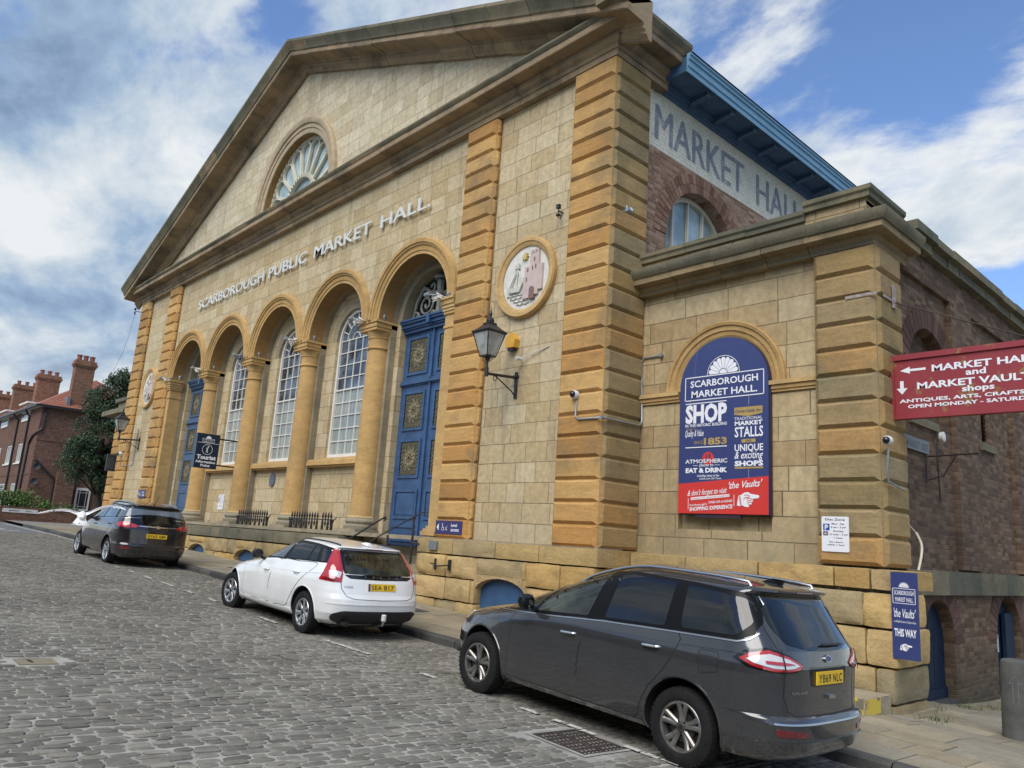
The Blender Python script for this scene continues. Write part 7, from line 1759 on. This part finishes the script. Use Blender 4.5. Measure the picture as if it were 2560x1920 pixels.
# ------------------------------------------------------------------ gull in flight
def gull():
    mb = MB(); R = []
    # body along local +x (head) from tail; pitched later
    for x, rw, rh in ((-.20, .035, .018), (-.14, .05, .035), (-.06, .065, .058), (.03, .078, .075), (.12, .075, .074), (.19, .052, .055), (.235, .040, .042), (.27, .036, .040), (.305, .024, .026), (.325, .010, .010)):
        R.append([(x, rw * math.cos(a), .012 * (x > .2) * 2 + rh * math.sin(a)) for a in [2 * PI * i / 20 for i in range(20)]])
    mb.rings(R)
    def wing(sg, pts):
        rs = []
        for (x, y, z, chord, th) in pts:
            ring = []
            for i in range(14):
                a = 2 * PI * i / 14; cx = math.cos(a); ring.append((x - chord * (.5 - .5 * cx) , sg * y, z + max(th, .0065) * math.sin(a) * (.55 + .45 * max(0, cx * .5 + .5)) - .03 * (.5 - .5 * cx)))
            rs.append(ring)
        mb.rings(rs)
    wing(1, [(.14, .02, .03, .17, .026), (.15, .10, .055, .165, .02), (.17, .20, .085, .155, .014), (.18, .30, .085, .14, .011), (.16, .40, .07, .115, .009), (.12, .50, .045, .085, .007), (.07, .58, .02, .05, .006), (.02, .64, .0, .02, .004)])
    wing(-1, [(.14, .02, .03, .17, .026), (.15, .10, .075, .17, .02), (.17, .20, .15, .16, .014), (.19, .30, .205, .14, .011), (.19, .40, .235, .115, .009), (.17, .50, .24, .085, .007), (.13, .58, .235, .05, .006), (.09, .63, .23, .02, .004)])
    for k in range(9):       # fanned tail feathers
        a = (k - 4) * .19; c, s_ = math.cos(a), math.sin(a); L = .21; w = .026
        q = [(-.10, .014 * (k - 4), -.01), (-.12 - L * c * .42, s_ * L * .62, -.07), (-.12 - L * c * .70, s_ * L, -.135)]; rs = []
        for (x, y, z), ww in zip(q, (.014, w, w * .75)):
            rs.append([(x + dx * s_, y + dy * ww * c, z + dz) for dx, dy, dz in ((0, -1, 0), (0, 0, .005), (0, 1, 0), (0, 0, -.004))])
        mb.rings(rs)
    for sg, pts in ((1, ((.44, .06), (.50, .045), (.56, .025), (.61, .01))), (-1, ((.44, .235), (.50, .24), (.56, .235), (.61, .23)))):
        for i, (y, z) in enumerate(pts):
            x = .08 - i * .03; mb.rings([[(x, sg * y, z - .008), (x, sg * (y + .03), z - .008), (x, sg * (y + .03), z + .005), (x, sg * y, z + .005)], [(x - .14, sg * (y + .05), z - .022), (x - .14, sg * (y + .068), z - .022), (x - .14, sg * (y + .068), z - .010), (x - .14, sg * (y + .05), z - .010)]])
    o = mb.build('gull', 'feather_white', None, smooth='all')
    md = o.modifiers.new('r', 'REMESH'); md.mode = 'VOXEL'; md.voxel_size = .0055; md.use_smooth_shade = True
    bpy.context.view_layer.update(); me = bpy.data.meshes.new_from_object(o.evaluated_get(bpy.context.evaluated_depsgraph_get())); o.modifiers.clear(); o.data = me
    t = NT('gull_plumage', .75, .3); v = t.coord(); sp = t.n('ShaderNodeSeparateXYZ'); t.l(v, sp.inputs[0]); ab = t.math('ABSOLUTE', sp.outputs[1])
    under = t.ramp(t.math('MULTIPLY_ADD', t.noise(v, 14, 3), .05, ab), [(.10, (0, 0, 0)), (.14, (1, 1, 1)), (.58, (1, 1, 1)), (.66, (.0, .0, .0))])
    edge = t.ramp(t.math('ADD', sp.outputs[0], .5), [(.52, (0, 0, 0)), (.56, (1, 1, 1)), (.655, (1, 1, 1)), (.68, (0, 0, 0))])
    c = t.mix(t.mix(1.0, under, edge, 'MULTIPLY'), (.78, .77, .74), (.36, .35, .33)); t.fin(c); o.data.materials.clear(); o.data.materials.append(t.m)
    mb = MB(); mb.lathe([(.012, 0), (.011, .03), (.004, .055)], (.318, 0, .02), 8, 'x'); mb.build('beak', 'alarm_yellow', o)
    tag(o, 'white gull flying low over the setts in front of the furthest car', 'gull')
    o.location = (-14.6, 3.72, 1.60)
    fwd = Vector((-.965, .25, 0)).normalized(); o.rotation_euler = (math.radians(2), math.radians(-8), math.atan2(fwd.y, fwd.x)); o.scale = (.9, .95, .9)
gull()

# ------------------------------------------------------------------ houses, garden wall, tree up the street
hs = thing('brick_terrace', 'red brick terrace with tiled hipped roof and tall chimneys beyond the tree', 'terrace', (-62, 12, 1.0))
YH, XH = 11.7, -60.0
def wins(): return [((-65.6, -63.8), 4.95, 6.36), ((-69.4, -67.5), 4.95, 6.36), ((-73.4, -71.6), 4.95, 6.36), ((-65.6, -63.8), 1.9, 3.5), ((-69.6, -67.6), 1.9, 3.5), ((-77.5, -75.5), 4.95, 6.36), ((-73.6, -71.6), 1.9, 3.5)]
mb = MB(); hl_ = [[(a, z0), (b, z0), (b, z1), (a, z1)] for (a, b), z0, z1 in wins()]
mb.prism([[(-120, .3), (XH, .3), (XH, 8.75), (-120, 8.75)]] + hl_, YH, YH + .3)
mb.box(XH - .3, XH, YH + .3, 20, .3, 8.75); mb.box(XH, XH + .5, 13.25, 14.35, .5, 4.35)
mb.box(-120, XH - .3, YH - .03, YH, 4.05, 4.12); mb.box(XH, XH + .03, YH, 19, 6.38, 6.46)
mb.build('wall', 'brick_house', hs)
mb = MB(); e = .35; zr, zt = 8.75, 11.7; y0, y1, xr_ = YH - e, 20.0, XH + e
mb.add([(-120, y0, zr), (xr_, y0, zr), (xr_, y1, zr), (-120, y1, zr), (-120, (y0 + y1) / 2, zt), (xr_ - 4.4, (y0 + y1) / 2, zt)], [(0, 1, 5, 4), (1, 2, 5), (2, 3, 4, 5)])
t = NT('pantiles', .75); geo = t.n('ShaderNodeNewGeometry'); sp = t.n('ShaderNodeSeparateXYZ'); t.l(geo.outputs['Position'], sp.inputs[0])
zz = t.math('FRACT', t.math('DIVIDE', sp.outputs[2], .16)); uu = t.math('FRACT', t.math('DIVIDE', t.math('ADD', sp.outputs[0], sp.outputs[1]), .28))
t.fin(t.mix(t.math('GREATER_THAN', zz, .22), (.10, .03, .02), t.ramp(t.noise(geo.outputs['Position'], 3, 4), [(.3, (.26, .085, .05)), (.7, (.34, .13, .08))])), t.bump(t.math('ADD', t.math('SINE', t.math('MULTIPLY', uu, 3.14)), zz), .8, .03))
rf = mb.build('roof', 'pantiles', hs)
mb = MB(); mb.box(-120, xr_ + .05, y0 - .12, y0, zr - .12, zr + .02); mb.box(xr_, xr_ + .12, y0, y1, zr - .12, zr + .02); mb.build('gutter', 'iron_black', rf)
mb = MB(); mb.box(-120, xr_ - .02, y0 + .02, YH, zr - .10, zr - .02); mb.box(XH, xr_ - .02, YH, y1, zr - .10, zr - .02); mb.build('soffit_board', 'white_paint', rf)
def chimney(x0, x1, ya, yb, z0, z1, pots):
    mb = MB(); mb.box(x0, x1, ya, yb, z0, z1 - .5)
    for e_, a, b in ((.06, z1 - .5, z1 - .38), (.12, z1 - .38, z1 - .2), (.05, z1 - .2, z1)): mb.box(x0 - e_, x1 + e_, ya - e_, yb + e_, a, b)
    c = mb.build('chimney', 'brick_chimney', rf)
    for k in range(pots):
        mb = MB(); t_ = (k + .5) / pots; mb.lathe([(.16, 0), (.15, .30), (.19, .33), (.19, .40), (.13, .40)], ((x0 + x1) / 2 if (x1 - x0) < (yb - ya) else x0 + (x1 - x0) * t_, ya + (yb - ya) * t_ if (x1 - x0) < (yb - ya) else (ya + yb) / 2, z1), 10); mb.build('chimney_pot', 'terracotta', c)
chimney(-60.9, -60.2, 13.3, 14.55, 8.9, 12.35, 3); chimney(-77.4, -76.4, 14.2, 15.9, 9.5, 13.4, 3); chimney(-87, -86, 14.2, 16.2, 9.5, 13.5, 3); chimney(-96, -94.5, 14.2, 16.2, 9.5, 13.4, 3)
mb = MB(); mb.box(-61.1, -60.0, 13.1, 13.3, 9.0, 9.6); mb.build('lead_flashing', 'lead_grey', rf)
for (a, b), z0, z1 in wins():
    mb = MB(); n = 3
    mb.prism([[(a, z0), (b, z0), (b, z1), (a, z1)]] + [[(a + .08 + (b - a - .08) * k / n, z0 + .1), (a + (b - a - .08) * (k + 1) / n, z0 + .1), (a + (b - a - .08) * (k + 1) / n, z1 - .1), (a + .08 + (b - a - .08) * k / n, z1 - .1)] for k in range(n)], YH + .04, YH + .12)
    mb.box(a - .1, b + .1, YH - .08, YH + .1, z0 - .1, z0 - .002); w_ = mb.build('window', 'white_paint', hs)
    mb = MB(); mb.box(a + .02, b - .02, YH + .10, YH + .11, z0 + .02, z1 - .02); mb.build('pane', 'pane_mid', w_)
for a, b in ((-65.8, -63.4), (-73.2, -70.8), (-81, -78.6)):
    mb = MB(); mb.box(a, b, YH - .05, YH + 2.2, 7.95, 9.15); mb.box(a - .2, b + .2, YH - .35, YH + 2.5, 9.15, 9.27); d_ = mb.build('dormer', 'white_paint', hs)
    mb = MB()
    for k in range(3): mb.box(a + .12 + (b - a - .12) * k / 3, a + (b - a - .12) * (k + 1) / 3, YH - .06, YH - .052, 8.15, 8.55); mb.box(a + .12 + (b - a - .12) * k / 3, a + (b - a - .12) * (k + 1) / 3, YH - .06, YH - .052, 8.62, 9.02)
    mb.build('pane', 'pane_mid', d_)
for pts in ([(-63.0, y0 - .06, 8.6), (-63.2, YH - .08, 8.2), (-63.2, YH - .08, 1.0)], [(-67.0, y0 - .06, 8.6), (-66.8, YH - .08, 8.2), (-66.6, YH - .08, 1.0)], [(XH + .3, YH + .1, 8.6), (XH + .1, YH + .25, 8.3), (XH + .08, YH + .2, 7.2), (XH + .08, YH - .05, 6.9), (-61, YH - .08, 6.7), (-61.8, YH - .08, 6.2), (-62, YH - .08, 1.0)], [(XH + .1, 11.85, 5.05), (XH + .12, 13.1, 3.9), (XH + .12, 13.15, 3.6), (XH + .12, 13.15, 1.0)]):
    mb = MB(); mb.tube(pts, .07, 6); mb.build('drainpipe', 'iron_black', hs)
for y, z in ((11.95, 4.6), (11.95, 3.6)):
    mb = MB(); mb.lathe([(.02, 0), (.16, .05), (.23, .11), (.22, .12), (.15, .07), (.02, .03)], (XH + .15, y, z), 18, 'x'); mb.build('satellite_dish', 'grey_panel', hs)
mb = MB(); mb.box(XH, XH + .12, 14.62, 15.55, 1.0, 3.42); dr_ = mb.build('door_frame', 'white_paint', hs)
mb = MB(); mb.prism([[(14.74, 2.0), (15.43, 2.0), (15.43, 3.25), (14.74, 3.25)]], XH + .12, XH + .13, 'x'); gd = mb.build('door_glass', 'pane_dark', dr_)
mb = MB()
for y in (14.88, 15.29): mb.box(XH + .13, XH + .14, y - .012, y + .012, 2.0, 3.25)
for z in (2.14, 3.1): mb.box(XH + .13, XH + .14, 14.74, 15.43, z - .012, z + .012)
mb.build('glazing_bar', 'white_paint', gd)
# dark passage wall behind the tree
mb = MB(); mb.box(-59.6, -59.0, 16.2, 22, .5, 5.2); o = mb.build('yard_wall', 'brick_dark', None, (-59.3, 19, .5)); tag(o, 'dark brick yard wall in the gap behind the tree', 'wall')
# garden wall with nameplate
XW = -47.0; gzb = road_z(XW, 9) - .2
mb = MB(); mb.box(XW - .25, XW, 7.2, 12.2, gzb, 1.70); mb.box(XW - .28, XW + .03, 7.2, 12.2, 1.70, 1.79); mb.box(-75, XW - .25, 7.2, 7.45, gzb, 1.75); o = mb.build('garden_wall', 'brick_house', None, (XW, 10, gzb)); tag(o, 'low red brick garden wall at the corner by the terrace', 'wall')
mb = MB(); mb.box(XW, XW + .03, 8.25, 9.84, 1.50, 1.695); o = mb.build('street_nameplate', 'plastic_white', None, (XW, 9, 1.5)); tag(o, 'long white street nameplate with black letters on the low garden wall', 'nameplate')
mb = MB(); P = lambda u, v, w=0: (XW + .033 + w, u, v); put_text(mb, 'MARKET', 8.55, 9.02, 1.555, .085, P, bold=.01); put_text(mb, 'WAY', 9.27, 9.58, 1.555, .085, P, bold=.01); mb.build('lettering', 'print_black', o, recalc=False)
def leafclump(mb, c, rad, n, size, r, squash=(1, 1, 1)):
    for i in range(n):
        d = Vector((r.gauss(0, 1), r.gauss(0, 1), r.gauss(0, 1))).normalized() * rad * (r.random() ** .45)
        p = Vector(c) + Vector((d.x * squash[0], d.y * squash[1], d.z * squash[2])); s = size * r.uniform(.6, 1.3)
        a = Vector((r.gauss(0, 1), r.gauss(0, 1), r.gauss(0, 1))).normalized(); b = a.orthogonal().normalized(); b.rotate(Matrix.Rotation(r.uniform(0, 6.28), 3, a)); cc = a.cross(b)
        mb.add([tuple(p - b * s), tuple(p - cc * s * .5), tuple(p + b * s), tuple(p + cc * s * .5)], [(0, 1, 2, 3)])
def bush(x, y, w, h, label, mat, seed, dens=700):
    r = random.Random(seed); z = road_z(x, 9) ; mb = MB()
    for k in range(7): leafclump(mb, (x + r.uniform(-.3, .3) * w, y + r.uniform(-.45, .45) * w, z + h * r.uniform(.35, .8)), h * .32, dens // 7, .07, r)
    o = mb.build('garden_shrub', mat, None, (x, y, z), recalc=False); tag(o, label, 'shrub', 'shrubs behind the garden wall')
    mb = MB()
    for k in range(4): mb.tube([(x, y, z), (x + r.uniform(-.3, .3) * w, y + r.uniform(-.4, .4) * w, z + h * .7)], .02, 5)
    mb.build('stem', 'bark', o)
bush(-49, 7.9, 1.4, 1.9, 'bright green shrub at the left edge behind the garden wall', 'leaf_bright', 1, 1500); bush(-49, 9.0, 1.5, 1.75, 'bright green shrub above the middle of the street nameplate', 'leaf_bright', 2, 1500)
bush(-49.5, 10.7, 1.2, 1.55, 'smaller loose shrub against the brick end wall', 'leaf_bright', 3, 800); bush(-50, 12.0, .7, 1.3, 'thin little shrub beside the drainpipe', 'leaf_bright', 4, 400)
def tree():
    r = random.Random(12); root = thing('street_tree', 'dense dark evergreen tree leaning over the pavement between terrace and hall', 'tree', (-48.6, 13.2, .8))
    mb = MB(); mb.tube([(-48.6, 13.2, .6), (-48.6, 13.1, 2.2), (-48.8, 12.9, 3.8), (-48.6, 12.8, 6)], [.28, .22, .18, .08], 10)
    for k in range(14):
        a = r.uniform(0, 6.28); z0 = r.uniform(2.6, 5.5); L = r.uniform(1.0, 2.0); mb.tube([(-48.7, 12.9, z0), (-48.7 + L * .6 * math.cos(a), 12.9 + L * .6 * math.sin(a), z0 + .7), (-48.7 + L * math.cos(a), 12.9 + L * math.sin(a), z0 + 1.1)], [.08, .05, .02], 6)
    mb.build('trunk', 'bark', root, smooth=True)
    mb = MB(); cl = []
    # crown: lobes inside an uneven envelope
    env = [(3.2, 11.9, 15.0, .9), (4.4, 11.2, 15.4, 1.3), (5.4, 11.0, 15.6, 1.4), (6.4, 11.3, 15.6, 1.4), (7.4, 11.6, 15.6, 1.3), (8.4, 11.9, 15.4, 1.1), (9.2, 12.5, 15.2, .9), (9.9, 13.1, 15.0, .5)]
    for k in range(165):
        z = r.uniform(3.2, 9.9); y0_ = np.interp(z, [e[0] for e in env], [e[1] for e in env]); y1_ = np.interp(z, [e[0] for e in env], [e[2] for e in env]); dx = np.interp(z, [e[0] for e in env], [e[3] for e in env])
        c = (-48.6 + r.uniform(-1, 1) * dx, r.uniform(y0_ + .2, y1_ - .2), z); leafclump(mb, c, r.uniform(.35, .78), 270, .080, r, (1, 1, .7))
    for k in range(64):
        z = r.uniform(3.2, 10.2); y = r.choice([np.interp(z, [e[0] for e in env], [e[1] for e in env]), np.interp(z, [e[0] for e in env], [e[2] for e in env])]); leafclump(mb, (-48.6 + r.uniform(-.5, 1.2), y + r.uniform(-.15, .15), z), .32, 90, .055, r)
    mb.build('crown', 'leaf_dark', root, recalc=False)
tree()

# ------------------------------------------------------------------ the other side of the street, behind the viewer
opp = thing('timbered_house', 'black and white timbered house across the street', 'house', (-6, -9.5, 0))
mb = MB(); mb.box(-30, 14, -16, -9.5, -1.5, 7.0); mb.build('wall', 'grey_stone', opp)
mb = MB()
for k in range(23): mb.box(-30 + k * 2 - .12, -30 + k * 2 + .12, -9.5, -9.44, -1.5, 7.0)
for z in (.9, 3.2, 3.5, 5.2, 6.8): mb.box(-30, 14, -9.5, -9.43, z, z + .22)
for k in range(22): mb.add([(-30 + 2 * k, -9.45, 3.7), (-30 + 2 * k + .25, -9.45, 3.7), (-28 + 2 * k, -9.45, 5.2), (-28.25 + 2 * k, -9.45, 5.2)], [(0, 1, 2, 3)])
mb.build('timbers', 'iron_black', opp)
mb = MB(); mb.prism([[(-8.9, 7.0), (-16.6, 7.0), (-12.75, 9.6)]], -30.4, 14.4, 'x'); mb.build('roof', 'slate', opp)
for k in range(9):
    mb = MB(); mb.box(-28 + k * 4.6, -26.4 + k * 4.6, -9.49, -9.42, 1.2, 2.7); mb.build('window', 'pane_dark', opp)
